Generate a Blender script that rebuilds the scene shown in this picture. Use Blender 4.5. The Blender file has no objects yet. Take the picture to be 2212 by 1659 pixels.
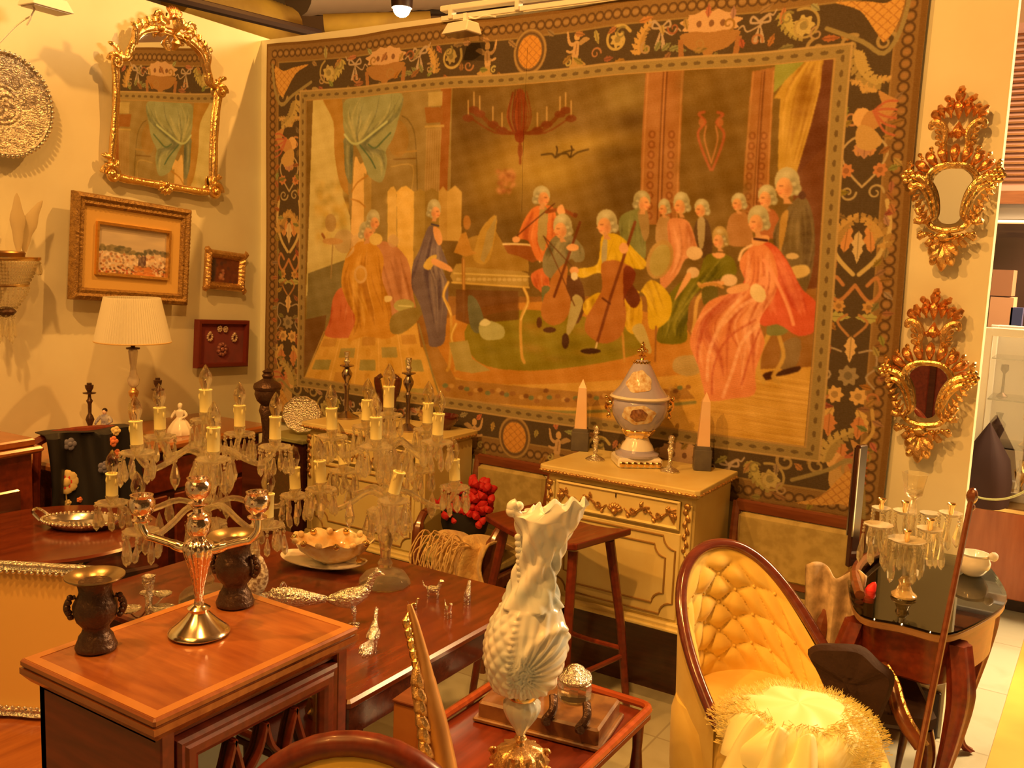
import bpy, bmesh, math, random
import numpy as np
from mathutils import Vector, Matrix, Euler
S = bpy.context.scene
C = S.collection
random.seed(7); rng = np.random.default_rng(7)
PI = math.pi
# ------------------------------------------------------------------ camera
W, H, F = 2212., 1659., 2000.
def nz(v): v = np.array(v, float); return v/np.linalg.norm(v)
_v1 = nz((-2100-W/2, H/2-435, -F)); _hp = nz((0, H/2-563, -F))
_X = -_v1; _U = nz(np.cross(_v1, _hp)); _U = _U if _U[1] > 0 else -_U
_Y = np.cross(_U, _X); M3 = np.array([_X, _Y, _U])        # camera coords -> world
CAM = np.array([0, 0, 1.7]); FWD = M3 @ np.array([0, 0, -1.])
cam = bpy.data.objects.new('camera', bpy.data.cameras.new('camera')); C.objects.link(cam)
mw = Matrix([list(M3[i]) + [CAM[i]] for i in range(3)] + [[0, 0, 0, 1]])
cam.matrix_world = mw
cam.data.sensor_width = 36; cam.data.lens = F/W*36; cam.data.clip_start = .02
S.camera = cam
# ------------------------------------------------------------------ light and exposure
S.view_settings.view_transform = 'Standard'; S.view_settings.look = 'None'
S.view_settings.gamma = 1; S.view_settings.use_curve_mapping = False
S.view_settings.exposure = 0.0
TINT = (1.0, .43, .085)
wd = bpy.data.worlds.new('hall_air'); S.world = wd; wd.use_nodes = True
wd.node_tree.nodes['Background'].inputs[0].default_value = (1.0, .42, .09, 1)
wd.node_tree.nodes['Background'].inputs[1].default_value = .07
def lamp(name, kind, loc, power, size=.05, aim=None, col=TINT, spot=None, blend=.6, sy=None):
    l = bpy.data.lights.new(name, kind); l.energy = power; l.color = col
    if kind == 'AREA':
        l.size = size
        if sy: l.shape = 'RECTANGLE'; l.size_y = sy
    else: l.shadow_soft_size = size
    if kind == 'SPOT': l.spot_size = math.radians(spot or 60); l.spot_blend = blend
    o = bpy.data.objects.new(name, l); C.objects.link(o); o.location = loc
    if aim is not None:
        o.rotation_euler = (Vector(aim)-Vector(loc)).to_track_quat('-Z', 'Y').to_euler()
    return o
lamp('hall_spot_light', 'SPOT', (-2.25, 4.36, 4.58), 350, .04, (-3.9, 2.2, 1.3), spot=80, blend=.5)
lamp('booth_spot_light', 'SPOT', (-2.3, .7, 3.7), 215, .05, (-2.2, 3.6, 1.3), spot=115, blend=.6)
lamp('booth_spot_light', 'SPOT', (-.9, 1.0, 3.7), 215, .05, (-1.2, 3.4, 1.1), spot=110, blend=.6)
lamp('booth_spot_light', 'SPOT', (-.75, 1.9, 3.6), 150, .04, (-.72, 2.45, .4), spot=48, blend=.7)
lamp('booth_spot_light', 'SPOT', (-1.9, -.5, 3.5), 90, .05, (-1.6, 1.6, .8), spot=90, blend=.7)
lamp('booth_spot_light', 'SPOT', (-3.0, .8, 3.6), 26, .05, (-3.6, 2.6, .9), spot=100, blend=.7)
lamp('hall_and_fill_light', 'AREA', (1.6, 6.2, 3.6), 620, 1.6, (0.4, 6.0, 0), col=(1, .62, .26))
lamp('hall_and_fill_light', 'AREA', (-1.2, -.6, 3.9), 22, 1.2, (-1.8, 2.4, .8))  # added soft area fill over the near furniture, not a known fitting
lamp('rear_wall_fill', 'SPOT', (-.8, -1.2, 3.4), 120, .08, (-.9, -3.1, 2.0), spot=100, blend=.8)  # added to brighten the rear wall for mirror and silver reflections
# ------------------------------------------------------------------ places on known planes
D = 3.632                                   # the back wall
def ray(x, y): return nz(M3 @ np.array([x-W/2, H/2-y, -F]))
def PY(x, y, Y0=D): r = ray(x, y); return CAM + r*(Y0-CAM[1])/r[1]
def PZ(x, y, z): r = ray(x, y); return CAM + r*(z-CAM[2])/r[2]
LW = math.radians(-3); LC = np.array([-3.953, D, 0]); LN = np.array([math.cos(LW), -math.sin(LW), 0])
def PL(x, y, off=0.): r = ray(x, y); return CAM + r*(np.dot(LC-CAM, LN)+off)/np.dot(r, LN)
def UN(p): return float(np.dot(np.array(p)-CAM, FWD))/F        # metres per pixel at a point
def HT(b, x, y):                                               # height of the point above b seen at (x, y)
    v = nz([b[0]-CAM[0], b[1]-CAM[1], 0]); r = ray(x, y)
    return float((CAM + r*np.dot(np.array(b)[:2]-CAM[:2], v[:2])/np.dot(r[:2], v[:2]))[2])
CY = math.atan2(-FWD[0], FWD[1])                               # camera yaw about z
# ------------------------------------------------------------------ materials
def s2l(c):
    c = np.array(c, float)/255; return np.where(c <= .04045, c/12.92, ((c+.055)/1.055)**2.4)
GAINW = np.array([1.0, 1.75, 5.2]); GAIN = np.array([1.10, 1.58, 3.6])
def alb(c, k=1., g=None): return tuple(np.clip(s2l(c)*(GAIN if g is None else g)*k, .008, .92)) + (1,)
def nm(name):
    m = bpy.data.materials.new(name); m.use_nodes = True
    return m, m.node_tree.nodes, m.node_tree.links, m.node_tree.nodes['Principled BSDF']
def mat(name, col, rough=.5, metal=0, col2=None, scale=8, bump=0, bscale=40, coat=0, trans=0, ior=1.5, sheen=0, emit=None, spec=None, stretch=(1, 1, 1), detail=4, contrast=.5):
    m, N, L, b = nm(name)
    b.inputs['Base Color'].default_value = col; b.inputs['Roughness'].default_value = rough
    b.inputs['Metallic'].default_value = metal; b.inputs['Coat Weight'].default_value = coat
    b.inputs['Coat Roughness'].default_value = .12
    b.inputs['Transmission Weight'].default_value = trans; b.inputs['IOR'].default_value = ior
    if sheen: b.inputs['Sheen Weight'].default_value = sheen
    if spec is not None: b.inputs['Specular IOR Level'].default_value = spec
    if emit: b.inputs['Emission Color'].default_value = emit[0]; b.inputs['Emission Strength'].default_value = emit[1]
    if col2 or bump:
        tc = N.new('ShaderNodeTexCoord'); mp = N.new('ShaderNodeMapping'); mp.inputs['Scale'].default_value = stretch
        L.new(tc.outputs['Object'], mp.inputs[0])
    if col2:
        n = N.new('ShaderNodeTexNoise'); n.inputs['Scale'].default_value = scale; n.inputs['Detail'].default_value = detail
        L.new(mp.outputs[0], n.inputs[0])
        r = N.new('ShaderNodeValToRGB'); r.color_ramp.elements[0].color = col; r.color_ramp.elements[1].color = col2
        r.color_ramp.elements[0].position = .5-contrast*.4; r.color_ramp.elements[1].position = .5+contrast*.4
        L.new(n.outputs[0], r.inputs[0]); L.new(r.outputs[0], b.inputs['Base Color'])
    if bump:
        n2 = N.new('ShaderNodeTexNoise'); n2.inputs['Scale'].default_value = bscale; n2.inputs['Detail'].default_value = 3
        L.new(mp.outputs[0], n2.inputs[0]); bp = N.new('ShaderNodeBump'); bp.inputs['Strength'].default_value = bump
        bp.inputs['Distance'].default_value = .01; L.new(n2.outputs[0], bp.inputs['Height']); L.new(bp.outputs[0], b.inputs['Normal'])
    return m
def wood(name, c1, c2, rough=.25, axis=0, coat=.5, scale=5, k=1.):
    st = [9, 9, 9]; st[axis] = 1.1
    return mat(name, alb(c1, k), rough, 0, alb(c2, k), scale, 0, coat=coat, stretch=st, detail=8, contrast=.7)
def glassm(name, col=(1, 1, 1, 1), rough=0., mixw=.25, ior=1.5, brighten=0):
    m, N, L, b = nm(name); out = N['Material Output']
    N.remove(b); g = N.new('ShaderNodeBsdfGlass'); g.inputs['Color'].default_value = col
    g.inputs['Roughness'].default_value = rough; g.inputs['IOR'].default_value = ior
    t = N.new('ShaderNodeBsdfTransparent'); t.inputs[0].default_value = col
    x = N.new('ShaderNodeMixShader'); x.inputs[0].default_value = mixw
    L.new(g.outputs[0], x.inputs[1]); L.new(t.outputs[0], x.inputs[2])
    if brighten:  # pale diffuse mixed in to brighten the crystal in place of lamplight
        d_ = N.new('ShaderNodeBsdfDiffuse'); d_.inputs[0].default_value = (.95, .92, .75, 1); x2 = N.new('ShaderNodeMixShader'); x2.inputs[0].default_value = brighten
        L.new(x.outputs[0], x2.inputs[1]); L.new(d_.outputs[0], x2.inputs[2]); x = x2
    L.new(x.outputs[0], out.inputs[0]); return m
def panem(name, tint=(1, 1, 1, 1), refl=.10):
    m, N, L, b = nm(name); out = N['Material Output']; N.remove(b)
    g = N.new('ShaderNodeBsdfGlossy'); g.inputs['Roughness'].default_value = .02
    t = N.new('ShaderNodeBsdfTransparent'); t.inputs[0].default_value = tint
    fr = N.new('ShaderNodeFresnel'); fr.inputs[0].default_value = 1.5
    ad = N.new('ShaderNodeMath'); ad.operation = 'ADD'; ad.inputs[1].default_value = refl; L.new(fr.outputs[0], ad.inputs[0])
    x = N.new('ShaderNodeMixShader'); L.new(ad.outputs[0], x.inputs[0])
    L.new(t.outputs[0], x.inputs[1]); L.new(g.outputs[0], x.inputs[2]); L.new(x.outputs[0], out.inputs[0]); return m
M = {}
M['wall'] = mat('cream_plaster', alb((236, 186, 104), 1, GAINW), .75, col2=alb((228, 176, 96), 1, GAINW), scale=3)
M['wood_red'] = wood('red_mahogany', (128, 44, 14), (84, 24, 8), rough=.36, axis=1, coat=.12)
M['wood_top'] = wood('polished_table_wood', (116, 44, 12), (76, 25, 6), rough=.22, axis=1, coat=.35)
M['wood_orange'] = wood('orange_yew_veneer', (168, 86, 26), (126, 54, 16), rough=.24, axis=1, coat=.45)
M['wood_band'] = mat('pale_crossbanding', alb((184, 104, 34)), .28, coat=.4)
M['wood_dark'] = wood('dark_walnut', (92, 40, 16), (56, 22, 9), axis=0)
M['wood_mid'] = wood('brown_walnut', (128, 62, 24), (92, 40, 14), axis=0)
M['dark'] = mat('dark_shadowed_wood', alb((48, 22, 10)), .5)
M['cream'] = mat('ivory_painted_wood', alb((226, 184, 92)), .42, col2=alb((214, 166, 74)), scale=6, coat=.1)
M['gilt'] = mat('carved_gilt', (.86, .60, .26, 1), .28, 1, bump=.5, bscale=60)
M['gilt_old'] = mat('worn_gilding', (.62, .38, .17, 1), .36, .85, col2=(.82, .56, .25, 1), scale=30, bump=.4, bscale=90)
M['gilt_red'] = mat('reddish_gilding', (.72, .34, .13, 1), .34, .9, bump=.4, bscale=80)
M['brass'] = mat('brass', (.83, .62, .30, 1), .22, 1)
M['silver'] = mat('polished_silver', (.92, .90, .86, 1), .13, 1)
M['silver_chased'] = mat('chased_silver', (.86, .84, .80, 1), .2, 1, bump=.9, bscale=130)
M['bronze'] = mat('dark_patinated_bronze', (.10, .055, .04, 1), .38, .55, bump=.35, bscale=110)
M['mirror'] = mat('mirror_glass', (.93, .94, .93, 1), .01, 1)
M['crystal'] = glassm('cut_crystal', (1, .99, .93, 1), 0, .38, 1.5, .09)
M['clear'] = glassm('clear_pressed_glass', (1, 1, .96, 1), 0, .6, 1.45, .14)
M['bulb'] = glassm('clear_bulb_glass', (1, 1, 1, 1), 0, .55, 1.4)
M['pane'] = panem('clear_pane')
M['candle'] = mat('ivory_candle_sleeve', (.92, .86, .42, 1), .55, spec=.2)
M['porc'] = mat('white_glazed_porcelain', alb((240, 210, 150)), .12, coat=.6)
M['gold_trim'] = mat('porcelain_gold', (.9, .64, .26, 1), .15, 1)
# ------------------------------------------------------------------ mesh helpers
class MB:
    def __init__(s): s.v = []; s.f = []
    def add(s, vs, fs):
        o = len(s.v); s.v += [tuple(map(float, v)) for v in vs]; s.f += [tuple(i+o for i in f) for f in fs]; return s
    def box(s, c, d, rz=0, bev=0):
        x, y, z = [q/2 for q in d]; b = min(bev, x*.9, y*.9, z*.9)
        co, si = math.cos(rz), math.sin(rz)
        def T(p): return (c[0]+p[0]*co-p[1]*si, c[1]+p[0]*si+p[1]*co, c[2]+p[2])
        if b <= 0:
            vs = [T((sx*x, sy*y, sz*z)) for sz in (-1, 1) for sy in (-1, 1) for sx in (-1, 1)]
            return s.add(vs, [(0, 2, 3, 1), (4, 5, 7, 6), (0, 1, 5, 4), (2, 6, 7, 3), (0, 4, 6, 2), (1, 3, 7, 5)])
        def ring(ax, ay, zz, cb):
            return [T(p+(zz,)) for p in [(ax-cb, -ay), (ax, -ay+cb), (ax, ay-cb), (ax-cb, ay), (-ax+cb, ay), (-ax, ay-cb), (-ax, -ay+cb), (-ax+cb, -ay)]]
        rs = [ring(x-b, y-b, -z, b*.6), ring(x, y, -z+b, b), ring(x, y, z-b, b), ring(x-b, y-b, z, b*.6)]
        return s.loft(rs, True)
    def loft(s, rs, cap=True, close=False):
        n = len(rs[0]); vs = [p for r in rs for p in r]; fs = []
        for i in range(len(rs)-1):
            for j in range(n): fs.append((i*n+j, i*n+(j+1) % n, (i+1)*n+(j+1) % n, (i+1)*n+j))
        if close:
            i = len(rs)-1
            for j in range(n): fs.append((i*n+j, i*n+(j+1) % n, (j+1) % n, j))
        elif cap:
            fs.append(tuple(range(n))[::-1]); fs.append(tuple((len(rs)-1)*n+j for j in range(n)))
        return s.add(vs, fs)
    def lathe(s, prof, n=24, c=(0, 0, 0), fn=None, sx=1, sy=1, cap=True, axis=None):
        rs = []
        for r, h in prof:
            ring = []
            for j in range(n):
                a = 2*PI*j/n; rr = r*(fn(a, h) if fn else 1); p = (rr*math.cos(a)*sx, rr*math.sin(a)*sy, h)
                if axis == 'y': p = (p[0], -p[2], p[1])
                if axis == 'x': p = (p[2], p[1], -p[0])
                ring.append((c[0]+p[0], c[1]+p[1], c[2]+p[2]))
            rs.append(ring)
        return s.loft(rs, cap)
    def tube(s, pts, r, n=8, cap=True, close=False, flat=None):
        pts = [Vector(p) for p in pts]; m = len(pts); rr = r if hasattr(r, '__len__') else [r]*m
        rs = []; up = None
        for i, p in enumerate(pts):
            a = pts[i-1] if i else (pts[-1] if close else p); b = pts[(i+1) % m] if (i < m-1 or close) else p
            t = (b-a).normalized() if (b-a).length > 1e-9 else Vector((0, 0, 1))
            if up is None:
                up = Vector((0, 0, 1)) if abs(t.z) < .9 else Vector((1, 0, 0))
            x = (up-t*up.dot(t)); x = x.normalized() if x.length > 1e-6 else t.orthogonal().normalized(); up = x; y = t.cross(x)
            f = flat if flat else (1, 1)
            rs.append([tuple(p+x*rr[i]*f[0]*math.cos(2*PI*k/n)+y*rr[i]*f[1]*math.sin(2*PI*k/n)) for k in range(n)])
        return s.loft(rs, cap and not close, close)
    def ball(s, c, r, n=12, m=8, fn=None):
        r = r if hasattr(r, '__len__') else (r, r, r); rs = []
        for i in range(m+1):
            t = PI*(i/m)*.998+.001*PI; ring = []
            for j in range(n):
                a = 2*PI*j/n; k = fn(a, t) if fn else 1
                ring.append((c[0]+r[0]*math.sin(t)*math.cos(a)*k, c[1]+r[1]*math.sin(t)*math.sin(a)*k, c[2]-r[2]*math.cos(t)*k))
            rs.append(ring)
        return s.loft(rs, True)
    def prism(s, out, y0, y1, bev=0):                     # outline in x,z; thickness along y
        n = len(out); cx = sum(p[0] for p in out)/n; cz = sum(p[1] for p in out)/n
        def sc(k): return [((p[0]-cx)*k+cx, (p[1]-cz)*k+cz) for p in out]
        if bev:
            o2 = sc(1-bev); q = .3*(y1-y0)
            rs = [[(p[0], y1, p[1]) for p in out], [(p[0], y0+q, p[1]) for p in out], [(p[0], y0, p[1]) for p in o2]]
        else: rs = [[(p[0], y1, p[1]) for p in out], [(p[0], y0, p[1]) for p in out]]
        return s.loft(rs, True)
    def grid(s, fn, nu, nv, thick=0):
        vs = [fn(i/nu, j/nv) for j in range(nv+1) for i in range(nu+1)]
        fs = [(j*(nu+1)+i, j*(nu+1)+i+1, (j+1)*(nu+1)+i+1, (j+1)*(nu+1)+i) for j in range(nv) for i in range(nu)]
        return s.add(vs, fs)
    def leaf(s, x, z, ang, L, wd, t=.006, y=0, n=8, lobes=0):
        o = len(s.v); c_, s_ = math.cos(ang), math.sin(ang)
        s.ball((0, 0, 0), 1, n, 7, fn=(lambda a, q: 1+.16*math.sin(q*lobes)) if lobes else None)
        for i in range(o, len(s.v)):
            a, b, h = s.v[i]; u = (h+1)/2; w_ = (.35+1.3*u)*(1 if u < .7 else 1-(u-.7)*1.2)
            px, pz, py = u*L, a*wd/2*w_, b*t*w_+t*1.2*math.sin(u*PI)
            s.v[i] = (x+px*c_-pz*s_, y-py, z+px*s_+pz*c_)
        return s
    def xf(s, m):
        m = Matrix(m) if not isinstance(m, Matrix) else m; s.v = [tuple(m @ Vector(v)) for v in s.v]; return s
    def build(s, name, mt, parent=None, smooth=True, mods=None, angle=40):
        me = bpy.data.meshes.new(name); me.from_pydata(s.v, [], s.f)
        bm = bmesh.new(); bm.from_mesh(me); bmesh.ops.recalc_face_normals(bm, faces=bm.faces); bm.to_mesh(me); bm.free()
        me.materials.append(mt)
        if smooth:
            me.polygons.foreach_set('use_smooth', [True]*len(me.polygons))
            try: me.set_sharp_from_angle(angle=math.radians(angle))
            except Exception: pass
        o = bpy.data.objects.new(name, me); C.objects.link(o)
        if parent: o.parent = parent
        for k in (mods or []):
            if k[0] == 'sub': q = o.modifiers.new('s', 'SUBSURF'); q.levels = q.render_levels = k[1]
            if k[0] == 'solid': q = o.modifiers.new('t', 'SOLIDIFY'); q.thickness = k[1]; q.offset = k[2] if len(k) > 2 else -1
            if k[0] == 'bev': q = o.modifiers.new('b', 'BEVEL'); q.width = k[1]; q.segments = 2; q.limit_method = 'ANGLE'
        return o
def thing(name, label, cat, loc=(0, 0, 0), rz=0, group=None, roll=0, rx=0):
    o = bpy.data.objects.new(name, None); C.objects.link(o); o.empty_display_size = .05
    o.location = [float(q) for q in loc]; o.rotation_euler = (rx, roll, rz); o['label'] = label; o['category'] = cat
    if group: o['group'] = group
    return o
def tag(o, label, cat, group=None, kind=None):
    o['label'] = label; o['category'] = cat
    if group: o['group'] = group
    if kind: o['kind'] = kind
    return o
def struct(name, mb, m, smooth=False):
    o = mb.build(name, m, None, smooth); o['kind'] = 'structure'; return o
def dup(root, loc, rz=None, label=None):
    r = root.copy(); C.objects.link(r); r.location = [float(q) for q in loc]
    if rz is not None: r.rotation_euler = (root.rotation_euler[0], root.rotation_euler[1], rz)
    if label: r['label'] = label
    for ch in list(root.children):
        c = ch.copy(); C.objects.link(c); c.parent = r
        for g in ch.children:
            d = g.copy(); C.objects.link(d); d.parent = c
    return r
def cr(pts, n=4, close=False):                            # Catmull-Rom through points of any dimension
    P = [np.array(p, float) for p in pts]; m = len(P); out = []
    rngi = range(m) if close else range(m-1)
    for i in rngi:
        p0 = P[(i-1) % m] if (close or i > 0) else P[0]; p1 = P[i]; p2 = P[(i+1) % m]
        p3 = P[(i+2) % m] if (close or i < m-2) else P[-1]
        for k in range(n):
            t = k/n; out.append(tuple(.5*((2*p1)+(-p0+p2)*t+(2*p0-5*p1+4*p2-p3)*t*t+(-p0+3*p1-3*p2+p3)*t**3)))
    if not close: out.append(tuple(P[-1]))
    return out
# ------------------------------------------------------------------ the setting
def floor_mat():
    m, N, L, b = nm('marble_tiles'); tc = N.new('ShaderNodeTexCoord')
    br = N.new('ShaderNodeTexBrick'); br.offset = 0; br.inputs['Scale'].default_value = 1
    br.inputs['Brick Width'].default_value = .6; br.inputs['Row Height'].default_value = .6; br.inputs['Mortar Size'].default_value = .004
    br.inputs['Color1'].default_value = alb((232, 186, 108), .74, GAINW); br.inputs['Color2'].default_value = alb((226, 176, 98), .74, GAINW)
    br.inputs['Mortar'].default_value = alb((205, 156, 86), .7, GAINW); L.new(tc.outputs['Object'], br.inputs[0])
    n = N.new('ShaderNodeTexNoise'); n.inputs['Scale'].default_value = 3; n.inputs['Detail'].default_value = 8; n.inputs['Distortion'].default_value = 1.5
    L.new(tc.outputs['Object'], n.inputs[0]); r = N.new('ShaderNodeValToRGB')
    r.color_ramp.elements[0].color = (.8, .78, .72, 1); r.color_ramp.elements[0].position = .35; r.color_ramp.elements[1].position = .55
    L.new(n.outputs[0], r.inputs[0]); x = N.new('ShaderNodeMix'); x.data_type = 'RGBA'; x.blend_type = 'MULTIPLY'; x.inputs[0].default_value = .6
    L.new(br.outputs[0], x.inputs[6]); L.new(r.outputs[0], x.inputs[7]); L.new(x.outputs[2], b.inputs['Base Color'])
    b.inputs['Roughness'].default_value = .28; return m
FT = 8.6
struct('floor', MB().box((0, 3, -.05), (14, 14, .1)), floor_mat())
M['inlay'] = mat('honey_stone', alb((228, 168, 60)), .3, col2=alb((214, 140, 50)), scale=2)
p = [PZ(2208, 1395, 0), PZ(2150, 1586, 0), PZ(2100, 1760, 0)]
d = nz(p[1]-p[0]); q0 = p[0]-d*1.2; q1 = p[2]+d*1.5; nn = np.array([-d[1], d[0], 0]); nn = nn if nn[0] > 0 else -nn
mb = MB().add([q0+(0, 0, .003), q1+(0, 0, .003), q1+nn*2+(0, 0, .003), q0+nn*2+(0, 0, .003), q0, q1, q1+nn*2, q0+nn*2],
              [(0, 1, 2, 3), (0, 4, 5, 1), (2, 6, 7, 3), (1, 5, 6, 2), (0, 3, 7, 4)])
struct('trim_1', mb, M['inlay'])
WT = 2.82
struct('wall_back', MB().box(((-3.953-.333)/2+.0, D+.04, WT/2), (3.62+.0, .08, WT)), M['wall'])
ld = np.array([math.sin(LW), math.cos(LW), 0])
lc = LC-ld*2.6-LN*.04
o = struct('wall_left', MB().box((lc[0], lc[1], (WT+.02)/2), (.08, 5.4, WT+.02), -LW), M['wall'])
M['front'] = mat('rear_booth_wall', alb((230, 180, 100), 1, GAINW), .8)
struct('wall_front', MB().box((-.5, -3.2, 1.5), (9, .1, 3.0)), M['front'])
t = thing('reflection_block', 'tall dark block added unseen at the rear wall to darken the lower gilded mirror', 'reflection_block', (-1.3, -2.85, 0))  # unseen block added so the lower mirror reflects something dark
MB().box((0, 0, .72), (1.5, .5, 1.40), 0, .01).build('body', M['wood_dark'], t, False)
MB().box((0, 0, 1.44), (1.6, .56, .05), 0, .01).build('cornice', M['wood_mid'], t, False)
for e in (-1, 1): MB().box((e*.36, .26, .72), (.66, .03, 1.2), 0, .01).build('door', M['wood_red'], t, False)
M['ceil'] = mat('dark_hall_ceiling', (.30, .20, .15, 1), .7, col2=(.16, .09, .07, 1), scale=1.2)
struct('ceiling', MB().box((0, 3.5, 4.85), (16, 15, .1)), M['ceil'])
M['far'] = mat('far_hall_plaster', alb((205, 146, 84)), .8)
struct('wall_far', MB().box((-1, FT+.1, 2.4), (16, .1, 4.9)), M['far'])
struct('trim_2', MB().box(((-3.953-.333)/2, D-.012, .09), (3.60, .02, .18), 0, .004), M['dark'])
# the white cable rail along the wall top, its clips and its box
M['white'] = mat('white_plastic', alb((250, 212, 140)), .4)
rl = thing('cable_rail', 'long white cable rail fixed along the top of the tapestry wall', 'rail', (0, 0, 0))
a = PY(952, 50, D-.05); b_ = PY(1460, -12, D-.05); zr = WT+.008
MB().box(((a[0]-.3)/2, D-.035, zr+.012), (-a[0]-.3, .05, .024), 0, .003).box(((a[0]-.3)/2, D-.045, zr-.03), (-a[0]-.3, .012, .022), 0, .002).build('channel', M['white'], rl, False)
for px in (975, 1118, 1340):
    q = PY(px, 40, D-.05)[0]; MB().box((q, D-.045, zr-.008), (.022, .04, .062), 0, .003).build('clip', M['white'], rl, False)
def box_lamp(lab, loc, rz, w, h, cordpts):
    t = thing('floodlight', lab, 'light', loc, rz)
    MB().add([(-w/2, .02, h/2), (w/2, .02, h/2), (w/2, -.05, h/2), (-w/2, -.05, h/2), (-w*.6, .03, -h/2), (w*.6, .03, -h/2), (w*.6, -.075, -h/2), (-w*.6, -.075, -h/2)],
             [(0, 1, 2, 3), (4, 5, 6, 7), (0, 4, 5, 1), (1, 5, 6, 2), (2, 6, 7, 3), (3, 7, 4, 0)]).build('housing', M['white'], t, False, [('bev', .004)])
    MB().box((0, -.022, -h/2-.001), (w*1.05, .085, .004)).build('lens', mat('frosted_lens', alb((150, 110, 60)), .3), t, False)
    MB().box((0, .0, h/2+.02), (.02, .012, .05)).build('bracket', M['white'], t, False)
    MB().tube(cr(cordpts, 5), .0035, 6).build('cable', M['white'], t)
    return t
q = PY(1005, 64, D-.16)
box_lamp('small white floodlight clipped to the rail above the tapestry', q, math.radians(-8), .125, .05, [(0, 0, .03), (-.01, .01, .06), (.03, .03, .05), (.06, .06, .065), (.1, .09, .06)])
q = PL(92, 8, .20)
box_lamp('white floodlight at top left corner above the embossed silver platter', q, math.radians(93), .15, .05, [(-.03, 0, -.02), (-.05, .03, -.09), (-.02, .05, -.05), (-.07, .08, -.1), (-.18, .12, -.25)])
# the glowing lamp, duct and pipes over the hall
q = CAM+ray(868, 18)*6.0
t = thing('spotlight', 'round glowing spotlight hanging in the dark hall above the wall', 'light', q)
MB().ball((0, 0, 0), .052, 20, 12).build('bulb', mat('lit_bulb', (1, 1, 1, 1), emit=((1, .78, .42, 1), 60)), t)
MB().lathe([(.03, .03), (.062, .0), (.066, .07), (.045, .13), (.012, .15), (.012, 1.25)], 20).build('lamp_housing', M['dark'], t)
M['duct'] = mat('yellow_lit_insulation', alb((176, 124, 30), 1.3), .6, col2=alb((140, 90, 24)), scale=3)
def ribbed(a, b, r, n=60):
    a = Vector(a); b = Vector(b); return MB().tube([a.lerp(b, i/n) for i in range(n+1)], [r*(1+.035*(i % 2)) for i in range(n+1)], 16)
hp = lambda x, y, t_: tuple(CAM+ray(x, y)*t_)
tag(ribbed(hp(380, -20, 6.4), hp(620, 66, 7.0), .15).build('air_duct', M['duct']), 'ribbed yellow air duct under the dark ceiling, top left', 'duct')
M['duct_grey'] = mat('grey_brown_duct', (.45, .36, .30, 1), .45, .4)
tag(ribbed(hp(640, -30, 7.4), hp(1200, -45, 9.2), .20, 40).build('air_duct', M['duct_grey']), 'grey brown ribbed duct running right above the glowing spotlight', 'duct')
tag(MB().tube([hp(300, -22, 5.6), hp(690, 74, 6.2)], .03, 8).build('ceiling_pipe', M['dark']), 'dark pipe slanting below the yellow duct', 'pipe')
tag(MB().tube([hp(560, 22, 8.6), hp(1250, 24, 9.8)], .045, 8).build('ceiling_beam', M['dark']), 'dark beam crossing behind the glowing spotlight', 'beam')
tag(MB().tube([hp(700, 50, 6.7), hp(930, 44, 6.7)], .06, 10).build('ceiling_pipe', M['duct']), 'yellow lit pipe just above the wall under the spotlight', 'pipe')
# ------------------------------------------------------------------ hall seen at the right edge
fr = FT+.04
def bgbox(x0, y0, x1, y1, Y0, dep, name, lab, cat, m, bev=.0):
    a = PY(x0, y0, Y0); b = PY(x1, y1, Y0)
    o = MB().box(((a[0]+b[0])/2, Y0+dep/2, (a[2]+b[2])/2), (abs(b[0]-a[0]), dep, abs(a[2]-b[2])), 0, bev).build(name, m, None, False)
    return tag(o, lab, cat)
t = thing('louvred_vent', 'dark louvred vent in a pale frame high on the far hall wall', 'vent', PY(2225, 235, FT-.06))
MB().box((0, 0, 0), (.44, .05, 1.32)).build('frame', mat('vent_frame', alb((196, 130, 86)), .5), t, False)
for i in range(26): MB().box((0, -.045, -.56+i*.045), (.34, .04, .016), 0).build('slat', M['wood_mid'], t, False)
bgbox(2150, 412, 2300, 440, 7.6, .1, 'shelf', 'brown shelf edge across the hall beside the upper gilded mirror', 'shelf', M['wood_mid'])
bgbox(2148, 442, 2300, 474, 7.7, .1, 'ledge', 'grey green ledge below the brown shelf across the hall', 'ledge', mat('grey_green_paint', alb((150, 124, 82)), .5))
bgbox(2146, 475, 2300, 481, 7.6, .1, 'glowing_strip', 'thin bright strip across the hall above the dark opening', 'light', mat('pale_strip', alb((255, 220, 170)), .4, emit=((1, .75, .5, 1), 1.)))  # white line given its own emission, not a known lamp
bgbox(2140, 483, 2300, 1080, 8.0, .06, 'curtain', 'dark brown curtain hanging behind the far stall', 'curtain', M['dark'])
t = thing('stall_shelf', 'dim wooden shelving holding boxes in the far stall', 'shelf', (-.35, 6.75, 0)); zs_ = PY(2160, 722, 6.6)[2]
for k in (0, .5, 1): MB().box((0, 0, .01+(zs_-.03)*k), (1.0, .4, .03)).build('board', M['wood_dark'], t, False)
for e in (-1, 1): MB().box((e*.49, 0, zs_/2), (.03, .4, zs_)).build('side', M['wood_dark'], t, False)
bgbox(2145, 582, 2184, 640, 6.6, .3, 'cardboard_box', 'tan cardboard box stacked highest in the far stall', 'box', mat('card', alb((150, 92, 50)), .8))
bgbox(2140, 641, 2182, 720, 6.6, .3, 'cardboard_box', 'paler cardboard box below the tan one in the far stall', 'box', mat('card2', alb((186, 124, 70)), .8))
bgbox(2184, 664, 2204, 720, 6.6, .12, 'blue_box', 'small dark blue box beside the cardboard boxes above the vitrine', 'box', mat('blue', (.03, .05, .22, 1), .5))
a = PZ(2085, 1312, 0); cy0 = a[1]
c0 = PY(2040, 1090, cy0); c1 = PY(2260, 1330, cy0)
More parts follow.
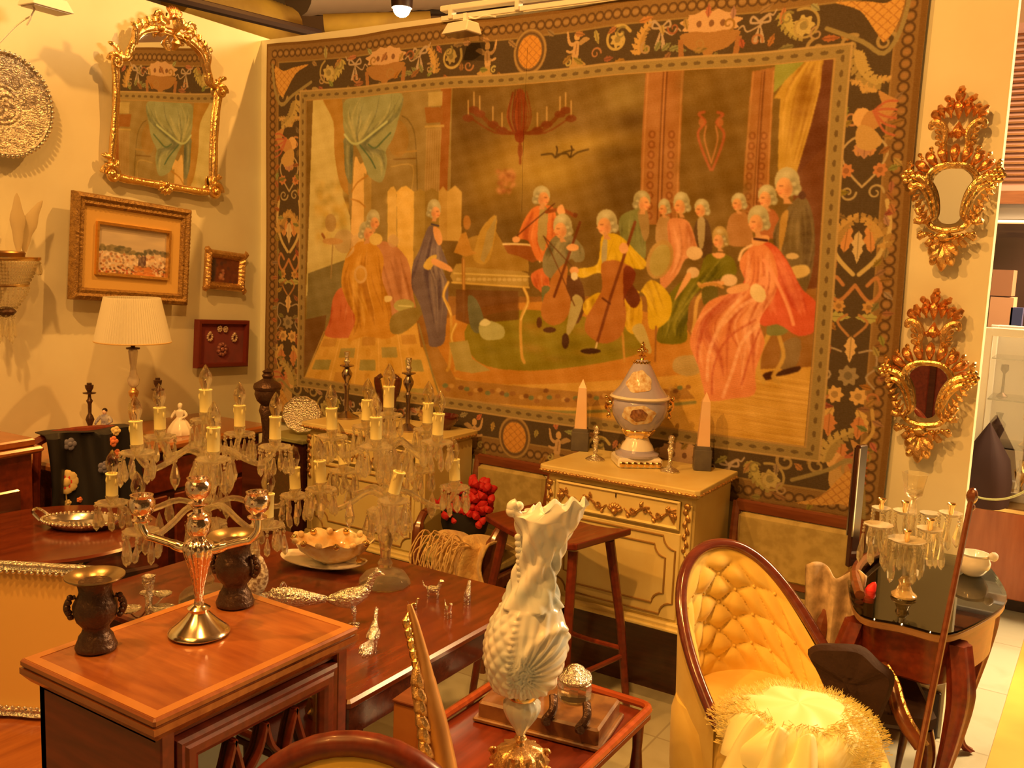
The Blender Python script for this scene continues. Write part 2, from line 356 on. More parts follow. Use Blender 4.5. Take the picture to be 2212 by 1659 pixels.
t = thing('counter', 'reddish brown veneered counter below the white framed vitrine', 'counter', ((c0[0]+c1[0]+.5)/2, cy0+.3, 0))
wc = abs(c1[0]-c0[0])+.5; hc = PY(2130, 1098, cy0)[2]
MB().box((0, 0, hc/2+.04), (wc, .55, hc-.08), 0, .006).build('body', wood('flame_veneer', (176, 86, 34), (140, 56, 18), scale=3, axis=2), t, False)
MB().box((0, 0, hc+.005), (wc+.04, .6, .03), 0, .006).build('top', M['brass'], t, False)
MB().box((0, .03, .04), (wc-.05, .45, .08)).build('plinth', M['dark'], t, False)
# vitrine
vy = cy0+.17; v0 = PY(2128, 706, vy); v1 = PY(2104, 1085, vy); zt = v0[2]; zb = hc+.02
t = thing('display_vitrine', 'white framed glass vitrine of small objects on the counter', 'vitrine', (v0[0], vy, zb))
hh = zt-zb; wv = .95
M['vit'] = mat('white_lacquer', alb((255, 226, 160)), .4)
for x in (.02, wv-.02):
    for y in (.0, .34): MB().box((x, y, hh/2), (.042, .042, hh), 0, .004).build('post', M['vit'], t, False)
for z in (.022, hh-.022):
    MB().box((wv/2, 0, z), (wv, .04, .044), 0, .004).build('rail', M['vit'], t, False); MB().box((wv/2, .34, z), (wv, .04, .044), 0, .004).build('rail', M['vit'], t, False)
for z in (.3, .58, .82): MB().box((wv/2, .17, z*hh), (wv-.09, .3, .008)).build('glass_shelf', M['pane'], t, False)
MB().box((wv/2, 0, hh/2), (wv-.08, .006, hh-.09)).build('glass_front', M['pane'], t, False)
MB().box((wv/2, .36, hh/2), (wv, .01, hh)).build('back_panel', mat('pale_back', alb((196, 160, 104)), .6), t, False)
k = 0
for z, kinds in ((.3, 'vcv'), (.58, 'cvb'), (.03, 'bvc')):
    for i, kd in enumerate(kinds):
        q = (v0[0]+.1+i*.13, vy+.17, zb+z*hh+.006)
        pr = {'v': [(.02, 0), (.012, .02), (.03, .07), (.035, .1), (.012, .13), (.02, .16)], 'c': [(.03, 0), (.008, .02), (.006, .12), (.02, .14), (.018, .17)], 'b': [(.02, 0), (.01, .02), (.05, .06), (.055, .075), (.05, .075)]}[kd]
        o = MB().lathe([(r, h) for r, h in pr], 16).build({'v': 'vase', 'c': 'candlestick', 'b': 'bowl'}[kd], [M['bronze'], M['brass'], M['silver']][k % 3])
        o.location = q; k += 1
        tag(o, '%s %s on the %s shelf of the vitrine, %s from its left post' % (['dark bronze', 'small brass', 'small silver'][(k-1) % 3], {'v': 'vase', 'c': 'candlestick', 'b': 'footed bowl'}[kd], {.3: 'lower', .58: 'middle', .03: 'bottom'}[z], ['first', 'second', 'third'][i]), {'v': 'vase', 'c': 'candlestick', 'b': 'bowl'}[kd])
# dark peaked cloth in front of the vitrine
q = PY(2128, 1068, cy0-.02); 
t = MB().lathe([(.12, 0), (.125, .12), (.105, .24), (.055, .33), (.004, .42)], 24, fn=lambda a, h: 1+.06*math.sin(5*a)).build('peaked_shade', mat('dark_plum_cloth', (.045, .02, .03, 1), .8))
t.location = (PY(2130, 1000, cy0+.02)[0], cy0+.0, hc+.02)
tag(t, 'dark plum peaked cloth cover standing on the counter before the vitrine', 'cloth cover')
# ------------------------------------------------------------------ the tapestry: a woven picture on its own cloth
TX0, TX1, TZ0, TZ1 = -3.885, -.608, .765, 2.79
NX, NZ = 1250, 772
cv = np.zeros((NZ, NX, 3)); SX = (NX-1)/(TX1-TX0); SZ = (NZ-1)/(TZ1-TZ0)
def pc(x, y): q = PY(x, y, D-.02); return ((q[0]-TX0)*SX, (TZ1-q[2])*SZ)        # photo point -> canvas cell (row 0 on top)
def mc(x, z): return ((x-TX0)*SX, (TZ1-z)*SZ)
def win(P, pad=2):
    a = np.array(P); x0, y0 = np.floor(a.min(0)-pad).astype(int); x1, y1 = np.ceil(a.max(0)+pad).astype(int)
    return max(x0, 0), max(y0, 0), min(x1, NX), min(y1, NZ)
def mask(P, w):
    x0, y0, x1, y1 = w; X, Y = np.meshgrid(np.arange(x0, x1)+.01, np.arange(y0, y1)+.01); m = np.zeros(X.shape, bool)
    n = len(P)
    for i in range(n):
        ax, ay = P[i]; bx, by = P[(i+1) % n]
        if ay == by: continue
        c = ((ay > Y) != (by > Y)) & (X < (bx-ax)*(Y-ay)/(by-ay)+ax); m ^= c
    return m
def fillc(P, col, a=1.):
    w = win(P)
    if w[2] <= w[0] or w[3] <= w[1]: return None
    m = mask(P, w); r = cv[w[1]:w[3], w[0]:w[2]]; r[m] = r[m]*(1-a)+np.array(col)*a; return w, m
def strokec(P, wd, col, a=1., clip=None):
    col = np.array(col, float); wds = wd if hasattr(wd, '__len__') else [wd]*len(P)
    for i in range(len(P)-1):
        A = np.array(P[i]); B = np.array(P[i+1]); w0, w1 = wds[i], wds[i+1]; x0, y0, x1, y1 = win([A, B], max(w0, w1)/2+1.5)
        if x1 <= x0 or y1 <= y0: continue
        X, Y = np.meshgrid(np.arange(x0, x1), np.arange(y0, y1)); v = B-A; l = max(v@v, 1e-6)
        t = np.clip(((X-A[0])*v[0]+(Y-A[1])*v[1])/l, 0, 1); dd = np.hypot(X-A[0]-t*v[0], Y-A[1]-t*v[1])
        al = np.clip((w0+(w1-w0)*t)/2-dd+.5, 0, 1)*a
        if clip is not None: al = al*clip[y0:y1, x0:x1]
        r = cv[y0:y1, x0:x1]; r[:] = r*(1-al[..., None])+col*al[..., None]
def PC(pts, sm=True, n=4): q = [pc(*p) for p in pts]; return cr(q, n, True) if sm else q
def poly(pts, col, a=1., sm=True): return fillc(PC(pts, sm), col, a)
def line(pts, w, col, a=1., sm=True):
    q = [pc(*p) for p in pts]; q = cr(q, 4) if sm and len(q) > 2 else q; strokec(q, w, col, a)
def ell(x, y, rx, ry, col, a=1., rot=0, n=20):
    c, s = math.cos(rot), math.sin(rot)
    return poly([(x+rx*math.cos(t)*c-ry*math.sin(t)*s, y+rx*math.cos(t)*s+ry*math.sin(t)*c) for t in np.arange(n)*2*PI/n], col, a, False)
def soft(x, y, rx, ry, col, a=.6):
    cx, cy_ = pc(x, y); ex = abs(pc(x+rx, y)[0]-cx); ey = abs(pc(x, y+ry)[1]-cy_); x0, y0, x1, y1 = win([(cx-2*ex, cy_-2*ey), (cx+2*ex, cy_+2*ey)])
    X, Y = np.meshgrid(np.arange(x0, x1), np.arange(y0, y1)); al = np.exp(-(((X-cx)/ex)**2+((Y-cy_)/ey)**2))*a
    r = cv[y0:y1, x0:x1]; r[:] = r*(1-al[..., None])+np.array(col, float)*al[..., None]
def drape(pts, col, dk, lt, flow, n=14, w=3.4, sm=True):
    """a cloth patch with folds that follow the flow lines"""
    wm = poly(pts, col, 1, sm)
    if wm is None: return
    w_, m = wm; clip = np.zeros((NZ, NX)); clip[w_[1]:w_[3], w_[0]:w_[2]] = m
    cen = np.array([[(a_[0]+b_[0])/2, (a_[1]+b_[1])/2] for a_, b_ in flow])
    for k in range(n):
        f = min(.98, max(.02, rng.random() if k > 3 else [.04, .96, .3, .65][k])); c = dk if (k % 2 or k < 2) else lt; P = []; ph = rng.random()*6; am = .05+.08*rng.random()
        for q_, (a_, b_) in enumerate(flow): g_ = f+am*math.sin(ph+q_*1.7); P.append((a_[0]+(b_[0]-a_[0])*g_+rng.normal()*1.2, a_[1]+(b_[1]-a_[1])*g_+rng.normal()*1.2))
        q = cr([pc(*p_) for p_ in P], 5); i0 = int(rng.random()*.35*len(q)); i1 = int(len(q)*(.65+.35*rng.random())); q = q[i0:i1]
        if len(q) < 3: continue
        ww = w*(.5+2.2*rng.random()**2); wd__ = [ww*(.15+.85*math.sin(PI*i/(len(q)-1))) for i in range(len(q))]
        strokec(q, [v_*2.2 for v_ in wd__], c, .16, clip); strokec(q, wd__, c, .22+.25*rng.random(), clip)
# grounds
cv[:] = (134, 94, 42)
def rectm(x0, x1, z0, z1, col): a = mc(x0, z1); b = mc(x1, z0); cv[max(0, int(a[1])):int(b[1]), max(0, int(a[0])):int(b[0])] = col
OB = .10; DK = (84, 62, 32)
rectm(TX0+OB*.9, TX1-OB, TZ0+OB, TZ1-OB, DK)
IX0, IX1, IZ0, IZ1 = -3.64, -.855, .978, 2.537
OL = (150, 118, 58)
# outer egg pattern
def ring(x, z, r, col, w=2.): strokec([mc(x+r*math.cos(t), z+r*math.sin(t)) for t in np.linspace(0, 2*PI, 14)], w, col)
for k in range(78):
    x = TX0+.06+k*(TX1-TX0-.12)/77
    for z in (TZ1-.055, TZ0+.055):
        ring(x, z, .019, (92, 62, 28), 2.4); strokec([mc(x-.004, z), mc(x+.004, z)], 7, (160, 116, 58), .8)
for k in range(46):
    z = TZ0+.1+k*(TZ1-TZ0-.2)/45
    for x in (TX0+.05, TX1-.055):
        ring(x, z, .019, (88, 58, 26), 2.4); strokec([mc(x-.003, z), mc(x+.003, z)], 7, (156, 106, 50), .8)
for (x0, x1, z0, z1) in ((TX0, TX1, TZ1-.016, TZ1), (TX0, TX1, TZ0, TZ0+.016), (TX0, TX0+.012, TZ0, TZ1), (TX1-.02, TX1, TZ0, TZ1)): rectm(x0, x1, z0, z1, (118, 78, 30))
for z in (TZ1-OB, TZ0+OB): strokec([mc(TX0+.09, z), mc(TX1-.1, z)], 2.5, (150, 112, 52))
for x in (TX0+.09, TX1-OB): strokec([mc(x, TZ0+.1), mc(x, TZ1-.1)], 2.5, (150, 108, 50))
# border ornament in metres
GO = [(188, 136, 62), (176, 122, 48), (196, 126, 66), (160, 132, 62), (196, 148, 84), (180, 104, 54)]
def st(pts, w, col, a=1.): strokec([mc(*p) for p in cr(pts, 4)], w, col, a)
def leaf(x, z, ang, L, wd_, col, vein=True):
    P = []
    for t in np.linspace(0, 1, 9): P.append((t*L, wd_*math.sin(PI*t**.75)*(1+.25*math.sin(t*22))))
    P += [(p[0], -p[1]) for p in P[::-1]]; c, s = math.cos(ang), math.sin(ang)
    fillc([mc(x+p[0]*c-p[1]*s, z+p[0]*s+p[1]*c) for p in P], col)
    if vein: strokec([mc(x, z), mc(x+L*.85*c, z+L*.85*s)], 1.2, tuple(q*.72 for q in col))
def acan(x, z, ang, L, col, curl=1):
    for k in range(7):
        t = k/6; a2 = ang+curl*t*1.5; px_ = x+L*t*math.cos(ang+curl*t*.6); pz_ = z+L*t*math.sin(ang+curl*t*.6)
        leaf(px_, pz_, a2+.9, L*.36*(1-t*.5), L*.08, col, False); leaf(px_, pz_, a2-.9, L*.36*(1-t*.5), L*.08, tuple(q*.88 for q in col), False)
    st([(x+L*t*math.cos(ang+curl*t*.6), z+L*t*math.sin(ang+curl*t*.6)) for t in np.linspace(0, 1, 5)], 4, col)
def spiral(x, z, r, a0, turns, col, w=3.5, d=1):
    P = [(x+r*(1-.8*t)*math.cos(a0+d*t*turns*2*PI), z+r*(1-.8*t)*math.sin(a0+d*t*turns*2*PI)) for t in np.linspace(0, 1, 18)]
    q = [mc(*p) for p in cr(P, 3)]; strokec(q, [w*(1-.5*i/len(q)) for i in range(len(q))], col)
def rosette(x, z, r, col):
    fillc([mc(x+r*(1+.18*math.cos(7*t))*math.cos(t), z+r*(1+.18*math.cos(7*t))*math.sin(t)) for t in np.linspace(0, 2*PI, 36)], col)
    fillc([mc(x+r*.45*math.cos(t), z+r*.45*math.sin(t)) for t in np.linspace(0, 2*PI, 12)], tuple(q*.78 for q in col))
def putto(x, z, s, d, up=1):
    sk = (190, 140, 76); B = lambda P, c=sk: fillc([mc(x+d*p[0]*s, z+p[1]*s) for p in cr(P, 3, True)], c)
    B([(-.62, -.9), (-.2, -.62), (.1, -.35), (.28, -.2), (.25, -.75), (.42, -.95), (.1, -.98), (-.3, -.98)], (176, 130, 60))
    B([(-.08, -.5), (-.14, .0), (-.1, .3), (.1, .36), (.24, .2), (.2, -.2), (.28, -.45)]); B([(-.1, .4), (-.12, .66), (.04, .8), (.2, .66), (.16, .42)], (198, 146, 74))
    B([(.12, .25), (.4, .35), (.56, .85), (.66, .86), (.56, .3), (.3, .08)]); B([(-.1, .28), (-.44, .5), (-.74, .36), (-.5, .22), (-.2, .1)], (170, 126, 66))
    B([(.1, .0), (.35, -.12), (.6, -.05), (.62, -.16), (.35, -.26), (.1, -.2)])
    strokec([mc(x+d*.02*s, z+.2*s), mc(x+d*.06*s, z-.3*s)], 1.5, (140, 96, 48)); spiral(x+d*.5*s, z-.72*s, .2*s, 1, 1, (176, 146, 70), 3, d)
def lattice(P, col, ln=(150, 92, 36)):
    wm = fillc([mc(*p) for p in P], col); w_, m = wm; X, Y = np.meshgrid(np.arange(w_[0], w_[2]), np.arange(w_[1], w_[3]))
    g = ((np.abs((X*.9+Y) % 13-6.5) < .8) | (np.abs((X*.9-Y) % 13-6.5) < .8)) & m; r = cv[w_[1]:w_[3], w_[0]:w_[2]]; r[g] = r[g]*.35+np.array(ln)*.65
def oval(x, z, rx, rz_):
    E_ = lambda k: [mc(x+rx*k*math.cos(t), z+rz_*k*math.sin(t)) for t in np.linspace(0, 2*PI, 30)]
    fillc(E_(1.42), (128, 92, 44)); strokec(E_(1.3), 3, (164, 122, 58)); strokec(E_(1.12), 2, (96, 66, 34))
    lattice([(x+rx*math.cos(t), z+rz_*math.sin(t)) for t in np.linspace(0, 2*PI, 30)], (200, 130, 46))
def bow(x, z, s, d=1):
    c = (176, 140, 92)
    for e in (-1, 1):
        st([(x, z), (x+e*.5*s, z+.42*s), (x+e*.62*s, z+.05*s), (x, z)], 3.2, c); fillc([mc(x+p[0]*s, z+p[1]*s) for p in [(0, 0), (e*.28, -.75), (e*.42, -1.25), (e*.12, -1.3), (e*.04, -.6)]], c)
    st([(x+.1*s, z-.1*s), (x+.8*s*d, z-.5*s), (x+1.1*s*d, z-.1*s), (x+1.4*s*d, z-.3*s)], 2.2, c)
    st([(x-.1*s, z+.1*s), (x-.5*s*d, z+.5*s), (x-.8*s*d, z+.4*s), (x-1.*s*d, z+.7*s)], 2.2, c)
def cartouche(x, z, s):
    P = [(x+s*(1+.1*math.sin(9*t))*1.05*math.cos(t), z+.38*s+s*.42*(1+.12*math.sin(11*t))*math.sin(t)) for t in np.linspace(0, 2*PI, 60)]
    fillc([mc(*p) for p in P], (198, 146, 84))
    for k in (-.4, .05, .45): fillc([mc(x+k*s+.1*s*math.cos(t), z+.36*s+.12*s*math.sin(t)) for t in np.linspace(0, 2*PI, 9)], (128, 84, 44))
    fillc([mc(x+p[0]*s, z+p[1]*s) for p in cr([(-1.1, .0), (-.6, .12), (0, .06), (.6, .12), (1.1, .02), (.7, -.45), (.2, -.6), (.12, -.85), (-.12, -.85), (-.2, -.6), (-.7, -.45)], 3, True)], (160, 108, 48))
    for e in (-1, 1): fillc([mc(x+p[0]*s, z+p[1]*s) for p in [(e*.95, -.1), (e*1.15, -.1), (e*1.05, -.95), (e*.85, -.95)]], (156, 100, 46))
for zc, sg in ((2.62, 1), (.88, -1)):                    # the long borders, the lower one in the same order
    xs0 = -2.235
    oval(xs0, zc+.005, .062, .072)
    for e in (-1, 1):
        putto(xs0+e*.235, zc, .082, -e); spiral(xs0+e*.43, zc+.01, .062, .5, 1.4, (184, 146, 68), 5, e); rosette(xs0+e*.43, zc+.01, .03, (188, 150, 72))
        acan(xs0+e*.53, zc-.055, PI/2+e*.3, .12, (190, 138, 62), -e); bow(xs0+e*.62, zc+.04, .062, e)
        for k in range(4): leaf(xs0+e*(.6+.03*k), zc-.05, PI*.5-e*(.5+.4*k), .05, .012, (134, 120, 62))
        cartouche(xs0+e*.83, zc, .115); bow(xs0+e*1.03, zc+.03, .06, -e); acan(xs0+e*1.12, zc+.06, -PI/2, .12, (176, 146, 66), e)
        rosette(xs0+e*1.2, zc, .036, (184, 150, 74)); spiral(xs0+e*1.2, zc, .066, 2, 1.3, (166, 132, 64), 4, -e)
        for k in range(26): leaf(xs0+e*(.12+.05*k), zc+(-.068 if k % 2 else .066)*(1+.1*rng.normal()), rng.random()*6.28, .04+.03*rng.random(), .012, tuple(q*(.75+.2*rng.random()) for q in GO[k % 6]))
        for k in range(9): spiral(xs0+e*(.33+.115*k), zc+(.035 if k % 2 else -.035), .026, k, 1.1, tuple(q*.85 for q in GO[(k+2) % 6]), 3, e)
for xc, wd_ in ((-3.715, .85), (-.778, 1.08)):            # side borders
    for z0, fl in ((2.3, 1),):
        for e in (-1, 1):
            w = wd_
            X = lambda q: xc+e*q*w
            st([(X(.0), 2.02), (X(.05), 2.08), (X(.075), 2.15), (X(.03), 2.2), (X(.0), 2.16)], 3, (178, 142, 82)); spiral(X(.045), 2.0, .03, 0, 1.2, (170, 136, 76), 3, e)
            rosette(X(.055), 2.08, .024, (186, 114, 56)); leaf(X(.02), 2.13, PI/2, .06, .018, (190, 128, 66))
            st([(X(.085), 1.97), (X(.1), 1.87), (X(.07), 1.77), (X(.01), 1.7)], 6, (190, 152, 78)); leaf(X(.045), 1.78, PI/2+.1*e, .13, .022, (196, 128, 60)); acan(X(.085), 1.8, PI/2, .13, (182, 134, 60), e)
            st([(X(.0), 1.66), (X(.05), 1.6), (X(.085), 1.64), (X(.07), 1.69), (X(.04), 1.66)], 5, (176, 112, 54)); rosette(X(.05), 1.58, .022, (186, 130, 58)); leaf(X(.09), 1.54, PI if e > 0 else 0, .09, .017, (168, 146, 66))
            st([(X(.01), 1.47), (X(.05), 1.52), (X(.02), 1.55)], 3.5, (172, 114, 54)); st([(X(.03), 1.41), (X(.08), 1.42), (X(.09), 1.36), (X(.06), 1.32), (X(.09), 1.28)], 2.6, (164, 132, 84))
            leaf(X(.04), 1.2, -PI/2+.5*e, .1, .02, (200, 150, 70)); rosette(X(.04), 1.245, .03, (204, 150, 72)); st([(X(.09), 1.2), (X(.1), 1.12), (X(.07), 1.06), (X(.08), 1.02)], 5, (186, 140, 64))
            leaf(X(.05), 1.17, -PI/2, .09, .026, (192, 118, 56)); spiral(X(.085), 1.24, .025, 0, 1, (170, 104, 50), 3, e)
            spiral(X(.05), 2.27, .035, 1, 1.2, (180, 120, 60), 3.4, e); acan(X(.02), 2.36, PI/2+e*.5, .09, (188, 140, 66), e)
    for k in range(34):
        for e in (-1, 1): leaf(xc+e*wd_*.095*(1-.15*(k % 2)), 1.0+k*.04, rng.random()*6.28, .045, .011, tuple(q*(.7+.2*rng.random()) for q in GO[k % 6]))
    leaf(xc, 1.86, -PI/2, .12, .02, (198, 158, 90)); leaf(xc, 1.47, -PI/2, .1, .02, (206, 156, 82)); rosette(xc, 1.32, .035, (150, 120, 70)); leaf(xc, 1.07, -PI/2, .08, .024, (190, 116, 56))
    leaf(xc, 2.2, -PI/2, .08, .03, (176, 120, 72))
    # sphinx figures
    for zz, up in ((2.27, 1), (.99, 1)):
        e = 1 if xc > -2 else -1
        fillc([mc(xc-e*.02+.032*math.cos(t), zz+.035*math.sin(t)) for t in np.linspace(0, 2*PI, 14)], (206, 150, 76))
        fillc([mc(xc+e*p[0], zz+p[1]) for p in cr([(-.02, -.03), (.02, -.05), (.08, .0), (.1, .05), (.07, .07), (.03, .09), (.05, .03), (.0, .02)], 3, True)], (180, 124, 58))
        fillc([mc(xc+e*p[0], zz+p[1]) for p in cr([(-.03, -.03), (.02, -.04), (.06, -.09), (.02, -.12), (-.03, -.1)], 3, True)], (186, 138, 66))
        for k in range(5): st([(xc+e*.02, zz+.02-.0*k), (xc+e*.06, zz+.05-.025*k), (xc+e*.1, zz+.05-.03*k)], 3, (176, 92, 50))
for (cx_, cz_, e, g) in ((-.79, 2.62, 1, 1), (-3.72, 2.6, -1, 1), (-.79, .87, 1, -1), (-3.72, .87, -1, -1)):   # corner shells
    P = [(cx_+e*p[0], cz_+g*p[1]) for p in cr([(-.14, .07), (-.05, .03), (.02, -.06), (.05, -.09), (.09, -.02), (.1, .07), (.04, .045), (-.03, .06)], 4, True)]
    for k in range(3): spiral(cx_+e*(.05-.12*k), cz_-g*.09, .04, k, 1.1, (160, 124, 62), 5, e)
    lattice(P, (198, 138, 56)); st([(cx_-e*.16, cz_-g*.02), (cx_-e*.03, cz_-g*.08), (cx_+e*.05, cz_-g*.13), (cx_+e*.1, cz_-g*.05), (cx_+e*.12, cz_+g*.08)], 6, (146, 118, 60))
    acan(cx_-e*.05, cz_-g*.11, -g*PI/2, .15, (178, 140, 66), e*g)
# inner band
for k, (x0, x1, z0, z1) in enumerate(((IX0, IX1, IZ1-.05, IZ1), (IX0, IX1, IZ0, IZ0+.05), (IX0, IX0+.045, IZ0, IZ1), (IX1-.055, IX1, IZ0, IZ1))): rectm(x0, x1, z0, z1, OL)
for k in range(50):
    x = IX0+.04+k*(IX1-IX0-.08)/49
    for z in (IZ1-.025, IZ0+.025): fillc([mc(x+.016*math.cos(t), z+.008*math.sin(t)) for t in np.linspace(0, 2*PI, 9)], (108, 82, 40))
for k in range(28):
    z = IZ0+.05+k*(IZ1-IZ0-.1)/27
    for x in (IX0+.022, IX1-.028): fillc([mc(x+.007*math.cos(t), z+.014*math.sin(t)) for t in np.linspace(0, 2*PI, 9)], (108, 80, 38))
def frame(x0, x1, z0, z1, w, col): strokec([mc(x0, z0), mc(x1, z0), mc(x1, z1), mc(x0, z1), mc(x0, z0)], w, col)
frame(IX0, IX1, IZ0, IZ1, 3, (178, 136, 70)); frame(IX0+.048, IX1-.056, IZ0+.05, IZ1-.05, 3, (174, 128, 60))
# ------------------------------------------------------------------ the picture itself
PXa, PXb, PZa, PZb = IX0+.05, IX1-.058, IZ0+.052, IZ1-.052
keep = cv.copy()
rectm(PXa, PXb, PZa, PZb, (126, 92, 38))
for k in range(500):                                       # mottled dark park
    x = 960+rng.random()*860; y = 150+rng.random()*420; g = rng.normal()*8; soft(x, y, 12+30*rng.random(), 8+18*rng.random(), (118+g, 86+g*.8, 34+g*.4), .35)
for x, y, rx, ry, c, a in ((1180, 370, 120, 50, (178, 138, 56), .9), (1260, 310, 80, 26, (182, 142, 58), .8), (1110, 330, 50, 60, (170, 128, 52), .7), (1350, 215, 60, 45, (156, 126, 62), .8), (1240, 250, 120, 40, (140, 106, 50), .6), (1050, 400, 40, 60, (160, 120, 44), .5), (1180, 440, 100, 30, (150, 112, 46), .6),
                           (1370, 260, 40, 22, (96, 66, 24), .8), (1340, 330, 50, 20, (104, 74, 26), .7), (1340, 400, 60, 40, (98, 68, 22), .8), (1010, 250, 60, 60, (112, 80, 36), .7), (1090, 560, 160, 60, (104, 74, 26), .6), (1380, 460, 50, 50, (92, 64, 22), .7)): soft(x, y, rx, ry, c, a)
# left garden and architecture
poly([(678, 212), (720, 208), (735, 300), (740, 420), (760, 480), (745, 620), (660, 640)], (196, 166, 90), 1, False)
for k in range(90): soft(680+rng.random()*70, 380+rng.random()*150, 7, 9, [(196, 152, 62), (168, 138, 64), (206, 170, 92)][k % 3], .6)
poly([(700, 208), (745, 205), (750, 380), (758, 420), (736, 400), (724, 330), (722, 260)], (170, 122, 48))
poly([(740, 205), (980, 188), (972, 480), (940, 520), (760, 560)], (150, 118, 58), 1, False)
poly([(955, 190), (978, 188), (966, 430), (950, 430)], (150, 92, 36), 1, False); poly([(922, 278), (956, 276), (948, 440), (916, 440)], (164, 126, 62), 1, False)
for k in range(6): line([(926+5*k, 282), (920+5*k, 438)], 1.3, (140, 100, 46), .8, False)
poly([(926, 200), (958, 198), (957, 228), (926, 230)], (176, 142, 72), 1, False); line([(920, 274), (960, 272)], 4, (180, 140, 66)); poly([(918, 232), (960, 232), (958, 264), (922, 266)], (152, 98, 40), 1, False)
line([(870, 250), (885, 262), (898, 300), (902, 420)], 2, (118, 92, 44)); line([(858, 330), (900, 326)], 3, (166, 124, 54)); line([(852, 344), (900, 342)], 2, (120, 84, 36)); line([(846, 360), (892, 358), (888, 420)], 2, (176, 138, 66))
ell(862, 300, 22, 40, (160, 116, 50), .6)
# column
poly([(764, 354), (778, 352), (792, 370), (786, 600), (756, 602)], (214, 164, 84)); poly([(786, 372), (803, 380), (800, 560), (784, 580)], (170, 132, 62), 1, False)
line([(759, 412), (772, 392), (794, 378)], 3, (176, 122, 48)); line([(757, 428), (775, 434), (788, 446)], 3, (176, 122, 48)); line([(757, 560), (790, 545)], 2, (176, 122, 48))
# blue curtain
drape([(748, 212), (800, 204), (870, 202), (862, 260), (850, 300), (836, 324), (838, 352), (826, 392), (800, 382), (790, 362), (778, 330), (764, 306), (746, 286), (742, 250)], (150, 138, 80), (108, 102, 64), (182, 162, 94),
      [((752, 205), (868, 200)), ((748, 250), (860, 250)), ((768, 300), (790, 310)), ((790, 330), (835, 330)), ((810, 390), (838, 380))], 22, 4)
drape([(744, 296), (762, 308), (762, 340), (758, 396), (746, 372), (744, 330)], (128, 118, 72), (92, 88, 58), (158, 142, 84), [((745, 296), (762, 305)), ((745, 340), (762, 345)), ((748, 390), (760, 392))], 6, 3)
line([(745, 288), (760, 306), (776, 306), (800, 290), (838, 262)], 4.5, (184, 174, 104)); line([(796, 310), (812, 318), (832, 300), (846, 286)], 3, (92, 100, 58)); line([(778, 312), (800, 340), (812, 362)], 3, (90, 100, 60))
# back wall of the salon on the left, dark
poly([(660, 640), (745, 600), (800, 540), (900, 520), (960, 540), (960, 720), (660, 740)], (140, 112, 52), 1, False)
poly([(665, 590), (745, 560), (740, 640), (700, 700), (662, 710)], (132, 110, 58), 1, False); poly([(660, 690), (705, 680), (700, 720), (664, 790), (655, 800)], (120, 82, 36), 1, False)
# folding screen
for pts, c in (([(838, 414), (846, 404), (852, 402), (858, 414), (856, 600), (838, 580)], (206, 160, 74)), ([(858, 414), (868, 404), (878, 401), (895, 414), (892, 610), (860, 610)], (212, 162, 70)), ([(895, 414), (908, 408), (918, 414), (918, 600), (893, 600)], (160, 124, 52)),
               ([(918, 414), (934, 406), (948, 416), (948, 600), (918, 600)], (146, 112, 46)), ([(948, 414), (958, 402), (967, 414), (966, 520), (948, 520)], (180, 136, 60)), ([(967, 414), (984, 400), (998, 414), (996, 520), (966, 520)], (190, 146, 66))): poly(pts, c, 1, False)
for k in range(30): soft(840+rng.random()*50, 420+rng.random()*120, 7, 7, (222, 176, 90), .4)
# chandelier
for k in range(40): a = rng.normal(); line([(1125+a*10, 190+rng.random()*20), (1125+a*16, 250), (1125+a*6, 290)], 2.5, [(128, 62, 24), (148, 74, 28), (104, 48, 20)][k % 3], .7)
for e in (-1, 1):
    for k, (dx, y) in enumerate(((60, 262), (88, 240), (100, 232), (40, 275), (112, 250))):
        line([(1125, 285), (1125+e*dx*.5, 280+k), (1125+e*dx, y)], 3, (124, 66, 26), .8); line([(1125+e*dx, y-2), (1125+e*dx, y-34)], 2.6, (196, 150, 80), .85, False); ell(1125+e*dx, y+4, 12, 8, (120, 62, 26), .8)
line([(1125, 160+30), (1125, 350)], 5, (132, 66, 26), .8); ell(1125, 292, 12, 14, (126, 54, 22), .8); ell(1125, 322, 6, 16, (132, 70, 28), .8)
for k in range(50): soft(1075+rng.random()*36, 365+rng.random()*50, 5, 5, [(182, 120, 60), (150, 92, 44), (196, 134, 74)][k % 3], .7)
for bx in (1203, 1235): line([(bx-30, 332), (bx-8, 330), (bx, 338), (bx+16, 328), (bx+40, 322)], 3, (98, 72, 30)); line([(bx, 338), (bx+4, 322), (bx+2, 314)], 2.5, (88, 62, 26))
# pilasters
for (a_, b_, c_, d_) in ((1398, 1482, 1380, 1466), (1628, 1678, 1600, 1660)):
    poly([(a_, 150), (b_, 140), (d_, 485), (c_, 485)], (160, 104, 48), 1, False); m_ = (a_+b_)/2; n_ = (c_+d_)/2
    for f, col in ((.06, (182, 124, 60)), (.46, (116, 70, 30)), (.5, (176, 116, 56)), (.55, (112, 66, 28)), (.95, (184, 126, 62))): line([(a_+(b_-a_)*f, 150), (c_+(d_-c_)*f, 485)], 2.4, col, .9, False)
    for k in range(9):
        for f in (.25, .76):
            y = 290+k*22; x = a_+(b_-a_)*f+(c_-a_)*(y-150)/335
            ell(x, y, 8, 9, (132, 78, 34), .8); ell(x, y, 4, 5, (174, 112, 54), .8)
poly([(1482, 140), (1628, 140), (1600, 485), (1466, 485)], (122, 88, 34), 1, False)
for k in range(60): soft(1475+rng.random()*140, 150+rng.random()*330, 18, 16, [(112, 80, 30), (134, 98, 40)][k % 2], .4)
